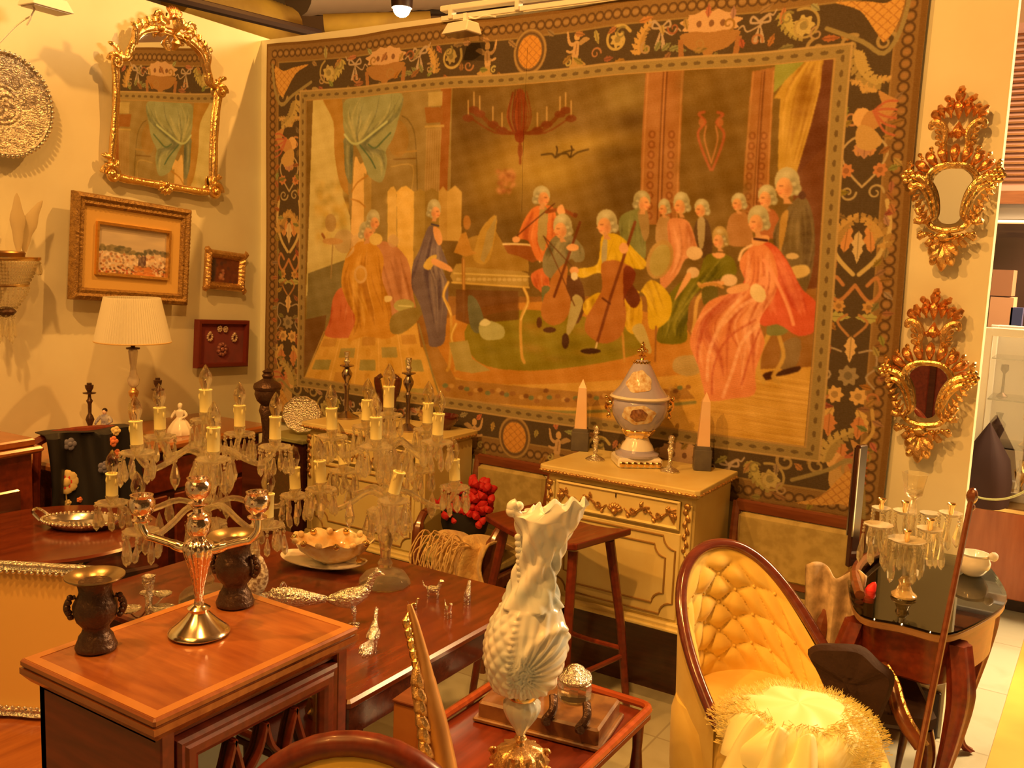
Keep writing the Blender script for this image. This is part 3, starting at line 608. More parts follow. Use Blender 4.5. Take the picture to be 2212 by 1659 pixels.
for e in (-1, 1):
    line([(1540+e*2, 365), (1540+e*20, 320), (1540+e*28, 285), (1540+e*12, 262), (1540+e*26, 245), (1540+e*14, 240)], 4, (166, 90, 44), .9); line([(1540, 350), (1540+e*14, 300), (1540+e*10, 270)], 2.5, (178, 116, 58), .9); ell(1540+e*20, 262, 7, 9, (176, 104, 50), .8)
# right hand curtain
poly([(1678, 130), (1750, 122), (1724, 150), (1676, 196)], (148, 138, 56), 1, False); poly([(1780, 112), (1830, 110), (1800, 560), (1720, 560), (1722, 380)], (112, 66, 34), 1, False)
drape([(1752, 122), (1784, 118), (1776, 190), (1756, 270), (1724, 374), (1684, 374), (1686, 300), (1690, 210), (1676, 208), (1700, 170)], (184, 138, 52), (146, 98, 34), (206, 158, 66), [((1745, 122), (1784, 118)), ((1690, 210), (1772, 210)), ((1686, 370), (1724, 372))], 14, 3.4, False)
poly([(1720, 380), (1800, 300), (1800, 640), (1700, 640)], (118, 70, 34), 1, False)
# floors
poly([(640, 860), (705, 712), (890, 690), (905, 700), (950, 880), (948, 900), (640, 860)], (206, 152, 60), 1, False)
def gq(u, v): x = (1-u)*(700-v*58)+u*(898+v*46); y = 716+v*140+u*(-14+v*32); return x, y
for i in range(5):
    for j in range(6):
        u0, v0 = i/5+.03, (j/6)**1.2; u1, v1 = (i+1)/5-.03, ((j+1)/6)**1.2-.03
        if (i+j) % 2: poly([gq(u0, v0), gq(u1, v0), gq(u1, v1), gq(u0, v1)], [(150, 130, 62), (186, 130, 50), (160, 136, 66)][(i*3+j) % 3], .85, False)
        else: poly([gq(u0+.05, v0+.02), gq(u1-.05, v0+.02), gq(u1-.05, v1-.02), gq(u0+.05, v1-.02)], (196, 140, 50), .8, True)
for k in range(5): line([gq(k/5, 0), gq(k/5, 1)], 2, (222, 172, 84), .8, False)
poly([(905, 700), (1780, 760), (1790, 1010), (1500, 960), (946, 900)], (200, 146, 58), 1, False)
poly([(900, 690), (960, 640), (1500, 640), (1790, 620), (1790, 790), (1550, 800), (1300, 790), (910, 750)], (150, 100, 42), 1, False)
poly([(960, 690), (1180, 650), (1450, 690), (1500, 780), (1460, 810), (1100, 830), (960, 800)], (188, 124, 44)); poly([(1010, 700), (1140, 668), (1330, 700), (1390, 740), (1340, 775), (1150, 800), (1030, 780)], (140, 116, 30))
for k in range(40): soft(1040+rng.random()*320, 690+rng.random()*90, 24, 8, [(150, 128, 36), (126, 104, 28), (160, 118, 40)][k % 3], .5)
poly([(912, 745), (940, 740), (985, 820), (1250, 846), (1480, 838), (1500, 860), (1240, 880), (960, 866)], (166, 116, 48), 1, False)
for k in range(46):
    u = k/45; x = 960+u*520; y = 838+24*math.sin(u*PI)-4; ell(x+rng.normal()*3, y+rng.normal()*4, 6, 5, [(112, 112, 62), (150, 98, 44), (190, 140, 66), (124, 78, 36)][k % 4], .85)
line([(958, 872), (1240, 890), (1500, 868)], 5, (140, 122, 58)); line([(905, 700), (930, 790), (955, 872)], 4, (148, 120, 58))
for k in range(14): x = 980+k*60; poly([(x, 900+k*5.5), (x+26, 904+k*5.5), (x+46, 920+k*5.5), (x+18, 916+k*5.5)], (160, 134, 66), .8, False)
for k in range(26): y = 800+k*8; line([(1520+rng.random()*100, y), (1790, y+30+rng.normal()*4)], 1.6, [(222, 170, 78), (176, 122, 46)][k % 2], .6, False)
# people
SK = (216, 150, 82); HR = (182, 158, 98)
def head(x, y, r, d=1, hair=HR, tall=1., rib=None):
    ell(x, y-r*.25*tall, r*1.02, r*1.15*tall, hair); ell(x-d*r*.75, y+r*.35, r*.42, r*.5, tuple(q*.9 for q in hair))
    ell(x+d*r*.22, y+r*.22, r*.66, r*.86, SK); poly([(x+d*r*.8, y+r*.05), (x+d*r*1.02, y+r*.38), (x+d*r*.78, y+r*.48)], SK, 1, False)
    line([(x+d*r*.35, y+r*.05), (x+d*r*.62, y+r*.05)], 1.4, (120, 70, 36), .9, False); line([(x+d*r*.5, y+r*.66), (x+d*r*.74, y+r*.64)], 1.2, (180, 84, 50), .9, False)
    soft(x-d*r*.55, y-r*.2, r*.4, r*.7*tall, (134, 116, 70), .55); soft(x+d*r*.1, y-r*.85*tall, r*.45, r*.3, (208, 184, 124), .6)
    for k in range(4): ell(x-d*r*(.75-.1*k), y+r*(.55-.32*k), r*.2, r*.16, [(196, 174, 114), (150, 130, 80)][k % 2], .7)
    soft(x-d*r*.05, y+r*.45, r*.3, r*.5, (176, 104, 56), .5); soft(x+d*r*.42, y+r*.42, r*.2, r*.18, (226, 130, 76), .5)
    poly([(x-r*.1, y+r*.8), (x+d*r*.35, y+r*.8), (x+d*r*.3, y+r*1.5), (x-d*r*.4, y+r*1.5)], tuple(q*.92 for q in SK), 1, False)
# two ladies at the left
ell(742, 520, 22, 26, (176, 136, 80), .6)
drape([(760, 540), (830, 520), (880, 560), (894, 640), (900, 690), (850, 700), (800, 640), (770, 600)], (186, 124, 70), (154, 96, 50), (208, 146, 92), [((800, 530), (870, 550)), ((800, 600), (890, 620)), ((840, 690), (898, 690))], 12, 4)
drape([(720, 640), (742, 620), (770, 660), (768, 720), (742, 730), (702, 724), (712, 690)], (192, 104, 52), (160, 74, 38), (210, 132, 72), [((720, 640), (765, 640)), ((706, 722), (766, 722))], 8, 4)
drape([(762, 530), (782, 520), (812, 528), (830, 560), (826, 600), (844, 650), (850, 690), (862, 716), (836, 732), (790, 726), (752, 736), (768, 690), (748, 650), (736, 610), (744, 560)], (196, 134, 44), (158, 100, 30), (218, 162, 70),
      [((765, 535), (815, 530)), ((745, 600), (825, 600)), ((760, 680), (845, 680)), ((756, 730), (855, 716))], 20, 4)
ell(778, 592, 15, 20, (206, 156, 82)); ell(778, 592, 10, 14, (198, 142, 56)); poly([(746, 556), (764, 540), (758, 512), (780, 505)], (206, 160, 90)); head(792, 500, 17, 1); head(806, 478, 15, 1, tall=1.3)
ell(812, 516, 15, 13, (214, 172, 84)); ell(850, 520, 12, 14, (196, 152, 90), .7); ell(874, 660, 22, 14, (172, 150, 74)); line([(862, 660), (890, 662)], 2, (216, 190, 110)); poly([(832, 640), (848, 640), (846, 650), (834, 652)], (220, 182, 104))
poly([(850, 680), (900, 664), (905, 690), (870, 720), (846, 716)], (146, 116, 50))
# pedestal plant
ell(714, 480, 12, 20, (166, 126, 66), .8); ell(718, 520, 22, 7, (184, 134, 68)); line([(718, 528), (714, 600)], 3, (160, 124, 66)); line([(700, 512), (696, 505)], 6, (150, 96, 44))
# lady in blue at the harpsichord
drape([(924, 492), (938, 490), (946, 505), (952, 530), (968, 574), (956, 580), (968, 620), (964, 700), (958, 742), (930, 748), (924, 720), (908, 660), (890, 620), (892, 570), (906, 540)], (122, 96, 78), (88, 66, 60), (156, 128, 98),
      [((925, 500), (945, 500)), ((898, 580), (950, 560)), ((892, 620), (966, 620)), ((926, 740), (960, 740))], 18, 3.6)
poly([(936, 490), (950, 496), (956, 520), (948, 530), (938, 512)], SK); poly([(914, 576), (926, 556), (944, 552), (930, 582)], (206, 160, 66)); poly([(938, 558), (968, 572), (978, 584), (968, 586), (934, 570)], SK); line([(932, 484), (948, 488)], 3, (84, 66, 64)); head(938, 456, 15, 1, tall=1.25)
# harpsichord
poly([(985, 570), (1060, 560), (1140, 590), (1142, 618), (980, 612), (972, 596)], (170, 132, 58), 1, False); poly([(1000, 520), (1020, 510), (1070, 498), (1095, 540), (1142, 560), (1142, 586), (996, 576)], (160, 118, 44), 1, False)
line([(980, 590), (1142, 596)], 2.6, (206, 166, 80)); line([(976, 610), (1142, 620)], 3, (206, 160, 70))
for k in range(14): ell(990+k*11, 603, 5, 3.5, (196, 158, 82), .9)
poly([(1022, 560), (1026, 530), (1040, 490), (1072, 464), (1062, 540), (1046, 570)], (176, 132, 50)); poly([(1036, 560), (1050, 500), (1072, 464), (1062, 530), (1044, 566)], (164, 132, 66), 1, False)
poly([(980, 545), (996, 505), (1006, 500), (1018, 540), (1030, 546), (1006, 554)], (180, 126, 48), 1, False); ell(1008, 480, 8, 16, (168, 112, 44)); line([(1000, 560), (1002, 690)], 7, (164, 110, 46)); line([(1001, 560), (1001, 690)], 2.4, (196, 144, 66))
for (x, y0, y1, e) in ((1130, 620, 782, 1), (968, 610, 800, -1), (985, 700, 800, -1)): line([(x, y0), (x+e*10, y0+30), (x-e*6, y0+70), (x-e*4, y1-20), (x+e*2, y1)], 6, (196, 144, 56)); line([(x, y0), (x+e*10, y0+30), (x-e*6, y0+70)], 2.4, (222, 178, 86))
poly([(985, 625), (1120, 628), (1120, 690), (1010, 700), (984, 690)], (112, 70, 30), .8, False); poly([(1010, 640), (1030, 650), (1046, 700), (1030, 720), (1014, 700)], (116, 104, 62)); poly([(1035, 700), (1056, 692), (1088, 706), (1086, 730), (1050, 734), (1036, 722)], (176, 158, 86)); poly([(1034, 700), (1046, 688), (1060, 696), (1048, 704)], (214, 190, 120))
poly([(970, 740), (1010, 735), (1020, 775), (1060, 800), (1020, 806), (985, 800)], (168, 140, 66), 1, False)
poly([(1086, 526), (1110, 524), (1156, 530), (1166, 560), (1150, 566), (1120, 552), (1096, 546)], (150, 88, 36), 1, False); line([(1086, 526), (1120, 526), (1154, 532), (1166, 564)], 3.4, (222, 182, 110))
# violinist
drape([(1150, 450), (1170, 442), (1196, 446), (1204, 480), (1200, 520), (1190, 560), (1160, 560), (1142, 520), (1120, 512), (1130, 480)], (206, 116, 50), (168, 82, 34), (224, 142, 74), [((1150, 450), (1200, 450)), ((1130, 510), (1200, 520)), ((1160, 560), (1190, 560))], 12, 3.6)
drape([(1148, 590), (1180, 580), (1186, 640), (1162, 625), (1150, 612)], (200, 106, 48), (168, 80, 36), (216, 136, 70), [((1150, 590), (1180, 590)), ((1160, 630), (1184, 630))], 6, 3)
poly([(1168, 452), (1184, 450), (1182, 500), (1176, 540), (1162, 520)], (166, 136, 70)); line([(1112, 512), (1150, 480), (1200, 438)], 2, (96, 54, 24), 1, False); line([(1182, 456), (1214, 452), (1244, 466)], 6, (140, 76, 30)); ell(1244, 464, 5, 5, (120, 66, 28)); poly([(1204, 450), (1216, 440), (1222, 460), (1210, 464)], SK); ell(1115, 516, 9, 7, SK); head(1172, 424, 18, 1)
# grey cellist
drape([(1196, 512), (1222, 500), (1258, 530), (1262, 560), (1244, 566), (1230, 560), (1200, 600), (1176, 590), (1172, 560), (1184, 530)], (138, 118, 70), (100, 84, 46), (170, 146, 90), [((1190, 520), (1250, 520)), ((1175, 570), (1250, 560))], 12, 3.2)
poly([(1170, 620), (1196, 630), (1192, 690), (1176, 690)], (120, 110, 58)); poly([(1200, 600), (1250, 600), (1262, 660), (1242, 700), (1222, 640)], (104, 66, 32)); poly([(1236, 640), (1258, 648), (1246, 690), (1230, 720), (1222, 716)], (176, 150, 84)); ell(1220, 736, 8, 17, (86, 54, 28)); ell(1186, 712, 14, 6, (92, 56, 28)); ell(1164, 696, 6, 12, (104, 64, 32))
poly([(1190, 600), (1216, 570), (1226, 580), (1222, 620), (1232, 650), (1220, 690), (1190, 702), (1168, 680), (1174, 640), (1186, 625)], (176, 112, 46)); line([(1196, 640), (1254, 480)], 5, (116, 64, 28), 1, False); line([(1176, 510), (1240, 660)], 1.8, (110, 66, 30), 1, False); ell(1237, 534, 14, 8, SK); head(1216, 492, 20, -1, tall=1.15)
# green standing man
drape([(1340, 470), (1372, 452), (1392, 456), (1394, 520), (1390, 560), (1350, 560), (1340, 510)], (128, 118, 56), (98, 86, 40), (154, 140, 72), [((1345, 465), (1390, 460)), ((1345, 555), (1390, 555))], 9, 3)
poly([(1378, 458), (1398, 456), (1402, 500), (1390, 520)], (156, 120, 62)); head(1388, 436, 18, 1, hair=(168, 144, 84))
# background company
def bust(x, y, r, d, coat, wd_=26, h=60, tall=1.): poly([(x-wd_*.5, y+r*1.5), (x+wd_*.4, y+r*1.3), (x+wd_*.9, y+r*1.5+h*.4), (x+wd_*.8, y+r*1.3+h), (x-wd_*.8, y+r*1.3+h), (x-wd_*.9, y+r*1.5+h*.4)], coat); head(x, y, r, d, tall=tall)
bust(1518, 450, 16, -1, (100, 70, 36), 22, 80); poly([(1508, 474), (1524, 474), (1520, 530), (1510, 530)], (170, 140, 84)); bust(1598, 436, 16, -1, (170, 116, 58), 30, 70); bust(1436, 450, 13, -1, (176, 132, 72), 22, 60, 1.2)
drape([(1442, 482), (1462, 470), (1490, 480), (1506, 530), (1512, 550), (1480, 560), (1464, 590), (1432, 624), (1424, 600), (1444, 550)], (202, 130, 72), (168, 98, 48), (222, 156, 98), [((1445, 480), (1490, 480)), ((1450, 550), (1500, 550)), ((1428, 610), (1460, 600))], 12, 3.4)
ell(1500, 546, 18, 15, (216, 172, 108)); head(1474, 442, 18, -1, tall=1.15)
# oval chair
ell(1424, 560, 28, 44, (176, 132, 62), 1, .35); ell(1424, 562, 21, 36, (172, 144, 68), 1, .35)
# green lady
drape([(1524, 552), (1552, 546), (1582, 556), (1590, 590), (1560, 600), (1530, 610), (1490, 650), (1482, 700), (1478, 738), (1430, 742), (1414, 728), (1432, 680), (1440, 640), (1480, 600), (1508, 590)], (120, 104, 26), (84, 74, 22), (154, 134, 42),
      [((1524, 555), (1585, 560)), ((1450, 620), (1560, 600)), ((1425, 690), (1485, 690)), ((1420, 738), (1478, 738))], 18, 3.6)
poly([(1538, 546), (1566, 546), (1560, 556), (1546, 556)], SK); ell(1574, 604, 18, 13, (212, 166, 104)); ell(1496, 588, 14, 12, (210, 166, 104)); poly([(1482, 590), (1492, 600), (1462, 640), (1456, 644)], SK); poly([(1520, 610), (1560, 606), (1558, 616), (1516, 618)], SK); head(1556, 516, 17, -1, hair=(176, 134, 62), tall=1.25)
line([(1508, 612), (1520, 626), (1504, 650), (1498, 700), (1494, 716)], 6, (200, 148, 66)); line([(1510, 618), (1540, 612), (1560, 620)], 4, (190, 132, 58)); poly([(1516, 622), (1548, 620), (1544, 656), (1520, 660)], (110, 92, 34))
# yellow cellist
drape([(1300, 512), (1326, 504), (1348, 516), (1374, 544), (1394, 566), (1386, 582), (1360, 580), (1354, 600), (1370, 640), (1404, 604), (1446, 640), (1442, 690), (1400, 710), (1392, 640), (1350, 620), (1296, 590), (1262, 600), (1244, 594), (1250, 580), (1290, 570)], (204, 158, 32), (164, 118, 22), (226, 182, 60),
      [((1300, 515), (1350, 515)), ((1260, 590), (1390, 575)), ((1350, 610), (1420, 620)), ((1396, 700), (1442, 690))], 20, 3.6)
drape([(1262, 650), (1290, 632), (1300, 640), (1280, 670), (1266, 680), (1258, 668)], (204, 156, 34), (164, 118, 24), (224, 180, 60), [((1262, 650), (1295, 640)), ((1262, 675), (1280, 675))], 5, 3)
drape([(1344, 640), (1380, 640), (1384, 690), (1372, 720), (1354, 716), (1344, 690)], (206, 156, 38), (170, 120, 24), (226, 182, 64), [((1346, 645), (1380, 645)), ((1350, 715), (1374, 715))], 6, 3)
poly([(1362, 712), (1384, 700), (1400, 740), (1404, 762), (1392, 758)], (190, 160, 84)); poly([(1340, 590), (1380, 640), (1366, 666), (1346, 640)], (112, 58, 28)); poly([(1302, 524), (1312, 516), (1310, 560), (1300, 570)], (170, 146, 90))
poly([(1298, 572), (1320, 562), (1340, 566), (1368, 582), (1366, 612), (1346, 636), (1350, 680), (1338, 726), (1300, 742), (1266, 720), (1264, 690), (1286, 650), (1300, 620)], (170, 104, 42)); poly([(1346, 580), (1370, 586), (1366, 612), (1348, 640), (1346, 680)], (124, 60, 28))
line([(1288, 740), (1318, 640), (1372, 480)], 5, (122, 66, 28), 1, False); line([(1300, 644), (1316, 656)], 3, (100, 54, 24)); line([(1240, 580), (1174, 508)], 1.5, (100, 60, 26), 1, False); ell(1240, 584, 10, 9, SK); ell(1347, 536, 10, 12, SK); ell(1240, 596, 8, 9, (216, 186, 122)); head(1312, 484, 22, -1, tall=1.05)
line([(1288, 740), (1284, 756)], 3, (216, 180, 110)); ell(1274, 758, 22, 6, (76, 46, 24)); line([(1342, 720), (1346, 780)], 4, (190, 134, 52)); line([(1414, 705), (1412, 780)], 3, (150, 96, 40))
# men standing right
bust(1660, 424, 20, -1, (170, 100, 50), 30, 60)
drape([(1700, 452), (1728, 424), (1748, 432), (1760, 480), (1760, 540), (1750, 600), (1730, 640), (1700, 600), (1680, 560), (1672, 500)], (122, 96, 52), (88, 64, 34), (146, 118, 66), [((1700, 450), (1750, 440)), ((1676, 520), (1758, 520)), ((1700, 600), (1740, 620))], 12, 3.6)
poly([(1688, 470), (1706, 454), (1694, 520), (1684, 540)], (180, 132, 58)); poly([(1690, 740), (1726, 730), (1722, 780), (1700, 800), (1682, 790)], (138, 104, 54)); poly([(1648, 806), (1676, 800), (1668, 816), (1646, 820)], (86, 50, 26)); poly([(1684, 800), (1724, 790), (1720, 802), (1676, 812)], (80, 48, 26)); head(1704, 398, 27, -1, tall=1.05); ell(1736, 420, 8, 9, (96, 60, 34))
poly([(1710, 576), (1742, 572), (1748, 590), (1720, 600)], (202, 160, 84)); ell(1712, 552, 14, 7, (206, 164, 96))
# seated lady in rose
line([(1660, 720), (1640, 760), (1636, 800), (1648, 824)], 7, (196, 148, 62)); line([(1680, 722), (1690, 770), (1668, 812), (1680, 824)], 6, (190, 142, 60)); poly([(1660, 700), (1700, 706), (1690, 722), (1656, 722)], (128, 116, 54))
poly([(1452, 780), (1470, 768), (1508, 770), (1512, 800), (1486, 812), (1454, 802)], (178, 140, 72))
drape([(1640, 528), (1668, 524), (1700, 560), (1730, 620), (1760, 650), (1766, 680), (1756, 716), (1720, 724), (1680, 700), (1640, 700), (1600, 640), (1612, 590)], (202, 92, 50), (164, 54, 34), (220, 126, 76), [((1640, 530), (1680, 540)), ((1630, 610), (1730, 630)), ((1640, 690), (1760, 690))], 18, 4)
drape([(1612, 540), (1640, 524), (1666, 540), (1680, 590), (1672, 640), (1640, 690), (1650, 740), (1630, 800), (1628, 850), (1580, 860), (1530, 864), (1516, 830), (1506, 790), (1488, 740), (1504, 690), (1530, 650), (1580, 630), (1608, 610), (1596, 570)], (214, 130, 70), (178, 86, 46), (230, 160, 100),
      [((1615, 540), (1665, 545)), ((1590, 620), (1670, 620)), ((1500, 700), (1640, 690)), ((1510, 780), (1640, 760)), ((1535, 858), (1620, 850))], 26, 4.2)
for k, P_ in enumerate(([(1630, 690), (1570, 730), (1540, 790), (1536, 850)], [(1636, 700), (1600, 740), (1580, 800), (1560, 856)], [(1560, 650), (1524, 690), (1510, 740)], [(1600, 640), (1560, 690), (1530, 760), (1526, 820)], [(1640, 710), (1620, 760), (1600, 830)], [(1640, 640), (1600, 660), (1560, 700)])): line(P_, 3.5+2*(k % 2), [(180, 84, 46), (236, 172, 112)][k % 2], .5)
line([(1650, 560), (1674, 600), (1700, 660), (1712, 700)], 5, (226, 142, 86)); line([(1596, 560), (1604, 540), (1624, 528)], 4, (226, 176, 112)); ell(1636, 632, 16, 22, (222, 182, 112), 1, -.5); ell(1650, 606, 10, 10, (220, 140, 84)); poly([(1570, 622), (1610, 610), (1616, 624), (1576, 634)], (212, 146, 80)); poly([(1626, 512), (1658, 506), (1660, 520), (1630, 530)], SK); line([(1630, 514), (1658, 518)], 3.4, (72, 40, 26)); head(1640, 476, 23, -1, tall=1.1)
for _ in range(2): cv[1:-1, 1:-1] = (cv[1:-1, 1:-1]*4+cv[:-2, 1:-1]+cv[2:, 1:-1]+cv[1:-1, :-2]+cv[1:-1, 2:])/8
cv = cv*.93+np.array([138, 96, 38])*.07; cv = (cv-np.array([125, 92, 45]))*1.17+np.array([118, 86, 40])
yy, xx = np.mgrid[0:NZ, 0:NX]; nz_f = sum(np.sin(xx*a+1.3*b+yy*c_)*np.cos(yy*b-xx*c_*.7) for a, b, c_ in ((.031, .043, .017), (.071, .059, .033), (.13, .17, .09)))[..., None]; cv += nz_f*4.5
# outside the picture stays border
mk = np.ones((NZ, NX), bool); a = mc(PXa, PZb); b = mc(PXb, PZa); mk[int(a[1]):int(b[1]), int(a[0]):int(b[0])] = False; cv[mk] = keep[mk]
cv += (rng.normal(size=(NZ, NX, 1))*3.2+np.sin(np.arange(NZ)*2.2)[:, None, None]*1.6)
cv = np.clip(cv, 0, 255)
cv[1:-1, 1:-1] = (cv[1:-1, 1:-1]*4+cv[:-2, 1:-1]+cv[2:, 1:-1]+cv[1:-1, :-2]+cv[1:-1, 2:])/8
# the cloth
xs = np.linspace(TX0, TX1, NX); zs = np.linspace(TZ1, TZ0, NZ); X, Z = np.meshgrid(xs, zs); u = (X-TX0)/(TX1-TX0); v = (TZ1-Z)/(TZ1-TZ0)
Y = D-.022-.006*np.sin(u*23+v*2)*v-.004*np.sin(u*51+1)*(1-v)-.003*np.sin(v*9)
Z2 = Z-.012*np.sin(u*PI*3.0)**2*(1-v)**2; X2 = X-.006*np.sin(v*PI*2)*(u > .5)
co = np.stack([X2, Y, Z2], -1).reshape(-1, 3)
idx = np.arange(NX*NZ).reshape(NZ, NX); fq = np.stack([idx[:-1, :-1], idx[1:, :-1], idx[1:, 1:], idx[:-1, 1:]], -1).reshape(-1)
me = bpy.data.meshes.new('woven_picture'); nf = (NX-1)*(NZ-1)
me.vertices.add(NX*NZ); me.vertices.foreach_set('co', co.astype('f').ravel()); me.loops.add(nf*4); me.loops.foreach_set('vertex_index', fq.astype('i'))
me.polygons.add(nf); me.polygons.foreach_set('loop_start', np.arange(0, nf*4, 4, dtype='i')); me.update(calc_edges=True)
ca = me.color_attributes.new('weave', 'FLOAT_COLOR', 'POINT')
lin = np.clip(s2l(cv.reshape(-1, 3))*GAIN*1.0, .008, .9); ca.data.foreach_set('color', np.concatenate([lin, np.ones((NX*NZ, 1))], 1).astype('f').ravel())
me.polygons.foreach_set('use_smooth', np.ones(nf, bool))
m, N, L, b = nm('tapestry_wool'); at_ = N.new('ShaderNodeAttribute'); at_.attribute_name = 'weave'
tc = N.new('ShaderNodeTexCoord'); wv_ = N.new('ShaderNodeTexWave'); wv_.inputs['Scale'].default_value = 90; wv_.bands_direction = 'Z'; L.new(tc.outputs['Object'], wv_.inputs[0])
bp = N.new('ShaderNodeBump'); bp.inputs['Strength'].default_value = .25; bp.inputs['Distance'].default_value = .002; L.new(wv_.outputs[0], bp.inputs['Height']); L.new(bp.outputs[0], b.inputs['Normal'])
L.new(at_.outputs['Color'], b.inputs['Base Color']); b.inputs['Roughness'].default_value = .9; b.inputs['Specular IOR Level'].default_value = .1
me.materials.append(m)
tp = bpy.data.objects.new('tapestry', me); C.objects.link(tp)
tag(tp, 'huge woven tapestry of a powdered-wig concert party with an ornamental border covering the back wall', 'tapestry')
# ------------------------------------------------------------------ things on the left wall
RL = math.radians(93)
def frame(mb, w, h, prof, seg=1, amp=0., per=.03):
    rs = []
    for k, (o, d) in enumerate(prof):
        cs = [(-w/2+o, -h/2+o), (w/2-o, -h/2+o), (w/2-o, h/2-o), (-w/2+o, h/2-o)]; r = []
        for i in range(4):
            a, b = cs[i], cs[(i+1) % 4]; L_ = math.dist(a, b)
            for j in range(seg):
                t = j/seg; q = amp*(math.sin(2*PI*t*L_/per)*(1 if k % 2 else -1)) if 0 < k < len(prof)-1 else 0
                r.append((a[0]+(b[0]-a[0])*t, -d-q, a[1]+(b[1]-a[1])*t))
        rs.append(r)
    return mb.loft(rs, False, True)
# embossed platter
M['relief_silver'] = mat('dark_relief_silver', (.42, .38, .34, 1), .25, 1, col2=(.92, .88, .8, 1), scale=55, bump=.6, bscale=150, contrast=.4)  # dark hollows and bright reflections put into the colour as noise
c = PL(4, 226, .03); t = thing('silver_platter', 'round embossed silver platter on the left wall cut by the photo edge', 'platter', c, RL)
mb = MB(); R_ = .205; NR = 46; NA = 120
def relief(r, a):
    q = r/R_; h = 0
    if .42 < q < .92:
        k = (a*8/(2*PI)) % 1-.5; e = math.hypot(k*2*PI/8*.67*R_/ .042, (q-.67)*R_/.048)
        h += .006*max(0, 1-e)**.5 if e < 1 else 0; h += .004*math.exp(-((e-1.12)/.14)**2)
        h += .0035*(math.sin(a*40+r*260)*math.sin(r*330+a*3) > .2)*(e > 1.3)
    if q < .3: h += .004*math.sin(a*5+q*18)*math.sin(q*24)+.003
    h += .005*math.exp(-((q-.36)/.025)**2)+.005*math.exp(-((q-.96)/.02)**2); return h
rs = []
for i in range(NR+1):
    r = R_*(1-i/NR)*.999+.0005; q = r/R_; base = .018*(q**2)+.01*(q > .4)*(q-.4)
    rs.append([(r*math.cos(2*PI*j/NA), -base-relief(r, 2*PI*j/NA), r*math.sin(2*PI*j/NA)) for j in range(NA)])
rs = [[(p[0]*.97, .0, p[2]*.97) for p in rs[0]]]+rs
mb.loft(rs, True).build('dish', M['relief_silver'], t, True, None, 70)
mb = MB()
for k in range(60): a = 2*PI*k/60; mb.ball((R_*math.cos(a), -.03, R_*math.sin(a)), (.0085, .007, .0085), 8, 5)
mb.build('beaded_rim', M['silver'], t)
# arched gilt mirror
c = (PL(240, 130)+PL(458, 430)+PL(232, 390)+PL(350, 20))/4; c = np.array([c[0]+.05, 2.975, 2.385])
c = LC+ld*((2.975-D)/ld[1])+LN*.035; c[2] = 2.385
t = thing('gilt_mirror', 'tall gilt framed mirror with arched top and shell crest on the left wall', 'mirror', c, math.radians(91.5), roll=.05, rx=.03)
half = [(0, -.395), (.12, -.395), (.26, -.39), (.297, -.35), (.292, -.2), (.29, -.02), (.3, .09), (.29, .14), (.245, .15), (.225, .2), (.19, .27), (.12, .315), (0, .33)]
out = half+[(-x, z) for x, z in half[-2:0:-1]]
MB().prism([(x*.985, z*.985) for x, z in out], -.004, .0).build('glass', M['mirror'], t, False)
pth = [(x, -.012, z) for x, z in cr(out, 6, True)]
rr = [.0165*(1+.10*math.sin(i*.9)) for i in range(len(pth))]
MB().tube(pth, rr, 10, close=True, flat=(1, .9)).build('frame_moulding', M['gilt'], t)
MB().tube([(p[0]*.955, -.016, p[2]*.96) for p in pth], .005, 6, close=True).build('inner_bead', M['gilt_old'], t)
for e in (-1, 1):
    for (x, z, s_, nmn) in ((.3, -.38, 1.25, 'corner_scroll'), (.305, .12, 1., 'ear_scroll')):
        mb = MB(); P = []
        for k in range(22): a = k*.45; r = .036*s_*(1-k/24); P.append((e*(x+r*math.cos(a)), -.02-.012*k/22, z+r*math.sin(a)))
        mb.tube(P, [.012*s_*(1-.4*k/22) for k in range(22)], 8); mb.ball((e*x, -.03, z), .014*s_, 10, 8)
        for k in range(4): mb.leaf(e*(x-.02), z+.02*k, PI/2+e*(.2-.5*k), .06*s_, .02, .008, -.01)
        mb.build(nmn, M['gilt'], t)
mb = MB()                                                # crest: shell over acanthus
for k in range(7): a = PI/2+(k-3)*.24; mb.leaf(.0, .385, a, .068, .019, .009, -.012)
mb.build('shell', M['gilt_red'], t)
mb = MB()
for e in (-1, 1):
    mb.tube([(e*x, -.02, z) for x, z in cr([(.21, .22), (.2, .30), (.13, .345), (.07, .375), (.03, .36)], 5)], [.012+.006*math.sin(i*.5) for i in range(21)], 8)
    for k in range(7): mb.leaf(e*(.19-.026*k), .28+.016*k, PI/2-e*(.9-.28*k), .055, .026, .012, -.012, lobes=6)
    for k in range(4): mb.leaf(e*.05, .35-.01*k, PI/2-e*(.7+.5*k), .05, .022, .012, -.02, lobes=6)
    mb.tube([(e*(.09+.028*math.cos(k*.6)*(1-k/14)), -.03, .375+.028*math.sin(k*.6)*(1-k/14)) for k in range(12)], .008, 8)
mb.leaf(0, .31, PI/2, .1, .05, .02, -.02); mb.leaf(0, .32, -PI/2, .075, .045, .018, -.02, lobes=5); mb.build('acanthus_crest', M['gilt'], t)
mb = MB()
for k in range(5): mb.leaf(0, -.39, -PI/2+(k-2)*.5, .05, .02, .01, -.014)
mb.ball((0, -.025, -.385), .016, 10, 8); mb.build('bottom_leaf', M['gilt'], t)
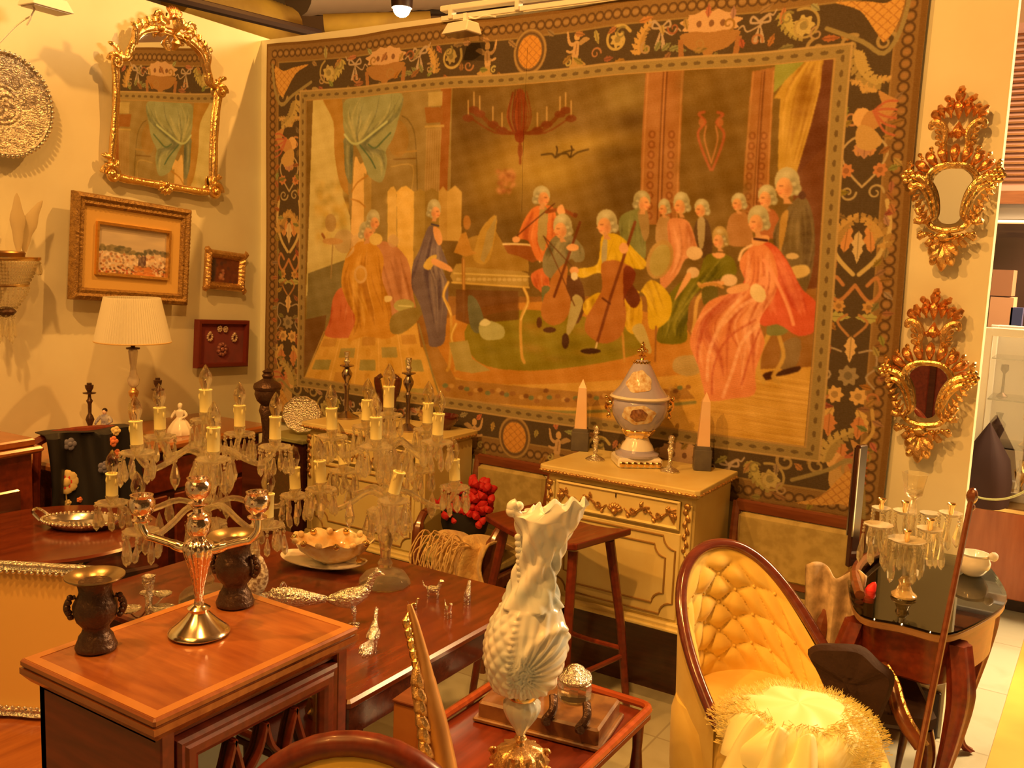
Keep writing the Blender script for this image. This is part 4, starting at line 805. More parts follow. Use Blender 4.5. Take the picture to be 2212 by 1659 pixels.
# landscape painting
def vc_panel(name, w, h, nx, nz_, fn, parent, y=0., rough=.6):
    cvp = np.zeros((nz_, nx, 3)); fn(cvp)
    mb = MB().grid(lambda u, v: ((u-.5)*w, y, (.5-v)*h), nx-1, nz_-1); me = bpy.data.meshes.new(name); me.from_pydata(mb.v, [], mb.f)
    ca_ = me.color_attributes.new('paint', 'FLOAT_COLOR', 'POINT'); l_ = np.clip(s2l(np.clip(cvp.reshape(-1, 3), 0, 255))*GAIN, .008, .9)
    ca_.data.foreach_set('color', np.concatenate([l_, np.ones((len(l_), 1))], 1).astype('f').ravel())
    m_, N_, L_, b_ = nm(name+'_paint'); a_ = N_.new('ShaderNodeAttribute'); a_.attribute_name = 'paint'; L_.new(a_.outputs['Color'], b_.inputs['Base Color']); b_.inputs['Roughness'].default_value = rough
    me.materials.append(m_); o_ = bpy.data.objects.new(name, me); C.objects.link(o_); o_.parent = parent; return o_
def blob(cvp, x, y, rx, ry, col, a=.9):
    h_, w_, _ = cvp.shape; Y_, X_ = np.mgrid[0:h_, 0:w_]; al = np.clip(1.3-((X_/w_-x)/rx)**2-((Y_/h_-y)/ry)**2, 0, 1)*a
    cvp[:] = cvp*(1-al[..., None])+np.array(col)*al[..., None]
def landscape(cvp):
    h_, w_, _ = cvp.shape; cvp[:] = (196, 160, 106); r_ = np.random.default_rng(3)
    for k in range(60): blob(cvp, r_.random(), r_.random()*.4, .2, .06, [(206, 168, 108), (184, 150, 100)][k % 2], .4)
    cvp[int(h_*.5):] = (206, 166, 110)
    for k in range(60): x = r_.random()*.62; blob(cvp, x, .47-.07*math.sin((x+.1)*5)+r_.random()*.12, .035, .035, [(96, 84, 50), (122, 100, 58), (140, 116, 66)][k % 3])
    for k in range(26): x = .6+r_.random()*.4; blob(cvp, x, .5-.1*math.sin((x-.6)*7)+r_.random()*.1, .03, .04, [(92, 82, 52), (126, 104, 66)][k % 2])
    for k in range(170): blob(cvp, r_.random(), .56+r_.random()*.22, .02, .03, [(232, 192, 134), (216, 168, 108), (226, 176, 110), (178, 112, 60), (156, 116, 72)][k % 5])
    for k in range(46): u = r_.random(); blob(cvp, .6+.08*r_.random()-u*.02, .6+.25*u, .02, .05, [(96, 62, 46), (130, 100, 70)][k % 2])
    for k in range(260): blob(cvp, r_.random(), .78+r_.random()*.24, .016, .022, [(150, 86, 40), (112, 76, 40), (186, 116, 56), (96, 74, 40), (206, 150, 84), (166, 66, 30)][k % 6])
    for k in range(30): blob(cvp, .55+r_.random()*.25, .8+r_.random()*.2, .05, .03, [(206, 122, 50), (190, 104, 40)][k % 2], .7)
cc = (PL(155, 411, .05)+PL(410, 450, .05)+PL(395, 660, .05)+PL(140, 650, .05))/4; w, h = .645, .475
t = thing('framed_painting', 'framed landscape painting of white houses among trees under the gilt mirror', 'painting', cc, RL, roll=.065)
m_fr = mat('antique_gold_frame', alb((166, 112, 40)), .45, .25, col2=alb((120, 76, 26)), scale=60, bump=.5, bscale=120)
frame(MB(), w, h, [(0, 0), (0, .02), (.006, .034), (.02, .04), (.032, .03), (.046, .034), (.056, .02), (.06, .0)], 46, .0022, .022).build('frame', m_fr, t)
frame(MB(), w-.108, h-.108, [(0, .006), (.0, .018), (.07, .016), (.07, .002)], 1).build('linen_mount', mat('ochre_linen_mount', alb((206, 146, 58)), .85), t, False)
frame(MB(), w-.236, h-.236, [(0, .01), (.0, .03), (.012, .028), (.016, .004)], 1).build('gilt_slip', M['gilt'], t, False)
vc_panel('canvas', w-.25, h-.25, 150, 110, landscape, t, -.012)
# little gilt framed picture
cc = (PL(443, 535, .03)+PL(536, 542, .03)+PL(522, 633, .03)+PL(430, 630, .03))/4; w, h = .275, .205
t = thing('small_picture', 'little dark picture in a carved gilt frame with curled corners', 'picture', cc, RL, roll=.08)
frame(MB(), w, h, [(0, 0), (0, .014), (.008, .024), (.02, .03), (.034, .022), (.042, .01), (.045, .0)], 24, .003, .02).build('frame', M['gilt_old'], t)
for ex in (-1, 1):
    for ez in (-1, 1): MB().leaf(ex*(w/2-.03), ez*(h/2-.03), math.atan2(ez, ex), .055, .034, .01, -.01, lobes=6).ball((ex*(w/2-.004), -.02, ez*(h/2-.004)), .012, 8, 6).build('corner_scroll', M['gilt_old'], t)
def littlepic(cvp):
    r_ = np.random.default_rng(4); cvp[:] = (112, 54, 26)
    for k in range(60): blob(cvp, r_.random(), r_.random(), .07, .09, [(92, 40, 24), (134, 66, 30), (70, 44, 34), (106, 50, 22)][k % 4], .5)
    for k in range(18): blob(cvp, .3+r_.random()*.16, .45+r_.random()*.4, .05, .06, [(190, 110, 60), (160, 90, 60), (206, 140, 84)][k % 3], .6)
    blob(cvp, .06, .5, .12, .7, (62, 50, 40), .7)
vc_panel('canvas', w-.085, h-.085, 60, 44, littlepic, t, -.008)
# red velvet box frame with brooches
cc = (PL(418, 687, .03)+PL(535, 687, .03)+PL(528, 793, .03)+PL(412, 800, .03))/4; w, h = .355, .25
t = thing('velvet_display_frame', 'dark red velvet display frame holding five small brooches', 'frame', cc, RL, roll=.05)
frame(MB(), w, h, [(0, 0), (0, .03), (.006, .034), (.02, .034), (.024, .012)], 1).build('frame', mat('maroon_frame', alb((104, 30, 14)), .5), t, False)
MB().box((0, -.006, 0), (w-.04, .01, h-.04)).build('velvet', mat('crimson_velvet', alb((126, 26, 22)), .9, sheen=.5, col2=alb((100, 18, 18)), scale=10), t, False)
for (x, z, s_) in ((-.085, .035, 1), (-.02, .078, .8), (.02, .076, .8), (.085, .03, 1), (.0, -.03, 1.6)):
    mb = MB()
    for k in range(9): a = k*2*PI/9; mb.ball((x+.015*s_*math.cos(a), -.016, z+.017*s_*math.sin(a)), .0075*s_, 7, 5)
    mb.ball((x, -.017, z+(.022*s_ if s_ == 1 else 0)), .009*s_, 8, 6); mb.build('brooch', mat('aged_silver_brooch', alb((196, 150, 96)) if s_ < 1.5 else alb((150, 84, 56)), .35, .3), t)
# ------------------------------------------------------------------ crystal pieces shared by the lights
def drop(r=.009, L_=.05): return MB().lathe([(.0006, 0), (r*.35, -.004), (r*.5, -L_*.25), (r, -L_*.62), (r*.8, -L_*.86), (.0006, -L_)], 6)
def beadmb(r=.005, z=0): return MB().ball((0, 0, z), r, 7, 5)
_dm = {}
def pendant(parent, loc, L_=.05, r=.009, beads=1, name='crystal_pendant'):
    key = (round(L_, 3), round(r, 4), beads)
    if key not in _dm:
        mb = MB()
        for k in range(beads): mb.ball((0, 0, -.005-.0105*k), .005, 7, 5)
        d_ = drop(r, L_); zz = -.0105*beads-.001
        mb.add([(v[0], v[1], v[2]+zz) for v in d_.v], d_.f); o_ = mb.build(name, M['crystal'], parent, False); _dm[key] = o_.data
    else: o_ = bpy.data.objects.new(name, _dm[key]); C.objects.link(o_); o_.parent = parent
    o_.location = loc; o_.rotation_euler = (rng.normal()*.05, rng.normal()*.05, rng.random()*3); return o_
# wall light of crystal at the left edge
c = PL(8, 556, .09); U_ = UN(c); t = thing('crystal_wall_light', 'crystal basket wall light with glass feathers at the left photo edge', 'wall light', c, RL)
k_ = U_*1.04
MB().lathe([(.148*1, -.012), (.155, -.006), (.155, .004), (.09, .006)], 40, sy=.55).build('rim_band', M['brass'], t)
MB().lathe([(.085, .004), (.09, .02), (.084, .026), (.06, .028)], 30, sy=.6).build('crown_band', mat('dark_brass', (.30, .17, .07, 1), .35, .9), t)
MB().lathe([(.098, -.118), (.102, -.112), (.098, -.106)], 36, sy=.6, cap=False).build('lower_band', M['brass'], t)
mb = MB()
for row in range(7):
    f = row/6; r = .145-(.047)*f
    n_ = 32
    for k in range(n_):
        a = PI+PI*k/(n_-1)-.0; mb.ball((r*math.cos(a), r*.57*math.sin(a), -.02-.014*row), (.0066, .0066, .0072), 6, 4)
for k in range(15):
    a = PI+PI*k/14
    for q in range(9): f = q/8; r = .098-.075*f**1.4; mb.ball((r*math.cos(a), r*.6*math.sin(a), -.125-.105*f), .0055, 6, 4)
mb.build('bead_basket', M['crystal'], t, False)['kind'] = 'stuff'
MB().lathe([(.002, -.245), (.03, -.235), (.042, -.22), (.03, -.205), (.01, -.2)], 16).build('bottom_cup', M['bronze'], t)
for k in range(9): a = 2*PI*k/9; pendant(t, (.03*math.cos(a), .03*math.sin(a), -.232), .1 if k % 2 else .075, .008, 2)
for k in range(5): pendant(t, (.148-.012*k, -.02-.012*k, -.014), .045, .009, 1)
for (x, dx, hh_, y) in ((-.07, -.05, .2, -.02), (.035, .0, .235, -.045), (.085, .085, .215, -.01)):
    P = [(x+dx*f**2, y, .025+hh_*f) for f in np.linspace(0, 1, 12)]
    wl = [.009+.022*math.sin(PI*min(1, f*1.05+.0)**1.1)*(1+.18*math.sin(f*14)) for f in np.linspace(0, 1, 12)]; wl[-1] = .003
    MB().tube(P, wl, 8, flat=(1, .22)).build('glass_feather', mat('frosted_feather_glass', (.78, .70, .50, 1), .3, trans=.35, ior=1.3) if x < 0 else bpy.data.materials['frosted_feather_glass'], t)
# ------------------------------------------------------------------ the pair of cornucopia mirrors on the end of the wall
def cornucopia(label, topc, botc, lc_, rc_, dark):
    a = PY(*topc, D-.03); b = PY(*botc, D-.03); cx = (PY(*lc_, D-.03)[0]+PY(*rc_, D-.03)[0])/2; cz = (a[2]+b[2])/2
    s_ = (a[2]-b[2])/1590.; wx = (PY(*rc_, D-.03)[0]-PY(*lc_, D-.03)[0])/925.
    t = thing('gilded_mirror', label, 'mirror', (cx, D-.028, cz), 0, 'pair of carved gilded mirrors beside the tapestry', roll=.0)
    g = lambda X_, Z_: ((X_-490)*wx, (850-Z_)*s_)
    sym = lambda P, e: [(e*x, z) for x, z in P]
    gh = [g(490, 745), g(600, 770), g(672, 850), g(640, 960), g(606, 1080), g(600, 1180), g(560, 1235), g(490, 1250)]
    o2 = gh+[(-x, z) for x, z in gh[-2:0:-1]]
    MB().prism(cr(o2, 4, True), -.004, .004).build('glass', M['mirror'], t, False)
    tb = lambda P, r, y=-.016, n=8: ([(x, y, z) for x, z in cr(P, 5)], r if not hasattr(r, '__len__') else np.interp(np.linspace(0, 1, (len(P)-1)*5+1), np.linspace(0, 1, len(r)), r), n)
    mb = MB(); P = [g(250, 870), g(270, 790), g(360, 728), g(490, 712), g(620, 728), g(710, 790), g(735, 870)]; mb.tube(*tb(P, .009, -.022)); 
    mb.tube(*tb([(p[0]*.9, p[1]-.008) for p in P], .0055, -.014)); mb.build('arch_rim', M['gilt'], t)
    mb = MB()
    for k in range(9):
        a_ = math.radians(18+18*k); cx0, cz0 = g(490, 900); L1 = .075*(1 if k not in (0, 8) else .8)
        x0 = cx0+math.cos(a_)*240*wx; z0 = cz0+math.sin(a_)*180*s_; mb.leaf(x0, z0, a_, L1, .030, .012, -.006)
    mb.build('shell_fluting', M['gilt_red'], t)
    for e in (-1, 1):
        for k in range(4): mb = MB(); x, z = g(490+e*(110+95*k), 570+[0, 40, 90, 150][k]); mb.leaf(x, z, PI/2-e*(.2+.2*k), .024, .014, .007, -.02); mb.ball((x, -.022, z), .006, 7, 5); mb.build('rim_bud', M['gilt'], t)
    for e in (-1, 1):
        G = lambda X_, Z_: (lambda q: (e*q[0], q[1]))(g(X_, Z_))
        mb = MB(); mb.tube(*tb([G(905, 870), G(830, 830), G(740, 870), G(665, 960), G(625, 1070), G(615, 1170), G(650, 1225)], [.004, .015, .017, .014, .011, .008, .005], -.02))
        mb.tube(*tb([G(890, 940), G(830, 900), G(760, 930), G(700, 1010), G(660, 1110), G(640, 1190)], [.003, .011, .012, .01, .008, .004], -.026))
        mb.tube([( G(870, 915)[0]+.012*math.cos(q)*(1-q/9), -.03, G(870, 915)[1]+.012*math.sin(q)*(1-q/9)) for q in np.linspace(0, 7, 16)], .005, 6); mb.build('c_scroll', M['gilt'], t)
        mb = MB()
        for k in range(6): x, z = G(800-28*k, 930+48*k); mb.leaf(x, z, -PI/2+e*(.9-.12*k), .036, .018, .009, -.03, lobes=5)
        mb.build('acanthus_leaf', M['gilt_old'], t)
        mb = MB(); fx, fz = G(905, 820)
        for k in range(6): q = 2*PI*k/6; mb.ball((fx+.016*math.cos(q), -.03, fz+.018*math.sin(q)), (.011, .007, .011), 8, 6)
        mb.ball((fx, -.036, fz), .009, 8, 6); mb.leaf(fx, fz+.015, PI/2, .035, .018, .008, -.024); mb.build('flower', M['gilt'], t)
        mb = MB()
        for k, (X_, Z_, a_) in enumerate(((700, 1250, .3), (740, 1200, 1.1), (660, 1330, -.5), (600, 1370, -.9), (560, 1350, -1.3))): x, z = G(X_, Z_); mb.leaf(x, z, a_ if e > 0 else PI-a_, .045, .024, .011, -.016, lobes=6)
        x, z = G(735, 1215); mb.tube([(x+e*.012*math.cos(q)*(1-q/9), -.03, z+.012*math.sin(q)*(1-q/9)) for q in np.linspace(0, 7, 14)], .0045, 6); mb.build('lower_foliage', M['gilt_old'], t)
        mb = MB(); mb.tube(*tb([G(585, 620), G(600, 520), G(590, 440), G(630, 370), G(690, 335), G(735, 345), G(740, 385), G(705, 385)], [.009, .009, .012, .013, .012, .010, .008, .004], -.018))
        for k in range(4): x, z = G(615+6*k, 560-55*k); mb.leaf(x, z, PI/2-e*.9, .03, .016, .007, -.02)
        mb.build('crest_scroll', M['gilt_old'], t)
    mb = MB(); mb.tube(*tb([g(280, 1215), g(340, 1280), g(440, 1310), g(540, 1308), g(640, 1280), g(700, 1215)], .011, -.024)); mb.ball((g(470, 1370)[0], -.03, g(470, 1370)[1]), (.03, .012, .016), 12, 8)
    for k in range(11): x = -.085+.017*k; mb.ball((x, -.028, g(490, 1330+40*math.cos(x*16))[1]), (.009, .009, .009), 8, 6)
    mb.build('bottom_rim', M['gilt'], t)
    mb = MB(); x0, z0 = g(470, 1400)
    for k, (a_, L1) in enumerate(((-1.57, .11), (-1.2, .095), (-1.94, .095), (-.85, .07), (-2.3, .07))): mb.leaf(x0, z0, a_, L1, .034, .014, -.012, lobes=7)
    for e in (-1, 1): mb.leaf(x0+e*.012, z0-.045, -PI/2+e*.5, .05, .024, .014, -.018)
    mb.build('leaf_pendant', M['gilt_old'], t)
    mb = MB()
    for k, (X_, Z_, a_, L1, w1) in enumerate(((490, 320, PI/2, .075, .03), (420, 300, 1.75, .055, .026), (560, 300, 1.39, .055, .026), (360, 300, 2.0, .05, .026), (620, 300, 1.14, .05, .026), (490, 210, PI/2, .07, .03), (440, 230, 1.9, .045, .022), (545, 230, 1.24, .045, .022), (330, 330, 2.2, .05, .03), (660, 320, .95, .055, .03), (500, 330, -PI/2, .06, .034), (470, 400, -1.9, .03, .02), (530, 390, -1.2, .03, .02), (500, 110, PI/2, .035, .022), (400, 180, 2., .035, .02), (590, 180, 1.1, .035, .02))):
        x, z = g(X_, Z_); mb.leaf(x, z, a_, L1, w1, .012, -.01, lobes=5 if k % 2 else 0)
    mb.build('crest_plume', M['gilt_red'], t)
    return t
cornucopia('upper carved gilded mirror with bright glass and leafy crest beside the tapestry', (2065, 196), (2040, 577), (1956, 372), (2170, 368), 0)
cornucopia('lower carved gilded mirror with dark glass and leafy crest beside the tapestry', (2020, 631), (2005, 993), (1905, 802), (2113, 806), 1)
# ------------------------------------------------------------------ furniture helpers
def turned(name, label, cat, base, U, parts, group=None, n=24, rz=0, parent=None):
    t = thing(name, label, cat, base, rz, group)
    for pn, m_, prof in parts: MB().lathe([(r*U, h*U) for r, h in prof], n).build(pn, m_, t)
    return t
def cabriole(mb, x, y, h, top=.03, s=1, ex=1, ey=-1, foot=.02):
    P = [(x, y, h), (x+ex*.022*s, y+ey*.022*s, h*.82), (x+ex*.018*s, y+ey*.018*s, h*.6), (x, y, h*.35), (x-ex*.004, y-ey*.004, h*.14), (x+ex*.014*s, y+ey*.014*s, h*.03), (x+ex*.02*s, y+ey*.02*s, .004)]
    R = [top, top*.95, top*.7, top*.5, top*.4, foot*.8, foot]; q = cr([p+(r,) for p, r in zip(P, R)], 4)
    return mb.tube([p[:3] for p in q], [p[3] for p in q], 10)
# ------------------------------------------------------------------ left: sideboard along the wall and what stands on it
SB = .85
def LWP(y, off, z): q = LC+ld*((y-D)/ld[1])+LN*off; return np.array([q[0], q[1], z])
c = LWP(2.58, .27, 0); t = thing('sideboard', 'long walnut sideboard against the left wall under the painting', 'sideboard', c, RL)
MB().box((0, .0, SB/2), (1.10, .44, SB-.06), 0, .006).build('body', M['wood_dark'], t, False)
MB().box((0, -.005, SB-.018), (1.18, .52, .036), 0, .01).build('top', wood('walnut_top', (176, 96, 30), (130, 62, 18), axis=0), t, False)
for k in (-1, 0, 1): MB().box((k*.36, -.226, SB-.15), (.33, .016, .14), 0, .005).build('drawer', M['wood_red'], t, False)
for k in (-.5, .5): MB().box((k*.54, -.226, .36), (.5, .016, .5), 0, .005).build('door', M['wood_red'], t, False)
q = PZ(290, 945, SB); U_ = UN(q); t = thing('table_lamp', 'table lamp with pleated cream shade on a glass and brass column', 'lamp', q, CY)
MB().lathe([(r*U_, h*U_) for r, h in [(28, 0), (30, 3), (24, 7), (9, 12), (7, 20)]], 6).build('base', M['brass'], t, False)
MB().lathe([(r*U_, h*U_) for r, h in [(7, 20), (10, 26), (6, 34), (9, 44), (11, 54), (6, 62), (5, 84), (9, 92), (11, 100), (6, 106), (5, 110)]], 20).build('brass_column', M['gilt_old'], t)
MB().lathe([(r*U_, h*U_) for r, h in [(6, 110), (11, 116), (13, 126), (8, 136), (6, 152), (9, 178), (10, 188), (7, 192)]], 20).build('glass_column', mat('milky_crystal', (.92, .86, .8, 1), .08, trans=.6), t)
MB().lathe([(r*U_, h*U_) for r, h in [(14, 192), (14, 195), (4, 197), (9, 206), (9, 212), (4, 216), (3, 232)]], 20).build('collar', M['bronze'], t)
h0, h1, r0, r1 = 208*U_, 302*U_, 77*U_, 56*U_; n_ = 168
rs = [[((r+(.0022 if j % 2 else -.0022))*math.cos(2*PI*j/n_), (r+(.0022 if j % 2 else -.0022))*math.sin(2*PI*j/n_), h) for j in range(n_)] for r, h in ((r0, h0), (r1, h1), (r1-.003, h1), (r0-.003, h0))]
m_sh, N_, L_, b_ = nm('pleated_cream_silk'); b_.inputs['Base Color'].default_value = alb((252, 214, 134)); b_.inputs['Roughness'].default_value = .8
tr_ = N_.new('ShaderNodeBsdfTranslucent'); tr_.inputs[0].default_value = alb((252, 214, 134)); x_ = N_.new('ShaderNodeMixShader'); x_.inputs[0].default_value = .35
L_.new(b_.outputs[0], x_.inputs[1]); L_.new(tr_.outputs[0], x_.inputs[2]); L_.new(x_.outputs[0], N_['Material Output'].inputs[0])
MB().loft(rs, False, True).build('lamp_shade', m_sh, t, True, None, 20)
MB().tube([(r0*math.cos(a), r0*math.sin(a), h0) for a in np.linspace(0, 2*PI, 40)[:-1]], .003, 6, close=True).build('shade_trim', mat('shade_piping', alb((214, 156, 70)), .7), t)
cs_prof = lambda H: [('stick', M['bronze'], [(17, 0), (18, 3), (8, 8), (4, 14), (5, H*.2), (9, H*.3), (7, H*.36), (3.5, H*.42), (4, H*.6), (7, H*.66), (4, H*.7), (3, H*.78)]), ('drip_pan', M['bronze'], [(3, H*.78), (13, H*.80), (13.5, H*.815), (4, H*.83)]), ('socket', M['bronze'], [(4, H*.83), (8, H*.9), (9, H*.96), (5, H*.965), (5, H)])]
q = PZ(195, 940, SB); turned('candlestick', 'dark bronze candlestick at left end of the sideboard beside the boy figurine', 'candlestick', q, UN(q), cs_prof(114))
q = PZ(342, 945, SB); turned('candlestick', 'dark bronze candlestick on the sideboard behind the crystal candelabrum, right of the lamp', 'candlestick', q, UN(q), cs_prof(130))
def figurine(label, q, hpx, dress, skin, hair, wide=.2, rz=0, cat='figurine'):
    U_ = UN(q); H_ = hpx*U_; t = thing('porcelain_figurine', label, cat, q, CY+rz)
    if wide > .25:
        mb = MB().lathe([(wide*1.0*H_, 0), (wide*1.05*H_, .03*H_), (wide*.95*H_, .2*H_), (wide*.6*H_, .4*H_), (.11*H_, .52*H_), (.1*H_, .56*H_), (.14*H_, .68*H_), (.12*H_, .74*H_), (.045*H_, .78*H_), (.04*H_, .8*H_)], 28, fn=lambda a, h: 1+.07*math.sin(9*a)*(h < .45*H_))
    else:
        mb = MB().lathe([(.17*H_, 0), (.18*H_, .04*H_), (.1*H_, .06*H_)], 16)
        for e in (-1, 1): mb.tube([(e*.05*H_, 0, .05*H_), (e*.055*H_, .01*H_, .25*H_), (e*.04*H_, 0, .46*H_)], [.035*H_, .045*H_, .06*H_], 10)
        mb.lathe([(.1*H_, .4*H_), (.12*H_, .46*H_), (.1*H_, .58*H_), (.13*H_, .72*H_), (.1*H_, .78*H_), (.045*H_, .8*H_)], 18, sy=.7)
    mb.build('body', dress, t)
    mb = MB()
    for e in (-1, 1): mb.tube(cr([(e*.12*H_, 0, .73*H_), (e*.21*H_, -.03*H_, .6*H_), (e*(.1 if e > 0 else .22)*H_, -.12*H_, .52*H_)], 4), [.045*H_]*5+[.035*H_]*2+[.03*H_]*2, 8)
    mb.build('arms', dress, t)
    MB().ball((0, 0, .87*H_), (.065*H_, .07*H_, .085*H_), 14, 10).ball((0, -.072*H_, .865*H_), (.012*H_, .014*H_, .016*H_), 6, 5).build('head', skin, t)
    MB().ball((0, .018*H_, .905*H_), (.075*H_, .075*H_, .075*H_), 14, 8).build('hair', hair, t); return t
M['blue_por'] = mat('blue_white_porcelain', alb((220, 190, 140)), .15, col2=alb((96, 84, 96)), scale=40)
figurine('small porcelain boy figurine in pale coat on the sideboard, left of the lamp', PZ(227, 953, SB), 74, M['blue_por'], mat('por_skin', alb((232, 176, 120)), .2), M['dark'], .15)
figurine('white porcelain lady figurine in wide skirt on the sideboard, right of the lamp', PZ(389, 938, SB), 70, M['porc'], M['porc'], M['porc'], .36)
# far left cabinet
c = LWP(1.50, .33, 0); t = thing('mahogany_cabinet', 'red mahogany cabinet with moulded top at the left photo edge', 'cabinet', c, RL)
MB().box((0, 0, .47), (.72, .56, .94), 0, .006).build('body', M['wood_red'], t, False)
MB().box((0, 0, .945), (.78, .62, .025), 0, .008).box((0, 0, .972), (.74, .58, .03), 0, .006).build('top', M['wood_orange'], t, False)
MB().box((.0, -.29, .42), (.6, .02, .78), 0, .006).build('door', M['wood_dark'], t, False); MB().ball((.24, -.31, .5), .012, 8, 6).build('knob', M['brass'], t)
# chair with the embroidered shawl
q = np.array([-3.30, 2.14, 0]); t = thing('wooden_chair', 'mahogany chair back under the black embroidered shawl', 'chair', q, math.radians(75))
for e in (-1, 1):
    MB().tube(cr([(e*.17, .0, .02), (e*.18, -.02, .42), (e*.19, .0, .7), (e*.17, .03, .93)], 4), .016, 8).build('rear_post', M['wood_red'], t); MB().tube([(e*.18, -.2, 0), (e*.18, -.2, .42)], .016, 8).build('leg', M['wood_red'], t)
MB().tube(cr([(-.19, .03, .93), (-.1, .03, .965), (.1, .03, .965), (.19, .03, .93)], 5), .018, 8).build('crest_rail', M['wood_red'], t)
MB().box((0, -.10, .43), (.4, .22, .04), 0, .01).build('seat', M['wood_dark'], t, False); MB().box((0, .01, .66), (.34, .018, .05)).build('slat', M['wood_red'], t, False)
def shawlf(u, v):
    x = (u-.5)*.34+.03*math.sin(v*3); s_ = v*.62
    if s_ < .08: y, z = .06-.09*(s_/.08), .975+.004*math.sin(u*9)
    else: y, z = -.03-.02*math.sin(u*11+v*4)-.012*math.sin(u*23), .975-(s_-.08)
    return (x*(1+.1*v), y, z)
m_, N_, L_, b_ = nm('black_embroidered_silk'); b_.inputs['Base Color'].default_value = (.014, .014, .02, 1); b_.inputs['Roughness'].default_value = .5
sh = MB().grid(shawlf, 40, 40).build('embroidered_shawl', m_, None, True, [('solid', .004)]); sh.location = t.location; sh.rotation_euler = t.rotation_euler
tag(sh, 'black silk shawl embroidered with a red rose, draped over a chair back at left', 'shawl')
def emb(name, u0, v0, r, col, petals=6, sx=1., sz=1.):
    mb = MB()
    for k in range(petals):
        a = 2*PI*k/petals; p = shawlf(u0, v0); mb.ball((p[0]+r*.55*math.cos(a)*sx, p[1]-.006, p[2]+r*.55*math.sin(a)*sz), (r*.5*sx, .004, r*.5*sz), 8, 5)
    p = shawlf(u0, v0); mb.ball((p[0], p[1]-.009, p[2]), (r*.4, .005, r*.4), 8, 5); return mb.build(name, col, sh)
m_rose = mat('red_silk_thread', alb((214, 62, 34)), .6); m_cr = mat('cream_silk_thread', alb((226, 176, 88)), .6); m_pale = mat('grey_silk_thread', alb((112, 96, 84)), .6); m_or = mat('orange_silk_thread', alb((220, 110, 50)), .6)
emb('rose_edge', .17, .44, .047, m_cr, 9); emb('rose', .17, .44, .036, m_rose, 7)
for (u, v, r, m2) in ((.2, .58, .014, m_cr), (.3, .56, .012, m_or), (.18, .66, .011, m_cr), (.17, .76, .011, m_cr), (.25, .2, .025, m_pale), (.55, .36, .025, m_pale), (.68, .2, .022, m_or), (.72, .29, .02, m_or), (.3, .88, .018, m_or), (.75, .14, .02, m_cr)): emb('blossom', u, v, r, m2, 5)
MB().tube([tuple(np.array(shawlf(.17+.01*k, .48+.06*k))+(0, -.005, 0)) for k in range(6)], .003, 5).build('stem', m_cr, sh)
# round table with the silver tray
q = PZ(120, 1146, .74); t = thing('round_table', 'round mahogany table carrying the oval silver tray at left', 'table', (q[0], q[1], 0))
MB().lathe([(.28, .715), (.33, .722), (.335, .733), (.325, .74), (.01, .74)], 48).build('top', M['wood_top'], t, True, None, 25)
MB().lathe([(.035, .06), (.05, .12), (.03, .2), (.045, .4), (.03, .6), (.06, .71)], 20).build('pedestal', M['wood_red'], t)
for k in range(3): a = 2*PI*k/3; MB().tube(cr([(.03*math.cos(a), .03*math.sin(a), .2), (.16*math.cos(a), .16*math.sin(a), .12), (.27*math.cos(a), .27*math.sin(a), .012)], 5), [.028]*5+[.02]*5+[.016], 8).build('foot', M['wood_red'], t)
for k in (2.1, 5.4): MB().ball((.31*math.cos(k+CY), .31*math.sin(k+CY), .718), .008, 8, 6).build('stud', M['brass'], t)
q = PZ(176, 1137, .742); t = thing('silver_tray', 'oval silver tray with gadrooned rim and handle on the round table', 'tray', q, CY)
rs = []
for r, h in ((.75, .0), (.78, .002), (.9, .012), (1.0, .022), (1.0, .025), (.88, .016), (.78, .006), (.01, .005)): rs.append([(.128*r*math.cos(2*PI*j/60)*(1+(.02*math.sin(j*PI*.5) if r > .95 else 0)), .082*r*math.sin(2*PI*j/60), h) for j in range(60)])
MB().loft(rs, True).build('dish', mat('tray_silver', (.9, .86, .8, 1), .18, 1), t, True)
mb = MB()
for j in range(52): a = 2*PI*j/52; mb.ball((.13*math.cos(a), .084*math.sin(a), .026), .0065, 7, 5)
mb.build('gadroon_rim', M['silver'], t)
for e in (-1, 1): MB().tube(cr([(e*.125, -.03, .024), (e*.155, -.02, .05), (e*.155, .02, .05), (e*.125, .03, .024)], 5), .006, 7).build('handle', M['silver'], t)
# dim pieces under the round table
c = PZ(150, 1250, .55); t = thing('dark_chest', 'dark wooden chest in shadow behind the mahogany table and round table', 'chest', (-2.70, 2.62, 0)); MB().box((0, 0, .2), (.5, .3, .4), 0, .01).build('body', M['dark'], t, False); MB().box((0, 0, .42), (.54, .34, .04), 0, .01).build('lid', M['wood_dark'], t, False)
t = thing('low_rail_chair', 'low mahogany armchair with curved arm rail, dim behind the silver picture frame', 'chair', (-2.86, .92, 0), .5)
MB().tube(cr([(-.25, -.2, .60), (-.27, .05, .64), (-.2, .22, .66), (.0, .27, .67), (.2, .22, .66), (.27, .05, .64), (.25, -.2, .60)], 6), .022, 8).build('arm_rail', M['wood_mid'], t)
MB().box((0, 0, .40), (.48, .46, .06), 0, .02).build('seat', M['dark'], t, False)
for ex in (-1, 1):
    for ey in (-1, 1): MB().tube([(ex*.22, ey*.2, 0), (ex*.22, ey*.2, .62 if ey < 0 else .65)], .018, 8).build('leg', M['wood_mid'], t)
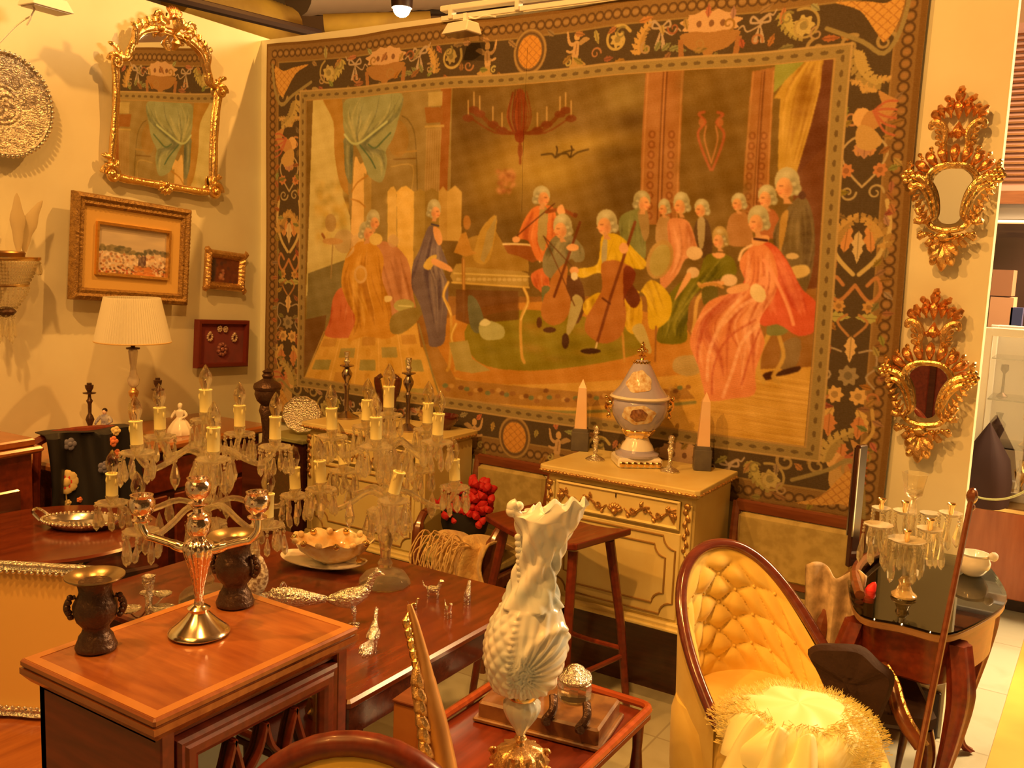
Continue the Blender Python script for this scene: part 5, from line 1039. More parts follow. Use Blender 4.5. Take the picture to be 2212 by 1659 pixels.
# ------------------------------------------------------------------ the ivory cabinets against the back wall
M['gilt_brown'] = mat('browned_gilding', (.50, .29, .11, 1), .38, .8, col2=(.70, .44, .18, 1), scale=40, bump=.4, bscale=90)
def scrollmb(mb, pts, r=.004, n=6): return mb.tube([(p[0], p[1], p[2]) for p in cr(pts, 4)], r, n)
def ivory_cabinet(label, x0, x1, yf, zt, zb, detail=True):
    w = x1-x0; dp = D-.06-yf; t = thing('ivory_cabinet', label, 'cabinet', ((x0+x1)/2, yf+dp/2, 0))
    hb = zt-.035-zb; f_ = -dp/2
    MB().box((0, 0, zb+hb/2), (w, dp, hb), 0, .012).build('body', M['cream'], t, False)
    o = [(-w/2-.025, f_-.02), (-w/2-.01, f_-.035), (-.25*w, f_-.03), (0, f_-.038), (.25*w, f_-.03), (w/2+.01, f_-.035), (w/2+.025, f_-.02), (w/2+.022, dp/2), (-w/2-.022, dp/2)]
    mb = MB()
    for (a, b, g_) in ((zt-.032, zt-.02, -.01), (zt-.022, zt-.0, .0)):
        mb.loft([[(p[0]*(1+g_), p[1]+(.008 if (g_ < 0 and p[1] < 0) else 0), z) for p in o] for z in (a, b)], True)
    mb.build('top', M['cream'], t, False, [('bev', .004)])
    mb = MB(); n_ = 44
    for k in range(n_): mb.ball((-w/2-.01+(w+.02)*k/(n_-1), f_-.036, zt-.02), (.011, .006, .005+.002*(k % 2)), 7, 5)
    for k in range(14): mb.ball((w/2+.026, f_-.01+dp*.96*k/13, zt-.02), (.006, .011, .005+.002*(k % 2)), 7, 5)
    mb.build('carved_edge', M['gilt_brown'], t)
    # drawer
    dz0, dz1 = zt-.165, zt-.055; x_ = w/2-.05
    d_ = MB().box((0, f_-.006, (dz0+dz1)/2), (2*x_, .016, dz1-dz0), 0, .004).build('drawer', M['cream'], t, False)
    frame(MB(), 2*x_, dz1-dz0, [(0, 0), (.0, .014), (.006, .018), (.012, .012), (.014, 0)], 1).xf(Matrix.Translation((0, f_-.004, (dz0+dz1)/2))).build('drawer_moulding', M['cream'], d_, False)
    zc_ = (dz0+dz1)/2-.006
    for e in (-1, 1):
        mb = MB()
        for k in range(4):
            L_ = (x_-.05)/4; x = e*(.04+k*L_); s2 = 1 if k % 2 else -1
            mb.tube([(x+e*L_*u_, f_-.018, zc_+s2*.017*math.sin(PI*u_)-.004) for u_ in np.linspace(-.05, 1.05, 10)], [.003+.002*math.sin(PI*i/9) for i in range(10)], 6)
            mb.tube([(x+e*(L_*.62+.013*math.cos(q_)*(1-q_/9)), f_-.02, zc_+s2*(.003+.012*math.sin(q_)*(1-q_/9))) for q_ in np.linspace(0, 6.5, 14)], .0032, 6)
            for j_ in range(3): mb.leaf(x+e*L_*(.15+.28*j_), zc_+s2*.013, (0 if e > 0 else PI)+e*s2*(1.1-.9*j_), .026, .012, .005, f_-.016, lobes=5)
        mb.leaf(e*(x_-.02), zc_-.03, PI/2+e*.2, .055, .02, .006, f_-.016); mb.leaf(e*(x_-.012), zc_+.03, PI+(0 if e > 0 else PI)+.3*e, .04, .012, .005, f_-.016)
        mb.build('gilt_scroll', M['gilt_brown'], d_)
    mb = MB()
    for k in range(7): mb.leaf(0, zc_-.022, PI/2+(k-3)*.38, .036, .012, .005, f_-.018)
    mb.ball((0, f_-.026, zc_-.02), .012, 10, 8); mb.build('gilt_shell', M['gilt_brown'], d_)
    MB().box((0, f_-.016, dz1-.02), (.004, .003, .016)).build('keyhole', M['dark'], d_, False)
    # fall front panel with double groove of notched corners
    pz0, pz1 = zb+.05, zt-.195; px_ = w/2-.06
    p_ = MB().box((0, f_-.004, (pz0+pz1)/2), (2*px_+.03, .012, pz1-pz0+.03), 0, .003).build('door', M['cream'], t, False)
    for ins, r, nm2 in ((.0, .05, 'outer_moulding'), (.038, .045, 'inner_moulding')):
        X_ = px_-ins; Z_ = (pz1-pz0)/2-ins; P = []
        for (sx, sz) in ((1, 1), (-1, 1), (-1, -1), (1, -1)):
            cpx, cpz = sx*X_, sz*Z_; arc = [(cpx-sx*r*math.cos(a_) if False else cpx-sx*r*math.sin(a_), cpz-sz*r*math.cos(a_)) for a_ in np.linspace(0, PI/2, 6)]
            if sx*sz < 0: arc = arc[::-1]
            P += [(p[0], f_-.012, p[1]+(pz0+pz1)/2) for p in arc]
        MB().tube(P, .0038, 6, close=True).build(nm2, mat('shaded_gilt_line', alb((150, 100, 36)), .5) if 'shaded_gilt_line' not in bpy.data.materials else bpy.data.materials['shaded_gilt_line'], p_)
    MB().box((0, f_-.006, zb+.012), (w+.012, .03, .024), 0, .006).box((0, f_-.012, zb+.0), (w+.024, .04, .014), 0, .004).build('base_moulding', M['cream'], t, False)
    # gilt pilaster drop on the chamfered corner
    for e in (-1, 1):
        MB().box((e*(w/2-.022), f_-.006, (zb+zt)/2-.02), (.034, .014, zt-zb-.09), 0, .003).build('corner_post', M['cream'], t, False)
        mb = MB()
        for k in range(8): mb.leaf(e*(w/2-.022), zt-.07-.024*k, -PI/2+(.25 if k % 2 else -.25), .036, .020-.001*k, .006, f_-.012)
        mb.ball((e*(w/2-.022), f_-.018, zt-.068), (.014, .008, .012), 8, 6); mb.build('gilt_drop', M['gilt_brown'], t)
    MB().box((0, .08, zb/2), (w-.04, dp-.2, zb)).build('plinth', M['wood_dark'], t, False)
    for e in (-1, 1): cabriole(MB(), e*(w/2-.04), dp/2-.06, zb+.01, .028, ex=e, ey=-.3).build('leg', M['wood_mid'], t)
    return t
ivory_cabinet('ivory painted cabinet with gilt carved drawer under the lidded urn', -1.80, -1.175, 3.17, .90, .35)
ivory_cabinet('ivory painted cabinet behind the glass candelabra, left of the silk chairs', -3.14, -2.44, 3.19, .90, .35)
# ------------------------------------------------------------------ things on the right ivory cabinet
M['stone'] = mat('pink_alabaster', alb((240, 178, 106)), .35, col2=alb((232, 164, 90)), scale=6); M['slate'] = mat('grey_green_marble', alb((104, 84, 54)), .35, col2=alb((78, 62, 44)), scale=14)
for lab, b, tip, w2 in (('left alabaster obelisk on the ivory cabinet, nearer the glass candelabra', (1254, 971), (1261, 819), 17), ('right alabaster obelisk on the ivory cabinet, nearer the tufted chair', (1517, 1013), (1527, 847), 17)):
    q = PZ(*b, .9); q[1] = min(q[1], 3.5); U_ = UN(q); h = HT(q, *tip)-q[2]; t = thing('obelisk', lab, 'obelisk', q, .45, 'pair of alabaster obelisks'); hb = .32*h
    MB().box((0, 0, hb*.42), (w2*2.2*U_, w2*2.2*U_, hb*.84), 0, .003).box((0, 0, hb*.9), (w2*1.9*U_, w2*1.9*U_, hb*.16), 0, .002).build('plinth', M['slate'], t, False)
    a_, b2 = w2*.78*U_, w2*.5*U_; sq = lambda s_, z: [(-s_, -s_, z), (s_, -s_, z), (s_, s_, z), (-s_, s_, z)]
    MB().loft([sq(a_, hb*.97), sq(b2, h*.88), sq(.0004, h)], True).build('shaft', M['stone'], t, False)
q = PZ(1374, 1004, .9); U_ = UN(q); t = thing('lidded_urn', 'large porcelain urn with domed lid, gilding and painted medallions on the ivory cabinet', 'urn', q, CY+.1)
M['urn_blue'] = mat('lilac_blue_glaze', alb((176, 150, 128)), .12, coat=.6)
def urnfn(a, h): return 1
MB().add([], []).box((0, 0, 11*U_), (96*U_, 80*U_, 22*U_), 0, .008).build('foot_block', M['porc'], t, False)
mb = MB()
for k in range(7): mb.ball(((k-3)*13*U_, -41*U_, 9*U_), (7*U_, 2*U_, 6*U_), 8, 5)
mb.build('foot_gilding', M['gold_trim'], t)
MB().lathe([(r*U_, h*U_) for r, h in [(46, 22), (47, 27), (38, 31), (36, 36)]], 40).build('foot_ring', M['urn_blue'], t)
MB().lathe([(r*U_, h*U_) for r, h in [(36, 36), (33, 44), (26, 54), (23, 62), (26, 66)]], 40).build('pedestal', M['porc'], t)
MB().lathe([(r*U_, h*U_) for r, h in [(24, 62), (30, 68), (36, 78), (34, 82), (40, 84)]], 40, fn=lambda a, h: 1+.06*math.sin(12*a)).build('gilt_collar', M['gold_trim'], t)
MB().lathe([(r*U_, h*U_) for r, h in [(36, 80), (46, 90), (56, 108), (60, 124), (60, 138), (58, 142), (62, 146)]], 48).build('bowl', M['urn_blue'], t)
MB().lathe([(r*U_, h*U_) for r, h in [(62, 146), (65, 149), (62, 153), (52, 154)]], 48).build('white_rim', M['porc'], t)
lid = [(60, 153), (54, 160), (44, 172), (34, 190), (26, 206), (18, 220), (12, 228)]
MB().lathe([(r*U_, h*U_) for r, h in lid], 48).build('lid', M['urn_blue'], t)
m_med = mat('gilt_white_medallion', alb((244, 206, 130)), .12, col2=alb((196, 130, 50)), scale=60, coat=.5)
def onsurf(prof, h):
    for (r0_, h0_), (r1_, h1_) in zip(prof, prof[1:]):
        if h0_ <= h <= h1_: return r0_+(r1_-r0_)*(h-h0_)/(h1_-h0_)
    return prof[-1][0]
def patch(prof, a0, hc, ra, rh, push=1.5):
    mb = MB(); rs = []
    for k in (0, .35, .7, 1): rs.append([(lambda a, h: ((onsurf(prof, h)+push*(1.3-k*.6))*U_*math.cos(a), (onsurf(prof, h)+push*(1.3-k*.6))*U_*math.sin(a), h*U_))(a0+ra*k*(1+.07*math.sin(6*w_))*math.cos(w_), hc+rh*k*(1+.07*math.sin(6*w_))*math.sin(w_)) for w_ in np.arange(28)*2*PI/28] if k else [((onsurf(prof, hc)+push*1.3)*U_*math.cos(a0), (onsurf(prof, hc)+push*1.3)*U_*math.sin(a0), hc*U_)]*28)
    return mb.loft(rs, False)
bowlp = [(36, 80), (46, 90), (56, 108), (60, 124), (60, 138), (58, 142)]
for a0 in (-PI/2-.25, PI/2): patch(bowlp, a0, 117, .62, 21).build('medallion', m_med, t); patch(bowlp, a0, 117, .3, 14, 2.6).build('painted_scene', mat('painted_flowers', alb((176, 110, 50)), .15, col2=alb((90, 44, 24)), scale=80, coat=.5), t)
for a0 in (-PI/2-.35, PI/2): patch(lid, a0, 186, .75, 22).build('lid_medallion', m_med, t)
mb = MB()
for k in range(26): a = 2*PI*k/26; mb.ball((16*U_*math.cos(a), 16*U_*math.sin(a), (222+2*(k % 2))*U_), 3*U_, 6, 4)
mb.build('lid_gilding', M['gold_trim'], t)
mb = MB().lathe([(r*U_, h*U_) for r, h in [(8, 226), (5, 232), (9, 236), (4, 240)]], 16)
for k in range(8): a = 2*PI*k/8; mb.ball((8*U_*math.cos(a), 8*U_*math.sin(a), 247*U_), 4.5*U_, 8, 6)
mb.ball((0, 0, 249*U_), 8*U_, 10, 8).ball((0, 0, 259*U_), 5*U_, 8, 6).ball((0, 0, 265*U_), 2.4*U_, 6, 4).build('finial', M['gold_trim'], t)
for e in (-1, 1):
    mb = MB().tube(cr([(e*58*U_, 0, 142*U_), (e*70*U_, 0, 140*U_), (e*72*U_, 0, 126*U_), (e*64*U_, 0, 116*U_)], 5), 4*U_, 8)
    mb.ball((e*64*U_, -4*U_, 134*U_), (9*U_, 9*U_, 10*U_), 10, 8).ball((e*72*U_, 0, 146*U_), 5*U_, 8, 6); mb.leaf(e*66*U_, 118*U_, -PI/2, 18*U_, 9*U_, 3*U_); mb.build('mask_handle', M['gold_trim'], t)
sc = lambda H: [('foot', M['silver_chased'], [(21, 0), (22, 3), (16, 7), (7, 11), (4, 15)]), ('stem', M['silver_chased'], [(4, 15), (6, 20), (4, 26), (5, H*.45), (8, H*.6), (5, H*.7), (3.5, H*.76)]), ('socket', M['silver_chased'], [(4, H*.76), (8, H*.8), (5, H*.84), (7, H*.9), (8, H*.94), (4, H)])]
q = PZ(1285, 994, .9); turned('small_candlestick', 'small silver candlestick beside the left obelisk', 'candlestick', q, UN(q)*.95, sc(80), 'pair of small silver candlesticks')
q = PZ(1446, 1019, .9); turned('small_candlestick', 'small silver candlestick beside the right obelisk', 'candlestick', q, UN(q)*.95, sc(84), 'pair of small silver candlesticks')
# ------------------------------------------------------------------ things on the left ivory cabinet
tc_ = lambda H: [('stick', mat('tarnished_silver', (.42, .34, .30, 1), .22, 1), [(26, 0), (27, 4), (14, 10), (5, 16), (4.5, H*.42), (7, H*.5), (4, H*.53), (5, H*.56), (11, H*.64), (11.5, H*.68), (5, H*.76)]), ('drip_pan', bpy.data.materials.get('tarnished_silver') or M['silver'], [(4, H*.76), (15, H*.785), (15, H*.80), (4, H*.81)]), ('socket', M['silver_chased'], [(4, H*.81), (7, H*.86), (4, H*.89), (6, H*.97), (6.5, H)])]
q = PZ(748, 903, .9); turned('tall_candlestick', 'tall tarnished candlestick on the left ivory cabinet, left of the pair', 'candlestick', q, UN(q), tc_(144), 'pair of tall candlesticks')
q = PZ(880, 930, .9); turned('tall_candlestick', 'tall tarnished candlestick on the left ivory cabinet, right of the pair', 'candlestick', q, UN(q), tc_(158), 'pair of tall candlesticks')
q = PZ(836, 912, .9); U_ = UN(q); t = thing('carved_stand', 'dark carved wooden easel stand between the two tall candlesticks', 'stand', q, CY)
for e in (-1, 1): MB().tube(cr([(e*8*U_, 0, 0), (e*12*U_, 0, 40*U_), (e*20*U_, 0, 76*U_), (e*22*U_, 0, 94*U_), (e*13*U_, 0, 102*U_)], 5), [5*U_]*8+[8*U_]*8+[5*U_]*5, 8).build('side_scroll', M['wood_dark'], t)
MB().box((0, 0, 20*U_), (26*U_, 10*U_, 8*U_)).build('cross_bar', M['wood_dark'], t, False)
q = PZ(957, 927, .9); U_ = UN(q); t = thing('lacquer_bowl', 'dark red lacquered bowl at the right end of the left ivory cabinet', 'bowl', q)
MB().lathe([(r*U_, h*U_) for r, h in [(16, 0), (17, 4), (24, 10), (32, 20), (34, 30), (33, 31), (28, 24), (1, 22)]], 32).build('bowl', mat('dark_red_lacquer', alb((84, 22, 12)), .2, coat=.6), t)
# bronze jar on pedestal in the corner
q = PZ(577, 968, .83); t = thing('pedestal', 'dark square pedestal in the corner under the bronze jar', 'pedestal', (q[0], q[1], 0), .2); MB().box((0, 0, .4), (.16, .16, .76), 0, .008).box((0, 0, .815), (.2, .2, .03), 0, .006).build('column', M['wood_dark'], t, False)
U_ = UN(q); t = thing('bronze_jar', 'tall lidded bronze jar with figures on its stem, in the corner by the tapestry', 'jar', q)
MB().lathe([(r*U_, h*U_) for r, h in [(22, 0), (20, 8), (10, 14), (9, 40), (14, 60), (16, 84), (12, 96)]], 20, fn=lambda a, h: 1+.22*math.sin(3*a+h*40)).build('figured_stem', M['bronze'], t)
MB().lathe([(r*U_, h*U_) for r, h in [(12, 94), (22, 104), (27, 118), (26, 126), (29, 130), (29, 134)]], 28).build('body', M['bronze'], t)
MB().lathe([(r*U_, h*U_) for r, h in [(30, 134), (28, 140), (15, 148), (9, 152), (12, 158), (8, 163), (11, 167), (5, 171), (1, 174)]], 28).build('lid', M['bronze'], t)
# silver oval dish leaning left of the cabinet
q = np.array([-3.24, 3.05, .62]); t = thing('side_shelf', 'narrow dark wooden stand left of the ivory cabinet', 'stand', (-3.3, 3.32, 0)); MB().box((0, 0, .39), (.24, .26, .78), 0, .006).build('body', M['wood_dark'], t, False)
MB().box((0, 0, .79), (.27, .29, .02), 0, .004).build('top', mat('green_marble', alb((150, 130, 60)), .3), t, False)
q = PZ(640, 1035, .80); q = np.array([-3.27, 3.27, .81]); t = thing('standing_tray', 'chased silver oval tray propped upright beside the ivory cabinet', 'tray', q, CY-.1, rx=-.12)
mb = MB(); mb.loft([[(.1*r*math.cos(a)*(1+.03*math.sin(10*a)), -dd, .095+.092*r*math.sin(a)*(1+.03*math.sin(10*a))) for a in np.arange(50)*2*PI/50] for r, dd in ((.96, -.004), (1, .002), (.94, .01), (.72, .003), (.01, .005))], True).build('dish', M['silver_chased'], t)
# ------------------------------------------------------------------ two silk upholstered chairs
M['silk'] = mat('pale_olive_damask', alb((176, 138, 62)), .55, col2=alb((156, 120, 50)), scale=22, sheen=.3, contrast=.25)
def silk_chair(label, x0, x1, zt, yb, legs=True):
    w = x1-x0; t = thing('silk_chair', label, 'chair', ((x0+x1)/2, yb, 0), 0, 'matching silk upholstered chairs')
    for e in (-1, 1):
        MB().tube(cr([(e*(w/2-.02), .03, 0), (e*(w/2-.015), -.01, .42), (e*(w/2-.005), .0, .6), (e*(w/2+.0), .04, zt-.01)], 4), .019, 8).build('rear_post', M['wood_mid'], t)
        MB().tube(cr([(e*(w/2-.02), -.44, 0), (e*(w/2-.02), -.445, .2), (e*(w/2-.02), -.44, .42), (e*(w/2-.01), -.42, .55), (e*(w/2-.005), -.38, .60)], 4), [.017]*4+[.022]*4+[.026]*5+[.018]*4, 8).build('front_leg', M['wood_mid'], t)
        MB().tube(cr([(e*(w/2-.005), -.38, .60), (e*(w/2), -.2, .63), (e*(w/2), .0, .62)], 4), .017, 8).build('arm', M['wood_mid'], t)
    MB().box((0, .035, zt-.025), (w+.01, .03, .05), 0, .008).build('crest_rail', M['wood_mid'], t, False); MB().box((0, .015, .50), (w-.03, .025, .035), 0, .004).build('back_rail', M['wood_mid'], t, False)
    MB().box((0, .015, (zt-.05+.5)/2+.005), (w-.035, .04, zt-.55), 0, .014).build('back_panel', M['silk'], t, True)
    MB().box((0, -.2, .36), (w-.02, .46, .06), 0, .006).build('seat_rail', M['wood_mid'], t, False); MB().box((0, -.205, .42), (w-.05, .45, .09), 0, .035).build('seat', M['silk'], t, True)
    return t
silk_chair('silk upholstered chair with mahogany frame, left of the cabinet with the urn', -2.385, -1.985, .80, 3.5)
silk_chair('silk upholstered chair with mahogany frame, behind the tufted yellow chair', -1.135, -.655, .80, 3.5)
# hat and shawls on the left chair
q = PZ(985, 1180, .47); q = np.array([-2.25, 3.25, .465]); t = thing('black_bag', 'black velvet bag trimmed with red flowers on the left silk chair', 'bag', q, .3)
MB().ball((0, 0, .12), (.11, .09, .125), 18, 12, fn=lambda a, h: 1+.05*math.sin(5*a+3*h)).build('bag', mat('black_velvet', (.012, .012, .016, 1), .85), t)
mb = MB(); m_rf = mat('red_petals', alb((190, 24, 20), .9), .6)
for k in range(90): a = rng.random()*6.28; r = .12*rng.random()**.5; mb.leaf(.02+r*math.cos(a), .20+.06*math.sin(k), rng.random()*6.28, .055, .03, .012, -.09*rng.random())
mb.build('red_flowers', m_rf, t)
M['cream_wool'] = mat('cream_fringed_wool', alb((236, 180, 88)), .9, col2=alb((214, 150, 66)), scale=30, sheen=.4, bump=.6, bscale=60)
q = np.array([-2.10, 3.10, .43]); t = thing('fringed_shawl', 'cream fringed shawl heaped on the left silk chair behind the stool', 'shawl', q, .2)
MB().grid(lambda u, v: ((u-.5)*.22+.02*math.sin(v*9), -.10-.03*math.sin(u*14)-.05*v*(1-v), .26-.45*v+.02*math.sin(u*8)) if v > .3 else ((u-.5)*.24, .16-.26*v/.3-.03*math.sin(u*14)*(v/.3), .06+.075*math.sin(v/.3*PI/2)+.02*math.sin(u*12+v*5)), 40, 40).build('cloth', M['cream_wool'], t, True, [('solid', .008)])
mb = MB()
for k in range(26):
    x = -.13+.01*k*.7; mb.tube(cr([(x, -.12, .12), (x-.03, -.17, .15+.03*math.sin(k)), (x-.06-.02*math.sin(k*2), -.19, .08), (x-.07, -.18, .0+.02*math.sin(k*3))], 4), .0028, 5)
mb.build('fringe', M['cream_wool'], t)['kind'] = 'stuff'
# ------------------------------------------------------------------ stool
t = thing('tall_stool', 'tall dark wooden stool with dished top and splayed legs before the ivory cabinet', 'stool', (-1.596, 2.896, 0), math.radians(-12.8))
n_ = 5; w, dp, zt = .455, .30, .75
MB().loft([[(x, y, z+(.03*(abs(x)/(w/2))**2 if z > .7 else .03*(abs(x)/(w/2))**2)) for x, y in ([(-w/2+w*i/12, -dp/2) for i in range(13)]+[(w/2-w*i/12, dp/2) for i in range(13)])] for z in (zt-.045, zt-.02)], True).build('seat', M['wood_red'], t, False, [('bev', .005)])
for ex in (-1, 1):
    for ey in (-1, 1): MB().tube([(ex*.17, ey*.1, zt-.04), (ex*.205, ey*.15, .38), (ex*.235, ey*.185, 0)], [.018, .016, .013], 8).build('leg', M['wood_red'], t)
for e in (-1, 1):
    MB().tube(cr([(e*.212, -.155, .27), (e*.2, 0, .26), (e*.212, .155, .27)], 4), .010, 7).build('stretcher', M['wood_red'], t); MB().tube(cr([(-.208, e*.15, .30), (0, e*.14, .285), (.208, e*.15, .30)], 4), .010, 7).build('stretcher', M['wood_red'], t)
# ------------------------------------------------------------------ big dining table
TB = .68
def tbl(name, label, x0, x1, y0, y1, z, th, ap, m_top, legs, edge=None):
    t = thing(name, label, 'table', ((x0+x1)/2, (y0+y1)/2, 0)); w, d_ = x1-x0, y1-y0
    MB().box((0, 0, z-th/2), (w, d_, th), 0, .007).build('top', m_top, t, False)
    MB().box((0, 0, z-th-ap/2), (w-.06, d_-.06, ap), 0, .004).build('apron', M['wood_dark'], t, False)
    for ex in (-1, 1):
        for ey in (-1, 1): MB().loft([[(ex*(w/2-.06)+a*r, ey*(d_/2-.06)+b*r, zz) for a, b in ((-1, -1), (1, -1), (1, 1), (-1, 1))] for r, zz in ((.016, 0), (.028, z-th-ap), (.028, z-th))], True).build('leg', M['wood_dark'], t, False)
    return t
tbl('dining_table', 'large polished mahogany table under the crystal candelabra and silver birds', -2.46, -1.36, 1.52, 2.38, TB, .025, .09, M['wood_top'], 4)
# ------------------------------------------------------------------ crystal candelabra with electric candles
def girandole(label, base, H_, ph_mid, ph_low, r_mid, r_low, h_mid, h_low, group=None, seed=1):
    r_ = np.random.default_rng(seed); t = thing('crystal_candelabrum', label, 'candelabrum', base, CY, group); X_ = M['crystal']
    L = lambda pr, n=20, fn=None: MB().lathe([(r*H_, h*H_) for r, h in pr], n, fn=fn)
    L([(.105, 0), (.112, .008), (.108, .028), (.09, .052), (.05, .068), (.03, .078)], 28, lambda a, h: 1+.035*math.cos(10*a)*(h < .05*H_)).build('base', M['clear'], t)
    L([(.028, .078), (.034, .098), (.022, .12), (.024, .16), (.036, .22), (.04, .25), (.026, .262)], 12).build('lower_stem', X_, t, False)
    L([(.024, .262), (.06, .288), (.08, .325), (.083, .34), (.04, .33), (.02, .325)], 20, lambda a, h: 1+.06*math.cos(10*a)).build('leaf_bowl', M['clear'], t)
    L([(.018, .33), (.024, .37), (.016, .40), (.03, .43), (.018, .46)], 12).build('middle_stem', X_, t, False)
    L([(.018, .46), (.042, .50), (.056, .55), (.05, .59), (.026, .63), (.018, .66)], 16, lambda a, h: 1+.05*math.cos(8*a)).build('baluster', X_, t)
    L([(.016, .66), (.028, .68), (.018, .70), (.016, .76)], 12).build('upper_stem', X_, t, False)
    m_cup = M['silver']
    def candle(par, x, y, z, tilt=(0, 0), rb=.064, npend=9, plen=.09):
        T_ = lambda o_: o_
        L2 = lambda pr, n=20, fn=None: MB().lathe([(r*H_, h*H_+z) for r, h in pr], n, c=(x, y, 0), fn=fn)
        L2([(.012, -.05), (rb*.6, -.046), (rb, -.034), (rb*1.02, -.03), (rb*.62, -.038), (.012, -.04)], 24, lambda a, h: 1+.05*math.cos(9*a)).build('bobeche', X_, par)
        L2([(.012, -.04), (.022, -.025), (.026, -.004), (.014, -.002), (.012, -.01)], 14).build('candle_cup', X_, par)
        s_ = MB().lathe([(.0235*H_, 0), (.0235*H_, .083*H_), (.026*H_, .086*H_), (.026*H_, .091*H_), (.019*H_, .092*H_), (.018*H_, .075*H_)], 16); dr = r_.random(4)*6
        for q in dr: s_.ball((.0235*H_*math.cos(q), .0235*H_*math.sin(q), (.07+.01*math.sin(q*3))*H_), (.004*H_, .004*H_, .014*H_), 5, 4)
        o1 = s_.build('candle_sleeve', M['candle'], par); o2 = MB().lathe([(.011*H_, 0), (.014*H_, .01*H_), (.025*H_, .04*H_), (.0265*H_, .055*H_), (.02*H_, .078*H_), (.008*H_, .1*H_), (.002*H_, .108*H_), (.0004, .11*H_)], 16).build('bulb', M['bulb'], par)
        o3 = MB().tube([(.0, 0, 0), (.003*H_, 0, .03*H_), (-.003*H_, 0, .045*H_), (.002*H_, 0, .05*H_)], .0006+.0008*H_, 4).build('filament', m_cup, par)
        o1.location = (x, y, z); o2.location = o3.location = (x+tilt[0]*.085*H_, y+tilt[1]*.085*H_, z+.083*H_)
        for o_ in (o1, o2, o3): o_.rotation_euler = (-tilt[1], tilt[0], 0)
        for k in range(npend):
            a = 2*PI*(k+.3*r_.random())/npend; pendant(par, (x+rb*.97*H_*math.cos(a), y+rb*.97*H_*math.sin(a), z-.034*H_), plen*H_*(.8+.4*r_.random()), .0145*H_, 1+int(r_.random()*2))
    for (phs, rr, hh, h0, tl) in ((ph_mid, r_mid, h_mid, .62, .03), (ph_low, r_low, h_low, .40, .09)):
        for a in phs:
            arm = MB(); c_, s_ = math.cos(a), math.sin(a); P = [(.015, h0), (.3*rr, h0-.035), (.62*rr, h0-.04), (.92*rr, h0+.0), (rr, hh-.13 if hh-.13 > h0 else h0+.04), (rr, hh-.135)]
            P = [(.014, h0), (.28*rr, h0+.03), (.55*rr, h0-.01), (.8*rr, h0-.03), (.97*rr, h0+.02), (rr, max(h0+.05, hh-.145))]
            arm.tube([(p[0]*H_*c_, p[0]*H_*s_, p[1]*H_) for p in cr(P, 4)], [.0125*H_]*21, 8)
            o_ = arm.build('arm', X_, t); tlv = (r_.normal()*tl, r_.normal()*tl*.5)
            candle(o_, rr*H_*c_, rr*H_*s_, (hh-.095)*H_, tlv)
    top = L([(.014, .76), (.022, .775), (.014, .79)], 12).build('top_stem', X_, t)
    candle(top, 0, 0, (h_top:=.895-.095)*H_ if False else .80*H_, (0, 0), .058, 6, .09)
    for k in range(8):
        a = 2*PI*k/8; pendant(t, (.082*H_*math.cos(a), .082*H_*math.sin(a), .33*H_), .1*H_, .02*H_, 1, 'large_drop')
    for k in range(10):
        a = 2*PI*k/10+.2; rr = (.12 if k % 2 else .2)*H_; MB().lathe([(.0004, 0), (.012*H_, -.03*H_), (.022*H_, -.075*H_), (.016*H_, -.10*H_), (.0004, -.125*H_)], 6, c=(rr*math.cos(a), rr*math.sin(a), (.60 if k % 2 else .42)*H_), sy=.5).build('spear_drop', X_, t, False)
    return t
rad = lambda L_: [math.radians(q) for q in L_]
qA = PZ(446, 1300, TB); qA[1] = max(qA[1], 1.66); HA = HT(qA, 452, 783)-TB
girandole('larger crystal candelabrum with ivory candle sleeves, behind the three light silver candelabrum', qA, HA, rad([6, 78, 150, 222, 294]), rad([36, 108, 180, 252, 324]), .275, .385, .79, .535, 'crystal candelabra on the mahogany table', 1)
qB = PZ(831, 1262, TB); HB = HT(qB, 834, 780)-TB
girandole('crystal candelabrum with ivory candle sleeves on the mahogany table before the left ivory cabinet', qB, HB, rad([50, 122, 194, 266, 338]), rad([-5, 67, 139, 211, 283]), .24, .30, .80, .59, 'crystal candelabra on the mahogany table', 2)
# ------------------------------------------------------------------ on the dining table
q = PZ(718, 1222, TB); q[2] += .014; qbw = q.copy(); U_ = UN(q); t = thing('porcelain_bowl', 'large shell edged porcelain bowl with openwork rim, left of the smaller crystal candelabrum', 'bowl', q, CY)
m_b = mat('ivory_lustre', alb((240, 196, 116)), .12, col2=alb((206, 138, 56)), scale=20, coat=.6)
n_ = 72; rs = []
for r, h in ((.30, 0), (.34, .004), (.55, .014), (.80, .036), (.98, .066), (1.04, .07), (1., .066), (.78, .04), (.5, .018), (.01, .014)):
    rs.append([(r*86*U_*math.cos(2*PI*j/n_)*(1+.035*math.cos(9*2*PI*j/n_)*(r > .7)), r*62*U_*math.sin(2*PI*j/n_)*(1+.035*math.cos(9*2*PI*j/n_)*(r > .7)), (h+.006*math.cos(9*2*PI*j/n_)*(r > .9))*1.15) for j in range(n_)])
MB().loft(rs, True).build('dish', m_b, t)
for k in range(14):
    a = 2*PI*k/14; MB().ball((83*U_*math.cos(a), 59*U_*math.sin(a), .078), (.012, .012, .011), 8, 6).build('rim_boss', M['gold_trim'] if k % 2 else m_b, t)
for k in range(5): MB().leaf(0, 0, 0, .06, .028, .006, lobes=5).xf(Matrix.Translation(((k-2)*28*U_, (12 if k % 2 else -14)*U_, .03)) @ Matrix.Rotation(PI/2, 4, 'X') @ Matrix.Rotation(k*1.3, 4, 'Y')).build('raised_leaf', M['gold_trim'], t)
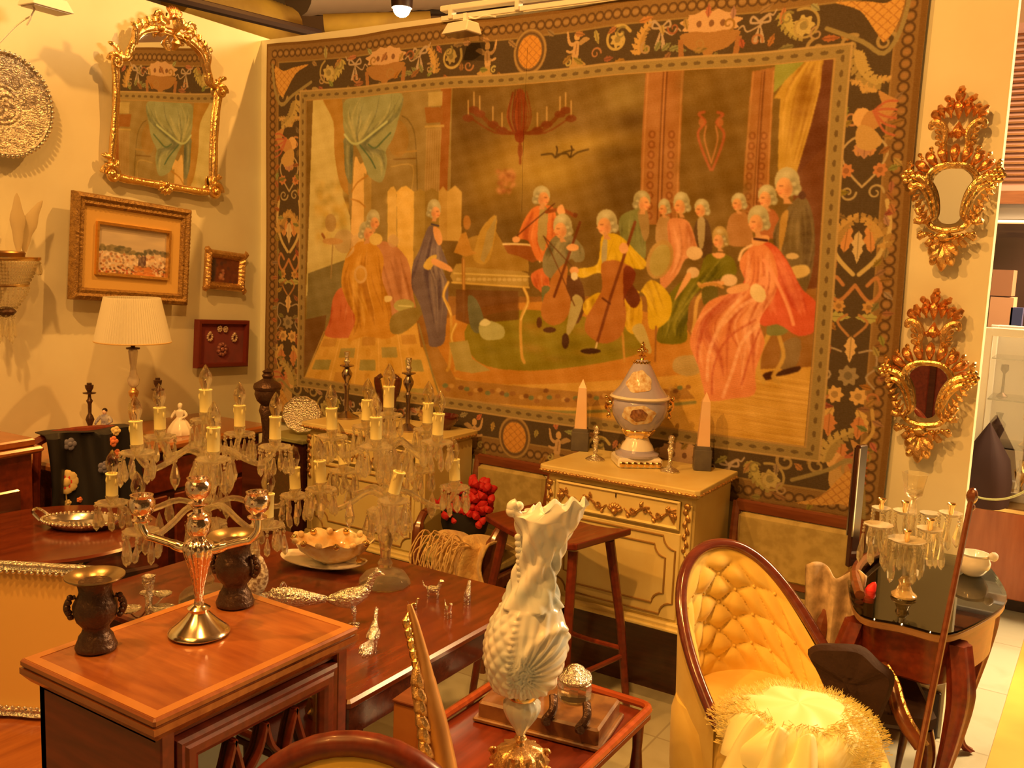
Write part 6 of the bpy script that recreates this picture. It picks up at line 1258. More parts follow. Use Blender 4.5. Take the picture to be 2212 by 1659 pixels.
q = PZ(700, 1262, TB+.0); q2 = q.copy(); t = thing('white_platter', 'long white porcelain platter with curved edge under the shell edged bowl', 'platter', (qbw[0]-.02, qbw[1]-.02, TB), CY-.3)
q = np.array([qB[0]-.27, qB[1]-.1, TB]); 
MB().loft([[(r*.15*math.cos(a), r*.085*math.sin(a)*(1+.15*math.cos(2*a)), h+.012*(math.cos(a)**2)) for a in np.arange(40)*2*PI/40] for r, h in ((.6, 0), (.66, .003), (1, .016), (1.01, .019), (.66, .009), (.01, .006))], True).build('dish', M['porc'], t)
# speckled porcelain bird standing upright
q = PZ(546, 1300, TB); U_ = UN(q); t = thing('porcelain_parrot', 'white speckled porcelain bird, upright on the table beside the bronze vase', 'figurine', q, CY)
MB().tube([(x*U_, 0, z*U_) for x, z in cr([(-8, 8), (2, 30), (14, 60), (12, 90), (0, 112), (-14, 122)], 5)], [4*U_, 8*U_, 12*U_, 16*U_, 18*U_, 20*U_, 22*U_, 22*U_, 22*U_, 22*U_, 20*U_, 19*U_, 18*U_, 16*U_, 14*U_, 13*U_, 12*U_, 10*U_, 9*U_, 8*U_, 7*U_, 6*U_, 5*U_, 5*U_, 4*U_, 3*U_], 12, flat=(1, .5)).build('body', mat('speckled_porcelain', alb((246, 220, 146)), .15, col2=alb((150, 110, 70)), scale=90, coat=.5, contrast=.2), t)
MB().lathe([(16*U_, 0), (17*U_, 4*U_), (9*U_, 9*U_), (5*U_, 16*U_)], 18).build('foot', M['porc'], t); MB().leaf(-10*U_, 108*U_, PI+.5, 22*U_, 14*U_, 3*U_).build('wing', M['porc'], t)
# silver basket
q = PZ(585, 1312, TB); t = thing('silver_basket', 'small beaded silver basket with loop handle in front of the larger crystal candelabrum', 'basket', q, CY)
U_ = UN(q)
MB().lathe([(18*U_, 0), (20*U_, 3*U_), (28*U_, 14*U_), (32*U_, 22*U_), (28*U_, 18*U_), (.5*U_, 6*U_)], 30).build('bowl', M['silver_chased'], t)
mb = MB()
for k in range(26): a = 2*PI*k/26; mb.ball((32*U_*math.cos(a), 32*U_*math.sin(a), 22*U_), 3.2*U_, 6, 4)
mb.build('beaded_rim', M['silver'], t); MB().tube(cr([(24*U_, -8*U_, 20*U_), (22*U_, -4*U_, 48*U_), (26*U_, 4*U_, 56*U_), (30*U_, 8*U_, 44*U_), (28*U_, 10*U_, 20*U_)], 5), 2.4*U_, 7).build('handle', M['silver'], t)
# silver pheasants
def pheasant(label, q, H_, rz, tail_drop=.0, metal=None, group=None):
    """bird facing +x, tail to -x"""
    m1 = metal or M['silver_chased']; t = thing('silver_pheasant', label, 'bird figurine', q, rz, group)
    P = cr([(.34, 0, .98), (.27, 0, .90), (.22, 0, .76), (.1, 0, .62), (-.12, 0, .52), (-.34, 0, .50), (-.5, 0, .5)], 4); R = np.interp(np.linspace(0, 1, len(P)), np.linspace(0, 1, 7), [.05, .065, .07, .14, .19, .13, .05])
    MB().tube([(p[0]*H_, 0, p[2]*H_) for p in P], [r*H_ for r in R], 14, flat=(1, .8)).build('body', m1, t)
    MB().ball((.37*H_, 0, .99*H_), (.075*H_, .055*H_, .06*H_), 12, 8).ball((.35*H_, 0, 1.05*H_), (.03*H_, .02*H_, .035*H_), 8, 6).build('head', m1, t)
    MB().tube([(.42*H_, 0, .99*H_), (.48*H_, 0, .97*H_), (.51*H_, 0, .945*H_)], [.025*H_, .016*H_, .003*H_], 8).build('beak', M['silver'], t)
    for e in (-1, 1): MB().leaf(.12*H_, .58*H_, PI+.12, .48*H_, .2*H_, .035*H_, lobes=7).xf(Matrix.Translation((0, e*.13*H_, 0))).build('wing', m1, t)
    for k in range(7):
        e = (k-3)/3; mb = MB().leaf(-.4*H_, .5*H_, PI-.02+tail_drop, (1.25-.30*abs(e))*H_, .25*H_, .05*H_, lobes=9); mb.xf(Matrix.Translation((-.4*H_, 0, 0)) @ Matrix.Rotation(e*.16, 4, 'Z') @ Matrix.Translation((.4*H_, 0, 0))); mb.build('tail_feather', m1, t)
    for e in (-1, 1):
        MB().tube(cr([(-.06*H_, e*.07*H_, .38*H_), (-.02*H_, e*.075*H_, .2*H_), (-.03*H_, e*.075*H_, .04*H_)], 4), [.04*H_]*4+[.022*H_]*5, 8).build('leg', m1, t)
        mb = MB()
        for a in (-.5, 0, .5, PI): mb.tube([(-.03*H_, e*.075*H_, .03*H_), ((-.03+.1*math.cos(a))*H_, (e*.075+.1*math.sin(a))*H_, .012*H_)], [.014*H_, .008*H_], 6)
        mb.build('foot', m1, t)
    return t
q = PZ(768, 1352, TB); pheasant('larger silver pheasant figurine with long level tail pointing left, on the mahogany table', q, .155, CY+.12, -.06)
q = PZ(806, 1408, TB); a_ = PZ(810, 1400, TB)-PZ(772, 1490, TB); pheasant('smaller silver pheasant figurine nearer the table edge, its tail fanned towards the camera', q, .10, math.atan2(a_[1], a_[0]), -.06)
for i, (x, y, h, lab) in enumerate(((935, 1292, 44, 'small silver animal figurine farthest back on the mahogany table'), (1009, 1303, 46, 'small silver bird figurine nearest the white ewer'), (967, 1334, 40, 'small silver dog figurine in the middle of the table group'), (893, 1318, 26, 'small gilt topped figurine behind the gilded carved post'))):
    q = PZ(x, y, TB); U_ = UN(q); k = h*U_; t = thing('silver_miniature', lab, 'figurine', q, [.4, 2., -.6, 1.2][i])
    MB().ball((0, 0, .45*k), (.34*k, .16*k, .2*k), 12, 8).tube([(.22*k, 0, .5*k), (.32*k, 0, .72*k), (.36*k, 0, .88*k)], [.12*k, .1*k, .08*k], 8).ball((.42*k, 0, .9*k), (.13*k, .09*k, .09*k), 8, 6).build('body', [M['silver_chased'], M['silver_chased'], M['silver'], M['brass']][i], t)
    for ex in (-1, 1):
        for ey in (-1, 1): MB().tube([(ex*.2*k, ey*.08*k, .4*k), (ex*.24*k, ey*.09*k, .18*k), (ex*.23*k, ey*.09*k, 0)], [.06*k, .04*k, .035*k], 6).build('leg', M['silver_chased'], t)
    MB().tube([(-.3*k, 0, .5*k), (-.48*k, 0, .62*k), (-.55*k, 0, .86*k)], [.05*k, .035*k, .02*k], 6).build('tail', M['silver_chased'], t)
# silver epergne of four little dishes
q = PZ(322, 1342, TB); U_ = UN(q); t = thing('silver_epergne', 'silver table centrepiece of four small dishes round a figure stem, behind the left bronze vase', 'centrepiece', q, CY)
MB().lathe([(20*U_, 0), (21*U_, 3*U_), (10*U_, 8*U_), (6*U_, 14*U_)], 20).build('foot', M['silver'], t)
MB().lathe([(r*U_, h*U_) for r, h in [(6, 14), (9, 30), (6, 44), (8, 58), (5, 66), (9, 74), (14, 88), (12, 98), (14, 102), (8, 96)]], 16, fn=lambda a, h: 1+.15*math.sin(4*a+h*90)).build('figure_stem', M['silver_chased'], t)
for i, (dx, dy, z, r) in enumerate(((-36, -14, 24, 25), (32, -6, 26, 26), (-12, 26, 46, 18), (22, 20, 48, 20))):
    a_ = MB().tube(cr([(0, 0, 34*U_), (dx*.5*U_, dy*.5*U_, (z-14)*U_), (dx*U_, dy*U_, z*U_)], 4), 2.2*U_, 6).build('branch', M['silver'], t)
    MB().lathe([(3*U_, z*U_), (r*.7*U_, (z+3)*U_), (r*U_, (z+9)*U_), (r*.95*U_, (z+9)*U_), (r*.6*U_, (z+5)*U_), (.3*U_, (z+4)*U_)], 24, c=(dx*U_, dy*U_, 0), fn=lambda a, h: 1+.04*math.cos(12*a)).build('dish', M['silver_chased'], a_)
# ------------------------------------------------------------------ near cabinet with the fretwork door
CT = .90; cw, cd = .52, .41
t = thing('fretwork_cabinet', 'small mahogany cabinet with banded yew top and gothic fretwork glass door in the foreground', 'cabinet', (-1.495, 1.21, 0), PI/2)
MB().box((0, 0, CT-.012), (cw, cd, .016), 0, .004).box((0, 0, CT-.027), (cw-.008, cd-.008, .014), 0, .003).build('top', M['wood_orange'], t, False)
frame(MB(), cw-.012, cd-.012, [(0, 0), (0, .0008), (.02, .0008), (.02, 0)], 1).xf(Matrix.Translation((0, 0, CT-.004)) @ Matrix.Rotation(-PI/2, 4, 'X')).build('crossbanding', M['wood_band'], t, False)
frame(MB(), cw, cd, [(0, 0), (.0, .012), (.006, .02), (.014, .03), (.02, .032), (.024, 0)], 1).xf(Matrix.Translation((0, 0, CT-.022)) @ Matrix.Rotation(PI/2, 4, 'X')).build('cornice', M['wood_orange'], t, False)
w2, d2, hb = cw-.05, cd-.05, CT-.045; f_ = -d2/2
MB().box((-w2/2+.01, 0, hb/2+.02), (.02, d2, hb-.04)).box((w2/2-.01, 0, hb/2+.02), (.02, d2, hb-.04)).box((0, d2/2-.008, hb/2+.02), (w2, .016, hb-.04)).box((0, 0, .07), (w2, d2, .06)).box((0, 0, hb-.01), (w2, d2, .02)).build('carcass', M['wood_red'], t, False)
for e in (-1, 1): MB().box((e*(w2/2-.012), f_-.004, hb/2+.02), (.03, .018, hb-.04), 0, .003).build('stile', M['wood_red'], t, False)
for k in (.33, .62): MB().box((0, .01, hb*k), (w2-.05, d2-.04, .012)).build('shelf', M['wood_mid'], t, False)
dw, dz0, dz1 = w2-.06, .12, hb-.025; dh = dz1-dz0; dc = (dz0+dz1)/2
door = MB(); frame(door, dw, dh, [(0, -.014), (0, .008), (.006, .014), (.014, .012), (.02, .016), (.034, .016), (.042, .012), (.048, .004), (.05, -.014)], 1); door.xf(Matrix.Translation((0, f_-.006, dc))); do = door.build('door', M['wood_red'], t, False)
MB().box((0, f_-.004, dc), (dw-.09, .004, dh-.09)).build('glass', M['pane'], do, False)
iw, z1_ = dw/2-.05, dz1-.05
def bar(pts, w_=.011): return MB().tube([(x, f_-.014, z) for x, z in cr(pts, 6)], w_, 6, flat=(.55, 1))
for e in (-1, 1):
    for P in ([(e*iw, z1_-.16), (e*iw*.8, z1_-.13), (e*iw*.62, z1_-.06), (e*iw*.5, z1_)], [(e*iw, z1_-.17), (e*iw*.75, z1_-.20), (e*iw*.55, z1_-.26), (e*iw*.5, z1_-.32)], [(0, z1_-.19), (e*iw*.28, z1_-.2), (e*iw*.5, z1_-.31)], [(0, z1_), (e*iw*.1, z1_-.05), (e*iw*.32, z1_-.1), (e*iw*.2, z1_-.16), (0, z1_-.19)], [(e*iw*.52, z1_), (e*iw*.42, z1_-.05), (e*iw*.34, z1_-.1)], [(e*iw*.5, z1_-.31), (e*iw*.62, z1_-.42), (e*iw, z1_-.5)], [(e*iw*.5, z1_-.31), (e*iw*.3, z1_-.42), (0, z1_-.5)], [(e*iw*.34, z1_-.1), (e*iw*.5, z1_-.17), (e*iw*.76, z1_-.2)]): bar(P).build('fretwork_bar', M['wood_red'], do)
MB().box((0, 0, .02), (w2+.01, d2+.01, .04), 0, .004).build('plinth', M['wood_red'], t, False)
t = thing('brass_tray', 'curved brass tray glimpsed behind the glass of the fretwork cabinet', 'tray', (-1.44, 1.16, hb*.62+.007), PI/2)
MB().lathe([(.05, 0), (.09, .01), (.12, .035), (.122, .037), (.09, .014), (.001, .004)], 30).build('dish', M['brass'], t)
# three light silver candelabrum
q = PZ(430, 1366, CT); U_ = UN(q); t = thing('silver_candelabrum', 'three light fluted silver candelabrum on the small fretwork cabinet', 'candelabrum', q, CY)
n_ = 40; LL = lambda pr, fl=.0, nn=12, n=40: MB().lathe([(r*U_, h*U_) for r, h in pr], n, fn=(lambda a, h: 1+fl*abs(math.sin(nn*a/2))) if fl else None)
LL([(63, 0), (65, 3), (64, 6), (56, 12), (42, 24), (28, 38), (20, 48), (22, 52), (24, 56), (18, 60), (12, 64)]).build('base', mat('worn_silver_plate', (.95, .84, .62, 1), .16, 1), t)
m_cop = mat('copper_reflecting_silver', (.90, .74, .60, 1), .16, 1, bump=.3, bscale=60)  # copper reflections put into the base colour
LL([(10, 62), (8, 78), (11, 105), (18, 140), (27, 170), (31, 186), (30, 196), (22, 206), (12, 212)], .10, 14, 56).build('stem', m_cop, t)
LL([(12, 210), (20, 220), (24, 232), (25, 246), (20, 256), (22, 262), (12, 268), (10, 276), (16, 282)], .08, 12).build('upper_stem', m_cop, t)
cup = lambda pb, x, h: MB().lathe([(r*U_, (h+z)*U_) for r, z in [(6, 0), (20, 3), (21, 6), (11, 9), (14, 14), (23, 22), (27, 34), (27, 46), (22, 54), (24, 60), (19, 60), (17, 46)]], 30, c=(x*U_, 0, 0)).build('candle_socket', pb, t)
cup(m_cop, 0, 282)
cup(m_cop, -120, 240); cup(m_cop, 125, 257)
for e, x, h in ((-1, -120, 243), (1, 125, 260)): MB().tube([(a*U_, 0, b*U_) for a, b in cr([(e*8, 205), (e*30, 188), (e*58, 196), (e*92, 206), (e*110, 212), (x, 232), (x, h)], 5)], [11*U_]*10+[9*U_]*10+[8*U_]*11, 12, flat=(1, 1)).build('arm', mat('arm_silver', (.95, .82, .60, 1), .15, 1), t)
# dark bronze vases
def bronze_vase(label, px, py, sc_, rz):
    q = PZ(px, py, CT); U_ = UN(q)*sc_; t = thing('bronze_vase', label, 'vase', q, CY+rz, 'pair of dark bronze vases on the fretwork cabinet'); L_ = lambda pr, fn=None: MB().lathe([(r*U_, h*U_) for r, h in pr], 36, fn=fn)
    L_([(43, 0), (44, 5), (42, 10), (38, 20), (36, 28), (30, 36), (27, 46), (30, 54)]).build('foot', M['bronze'], t)
    L_([(30, 52), (40, 66), (45, 84), (46, 98), (42, 108), (36, 120), (33, 132), (36, 146), (40, 152)], lambda a, h: 1+.03*math.sin(7*a+h*120)).build('body', M['bronze'], t)
    L_([(38, 150), (56, 158), (62, 163), (62, 166), (52, 162), (34, 152), (24, 130)]).build('flared_lip', mat('rubbed_bronze', (.42, .31, .17, 1), .3, .9) if 'rubbed_bronze' not in bpy.data.materials else bpy.data.materials['rubbed_bronze'], t)
    for e in (-1, 1):
        mb = MB().tube(cr([(e*40*U_, 0, 118*U_), (e*54*U_, 0, 112*U_), (e*60*U_, 0, 92*U_), (e*52*U_, 0, 74*U_), (e*44*U_, 0, 72*U_)], 4), 5*U_, 8)
        for k in range(5): mb.ball((e*(56-3*abs(k-2))*U_, -3*U_, (74+11*k)*U_), 7*U_, 8, 6)
        mb.build('dragon_handle', M['bronze'], t)
bronze_vase('dark bronze vase with wide lip, before the silver picture frame', 208, 1398, .98, .3)
bronze_vase('dark bronze vase on the fretwork cabinet, behind and right of the silver candelabrum', 508, 1303, .92, -.2)
# silver picture frame on a low table
tbl('low_table', 'low orange veneered side table under the silver picture frame', -2.55, -1.78, .86, 1.46, .45, .03, .06, M['wood_orange'], 4)
b0 = PZ(30, 1548, .45); b1 = PZ(233, 1562, .45); a = b1-b0; ang = math.atan2(a[1], a[0]); wF = .42; Hf = HT(b1, 225, 1235)-.45
cF = b1-nz(a)*(wF/2-.0); t = thing('silver_picture_frame', 'standing silver picture frame with plain beige card, cut by the left photo edge', 'frame', (cF[0], cF[1], .452), ang, rx=-.06)
frame(MB(), wF, Hf, [(0, 0), (0, .012), (.004, .018), (.012, .012), (.02, .016), (.024, .004)], 30, .002, .016).xf(Matrix.Translation((0, 0, Hf/2+.004))).build('frame', M['silver_chased'], t)
MB().box((0, .002, Hf/2), (wF-.04, .006, Hf-.04)).build('card', mat('beige_card', alb((226, 158, 62)), .8), t, False)
mb = MB()
for k in range(24): mb.ball((-wF/2+.02+k*(wF-.04)/23, -.012, Hf-.022), .006, 7, 5).ball((-wF/2+.02+k*(wF-.04)/23, -.012, .03), .005, 7, 5)
mb.build('beading', M['silver'], t); MB().add([(-.03, .006, Hf*.75), (.03, .006, Hf*.75), (.03, .10, .012), (-.03, .10, .012), (-.03, .012, Hf*.75), (.03, .012, Hf*.75), (.03, .106, .012), (-.03, .106, .012)], [(0, 1, 2, 3), (4, 7, 6, 5), (0, 4, 5, 1), (3, 2, 6, 7), (0, 3, 7, 4), (1, 5, 6, 2)]).build('strut', M['dark'], t, False)
# ------------------------------------------------------------------ tray table with inkstand and ewer
TT = .50
t = thing('tray_table', 'red mahogany two tier tray table with raised rim under the inkstand', 'table', (-1.12, 1.86, 0)); w, d_ = .42, .74
MB().box((0, 0, TT-.01), (w, d_, .02), 0, .003).build('top', M['wood_red'], t, False)
P = []
for (sx, sy) in ((1, 1), (-1, 1), (-1, -1), (1, -1)):
    for k in range(5): a0 = {(1, 1): 0, (-1, 1): 1, (-1, -1): 2, (1, -1): 3}[(sx, sy)]*PI/2; a_ = a0+k*PI/8; P.append((sx*(w/2-.03)+.03*math.cos(a_), sy*(d_/2-.03)+.03*math.sin(a_), TT+.018))
MB().tube(P, .012, 8, close=True).build('rim', wood('rim_mahogany', (176, 74, 22), (140, 50, 14)), t)
MB().box((0, 0, .2), (w-.02, d_-.02, .018), 0, .003).build('shelf', M['wood_red'], t, False)
MB().tube([(p[0]*.97, p[1]*.98, .22) for p in P], .011, 8, close=True).build('shelf_rim', bpy.data.materials['rim_mahogany'], t)
for ex in (-1, 1):
    for ey in (-1, 1): MB().lathe([(.012, 0), (.016, .06), (.012, .19), (.018, .22), (.012, .26), (.018, .34), (.013, .4), (.016, TT-.02)], 14, c=(ex*(w/2-.025), ey*(d_/2-.025), 0)).build('leg', M['wood_red'], t)
c_ = (PZ(1060, 1510, TT+.06)+PZ(1365, 1545, TT+.06))/2; c_ = np.array([-1.115, 2.03, TT+.002])
t = thing('inkstand', 'long inkstand with two silver topped inkwells on a dark veined plinth', 'inkstand', c_, math.radians(9))
MB().box((0, 0, .03), (.33, .19, .05), 0, .006).box((0, 0, .006), (.35, .21, .012), 0, .003).build('plinth', mat('veined_wood', alb((150, 92, 36)), .3, col2=alb((92, 50, 22)), scale=14, coat=.4), t, False)
for i, (x, y, r) in enumerate(((-.06, .02, .033), (.055, .035, .046))):
    g_ = MB().lathe([(r*.8, .055), (r, .065), (r, .105), (r*.8, .112)], 12, c=(x, y, 0)).build('inkwell', M['crystal'] if i else M['silver_chased'], t, False)
    MB().lathe([(r*.95, .108), (r*1.0, .114), (r*.9, .126), (r*.55, .136), (r*.5, .142), (r*.2, .15), (.001, .152)], 24, c=(x, y, 0)).build('lid', M['silver_chased'], g_)
for x in (-.07, .03, .12): MB().tube(cr([(x, -.06, .1), (x+.01, -.085, .075), (x-.004, -.1, .05), (x+.006, -.115, .055)], 4), .011, 8).build('pen_rest', M['bronze'], t)
t = thing('wooden_box', 'small pale wooden box standing on end at the left of the tray table', 'box', (-1.275, 1.66, TT+.001), .1)
MB().box((0, 0, .08), (.07, .09, .16), 0, .004).build('body', mat('pale_box_wood', alb((196, 118, 40)), .5, col2=alb((164, 86, 26)), scale=6), t, False); MB().box((0, 0, .163), (.074, .094, .008), 0, .002).build('lid', M['wood_mid'], t, False)
# the ewer
q = PZ(1120, 1694, TT); U_ = UN(q); t = thing('porcelain_ewer', 'tall white and pale blue rococo porcelain ewer with shell relief on a gilt bronze base', 'ewer', q, CY)
g = 694+1000; zz = lambda py: (1694-py)*U_*1.0
m_e, N_, L_, b_ = nm('pale_blue_lustre_porcelain'); tc = N_.new('ShaderNodeTexCoord'); n1 = N_.new('ShaderNodeTexNoise'); n1.inputs['Scale'].default_value = 9; L_.new(tc.outputs['Object'], n1.inputs[0])
cr_ = N_.new('ShaderNodeValToRGB'); cr_.color_ramp.elements[0].position = .35; cr_.color_ramp.elements[1].position = .62; cr_.color_ramp.elements[0].color = (.60, .74, .84, 1); cr_.color_ramp.elements[1].color = (.90, .90, .88, 1)
L_.new(n1.outputs[0], cr_.inputs[0]); L_.new(cr_.outputs[0], b_.inputs['Base Color']); b_.inputs['Roughness'].default_value = .22; b_.inputs['Coat Weight'].default_value = .5
M['ewer'] = m_e
def ewerbody(a, v):
    """a angle (0 = right, -pi/2 towards the camera), v 0..1 up the body"""
    py = 1482-v*(1482-1095); prof = [(1482, 30), (1475, 62), (1450, 74), (1410, 86), (1370, 87), (1330, 80), (1295, 64), (1260, 50), (1225, 42), (1190, 40), (1160, 45), (1130, 54), (1095, 66)]
    r = np.interp(-py, [-p[0] for p in prof], [p[1] for p in prof]); cx = np.interp(-py, [-1482, -1370, -1230, -1160, -1095], [-3, 2, 15, 28, 38])
    d = 0.
    if py > 1290:
        if -2.9 < a < -1.95 or a > 2.4: d += 3.2*abs(math.sin(a*9+py*.09))*abs(math.sin(a*9-py*.09))*1.3          # diaper of bosses on the left
        if -1.95 <= a < .3:                                                                     # fluted shell on the right
            fx = (a+.75); fy = (py-1420)/90.; rr = math.hypot(fx*1.1, fy); th = math.atan2(fy, fx+.9); d += 3.6*math.sin(th*26)*math.exp(-((rr-.8)/.7)**2)+7*math.exp(-((rr-1.08)/.1)**2)
        d += 4.5*math.exp(-((a+1.95)/.08)**2)*(1+.5*math.sin(py*.5))
    else: d += 5.*math.sin(a*5+py*.055)+2.6*math.sin(a*11-py*.09)+3*abs(math.sin(a*3-py*.03))
    return (r+d), cx, py
na, nv = 150, 110; rs = []
for j in range(nv+1):
    ring_ = []
    for i in range(na):
        a = -PI+2*PI*i/na; r, cx, py = ewerbody(a, j/nv); ring_.append(((cx+r*math.cos(a))*U_, r*.82*math.sin(a)*U_, zz(py)))
    rs.append(ring_)
# flaring shell mouth, open, with scalloped lip
for k, (r, z, cx, dz) in enumerate(((60, 1082, 50, 6), (60, 1074, 57, 12), (58, 1070, 60, 16), (55, 1072, 60, 16), (50, 1090, 56, 8), (44, 1120, 42, 0), (34, 1160, 30, 0))):
    rs.append([((cx+r*math.cos(a)*(1+(.07*math.cos(9*a) if k < 5 else 0)))*U_, r*.8*math.sin(a)*(1+(.07*math.cos(9*a) if k < 5 else 0))*U_, zz(z+dz*math.cos(9*a)*.5+(12*math.cos(a-2.6) if k < 5 else 0))) for a in [-PI+2*PI*i/na for i in range(na)]])
MB().loft(rs, True).build('body', M['ewer'], t, True, None, 80)
MB().tube([(x*U_, -10*U_, zz(y)) for x, y in cr([(-2, 1170), (-6, 1140), (-10, 1118), (-20, 1100), (-34, 1086), (-38, 1076), (-28, 1070)], 5)], [9*U_]*10+[11*U_]*11+[12*U_]*10, 10).ball((-38*U_, -10*U_, zz(1086)), 13*U_, 10, 8).ball((-24*U_, -12*U_, zz(1074)), 10*U_, 10, 8).build('scrolled_spout', M['ewer'], t)
mb = MB()
for k in range(12): mb.ball(((-6+1.2*k-18)*U_+.0, -14*U_, zz(1140+13*k)), (7*U_, 6*U_, 8*U_), 8, 6)
mb.build('crinkled_handle', M['ewer'], t)
MB().lathe([(r*U_, zz(z)) for r, z in [(30, 1496), (32, 1490), (30, 1484), (26, 1482)]], 24).build('gilt_ring', M['brass'], t)
MB().lathe([(r*U_, zz(z)) for r, z in [(8, 1580), (14, 1566), (30, 1540), (38, 1520), (38, 1508), (30, 1498), (26, 1494)]], 48, fn=lambda a, h: 1+.08*abs(math.sin(7*a))).build('lobed_knop', M['ewer'], t)
MB().lathe([(r*U_, zz(z)) for r, z in [(12, 1604), (8, 1596), (14, 1588), (8, 1578)]], 20).build('bronze_stem', M['gilt_old'], t)
MB().lathe([(62*U_, 0), (64*U_, zz(1680)), (56*U_, zz(1668)), (60*U_, zz(1640)), (50*U_, zz(1622)), (46*U_, zz(1612)), (14*U_, zz(1602))], 60, fn=lambda a, h: 1+.10*math.sin(9*a)*math.sin(h*150)+.06*math.sin(17*a)).build('gilt_bronze_base', M['gilt_old'], t)
for e in (-1, 1):
    for k in (-1, 1): MB().tube([(e*(58+8*math.cos(q_)*(1-q_/10))*U_, k*36*U_, zz(1640)+8*math.sin(q_)*U_) for q_ in np.linspace(0, 7, 14)], 4*U_, 6).build('base_scroll', M['gilt_old'], t)
# gilded carved post (side of a carved chair)
yv = 1.30; Q = lambda x, y: tuple(PY(x, y, yv)); t = thing('carved_post', 'slender gilded carved wooden post leaning in front of the mahogany table edge', 'post', (Q(935, 1659)[0], yv, 0), 0)
ox = Q(935, 1659)[0]; LQ = lambda x, y: (Q(x, y)[0]-ox, 0, Q(x, y)[2])
P = cr([LQ(884, 1306), LQ(893, 1345), LQ(903, 1390), LQ(912, 1430), LQ(914, 1470), LQ(924, 1520), LQ(936, 1580), LQ(948, 1659)], 5); u1 = UN(Q(935, 1500)); R = np.interp(np.linspace(0, 1, len(P)), np.linspace(0, 1, 8), [6, 13, 17, 19, 30, 34, 38, 44])*u1
P2 = P+[(P[-1][0]+.01, 0, .45), (P[-1][0]+.0, 0, .2), (P[-1][0]-.02, 0, .0)]; R2 = list(R)+[30*u1, 18*u1, 14*u1]
MB().tube(P2, R2, 12, flat=(1, .8)).build('back_post', M['gilt_red'] if False else mat('giltwood_brown', (.55, .28, .11, 1), .38, .5, col2=(.78, .46, .18, 1), scale=25, stretch=(1, 1, .2)), t)
mb = MB()
for k in range(12): f = .12+.05*k; i = int(f*len(P)); mb.ball((P[i][0]-R[i]*.9, 0, P[i][2]), (5*u1, 6*u1, 5*u1), 8, 6)
mb.build('carved_serration', M['gilt'], t)
MB().ball(LQ(903, 1492), 14*u1, 12, 8).tube([LQ(903, 1492), LQ(908, 1470), LQ(918, 1440)], [12*u1, 9*u1, 5*u1], 8).ball(LQ(906, 1508), (18*u1, 14*u1, 10*u1), 10, 6).build('carved_knob', M['gilt'], t)
for k in range(9): x, _, z = LQ(914+5*k-8*(k % 2), 1420+28*k); MB().leaf(x, z, -PI/2+.2+.25*(k % 2), 70*u1, 26*u1, 13*u1, -(16+2.6*k)*u1, lobes=7).build('carved_leaf', M['gilt_old'], t)
for k in range(5): x, _, z = LQ(888+5*k, 1318+22*k); MB().leaf(x, z, -PI/2+.1, 40*u1, 18*u1, 9*u1, -9*u1, lobes=6).build('carved_leaf', M['gilt'], t)
MB().box((P2[-1][0], 0, .015), (.12, .12, .03), 0, .006).build('foot', M['wood_dark'], t, False)
# oval backed chair at the bottom edge
q = PZ(768, 1612, .90); t = thing('oval_back_chair', 'chair with oval mahogany framed yellow upholstered back at the bottom photo edge', 'chair', (q[0], q[1], 0), CY-.05)
E_ = lambda k, y, s_=1.: [(k*.215*math.cos(a), y, .66+k*.245*math.sin(a)) for a in np.arange(40)*2*PI/40]
MB().tube(E_(1, 0), .021, 10, close=True).build('back_frame', M['wood_red'], t)
MB().loft([E_(.93, .012), E_(.93, -.01), E_(.8, -.03), E_(.5, -.045), E_(.01, -.05)], True).build('back_cushion', mat('golden_velvet', alb((244, 170, 48)), .8, sheen=.4), t)
MB().box((0, -.25, .40), (.46, .46, .06), 0, .02).build('seat_rail', M['wood_red'], t, False); MB().box((0, -.25, .45), (.44, .44, .08), 0, .035).build('seat', bpy.data.materials['golden_velvet'], t)
for ex in (-1, 1): MB().tube([(ex*.19, -.44, 0), (ex*.2, -.45, .40)], [.013, .022], 8).build('leg', M['wood_red'], t); MB().tube(cr([(ex*.17, .04, 0), (ex*.18, .01, .38), (ex*.13, 0, .46)], 4), .018, 8).build('leg', M['wood_red'], t)
# ------------------------------------------------------------------ tufted tub chair
M['yellow'] = mat('golden_cotton_velvet', alb((236, 178, 66)), .8, sheen=.2, col2=alb((226, 164, 54)), scale=12)
mid = np.array([-.79, 2.62]); FA = math.radians(58)
t = thing('tufted_chair', 'yellow button tufted tub chair with dark wooden back rim', 'chair', (mid[0], mid[1], 0), FA)
def rim(th): s = th/1.72; a = s*PI/2; return (.243*math.sin(a), .20*math.cos(a)-.04-.16*abs(s)**4, .48+.375*(1-abs(s)**2.1))
TH = np.linspace(-1.72, 1.72, 60)
MB().tube([rim(a) for a in TH], .0175, 10).build('back_rim', wood('rim_walnut', (124, 52, 26), (84, 32, 16), rough=.15, coat=.9), t)
def inner(u, v):
    th = -1.68+3.36*u; r = rim(th); k = 1-v; x = r[0]*(.93-.17*v); y = (r[1]+.0)*(.94-.2*v)-.02*v; z = r[2]*(1-v)+.40*v-.012*(1-v)
    # diamond tufting
    n1 = th*10.; n2 = (r[2]-z)*72; d = .021*(abs(math.sin((n1+n2)*.5))*abs(math.sin((n1-n2)*.5)))**.6*min(1, v*8)*(min(1, max(0, (.86-v))*6))
    nx_, ny_ = -math.sin(th), -math.cos(th); return (x+nx_*d, y+ny_*d, z)
MB().grid(inner, 130, 70).build('tufted_back', M['yellow'], t, True)
mb = MB()
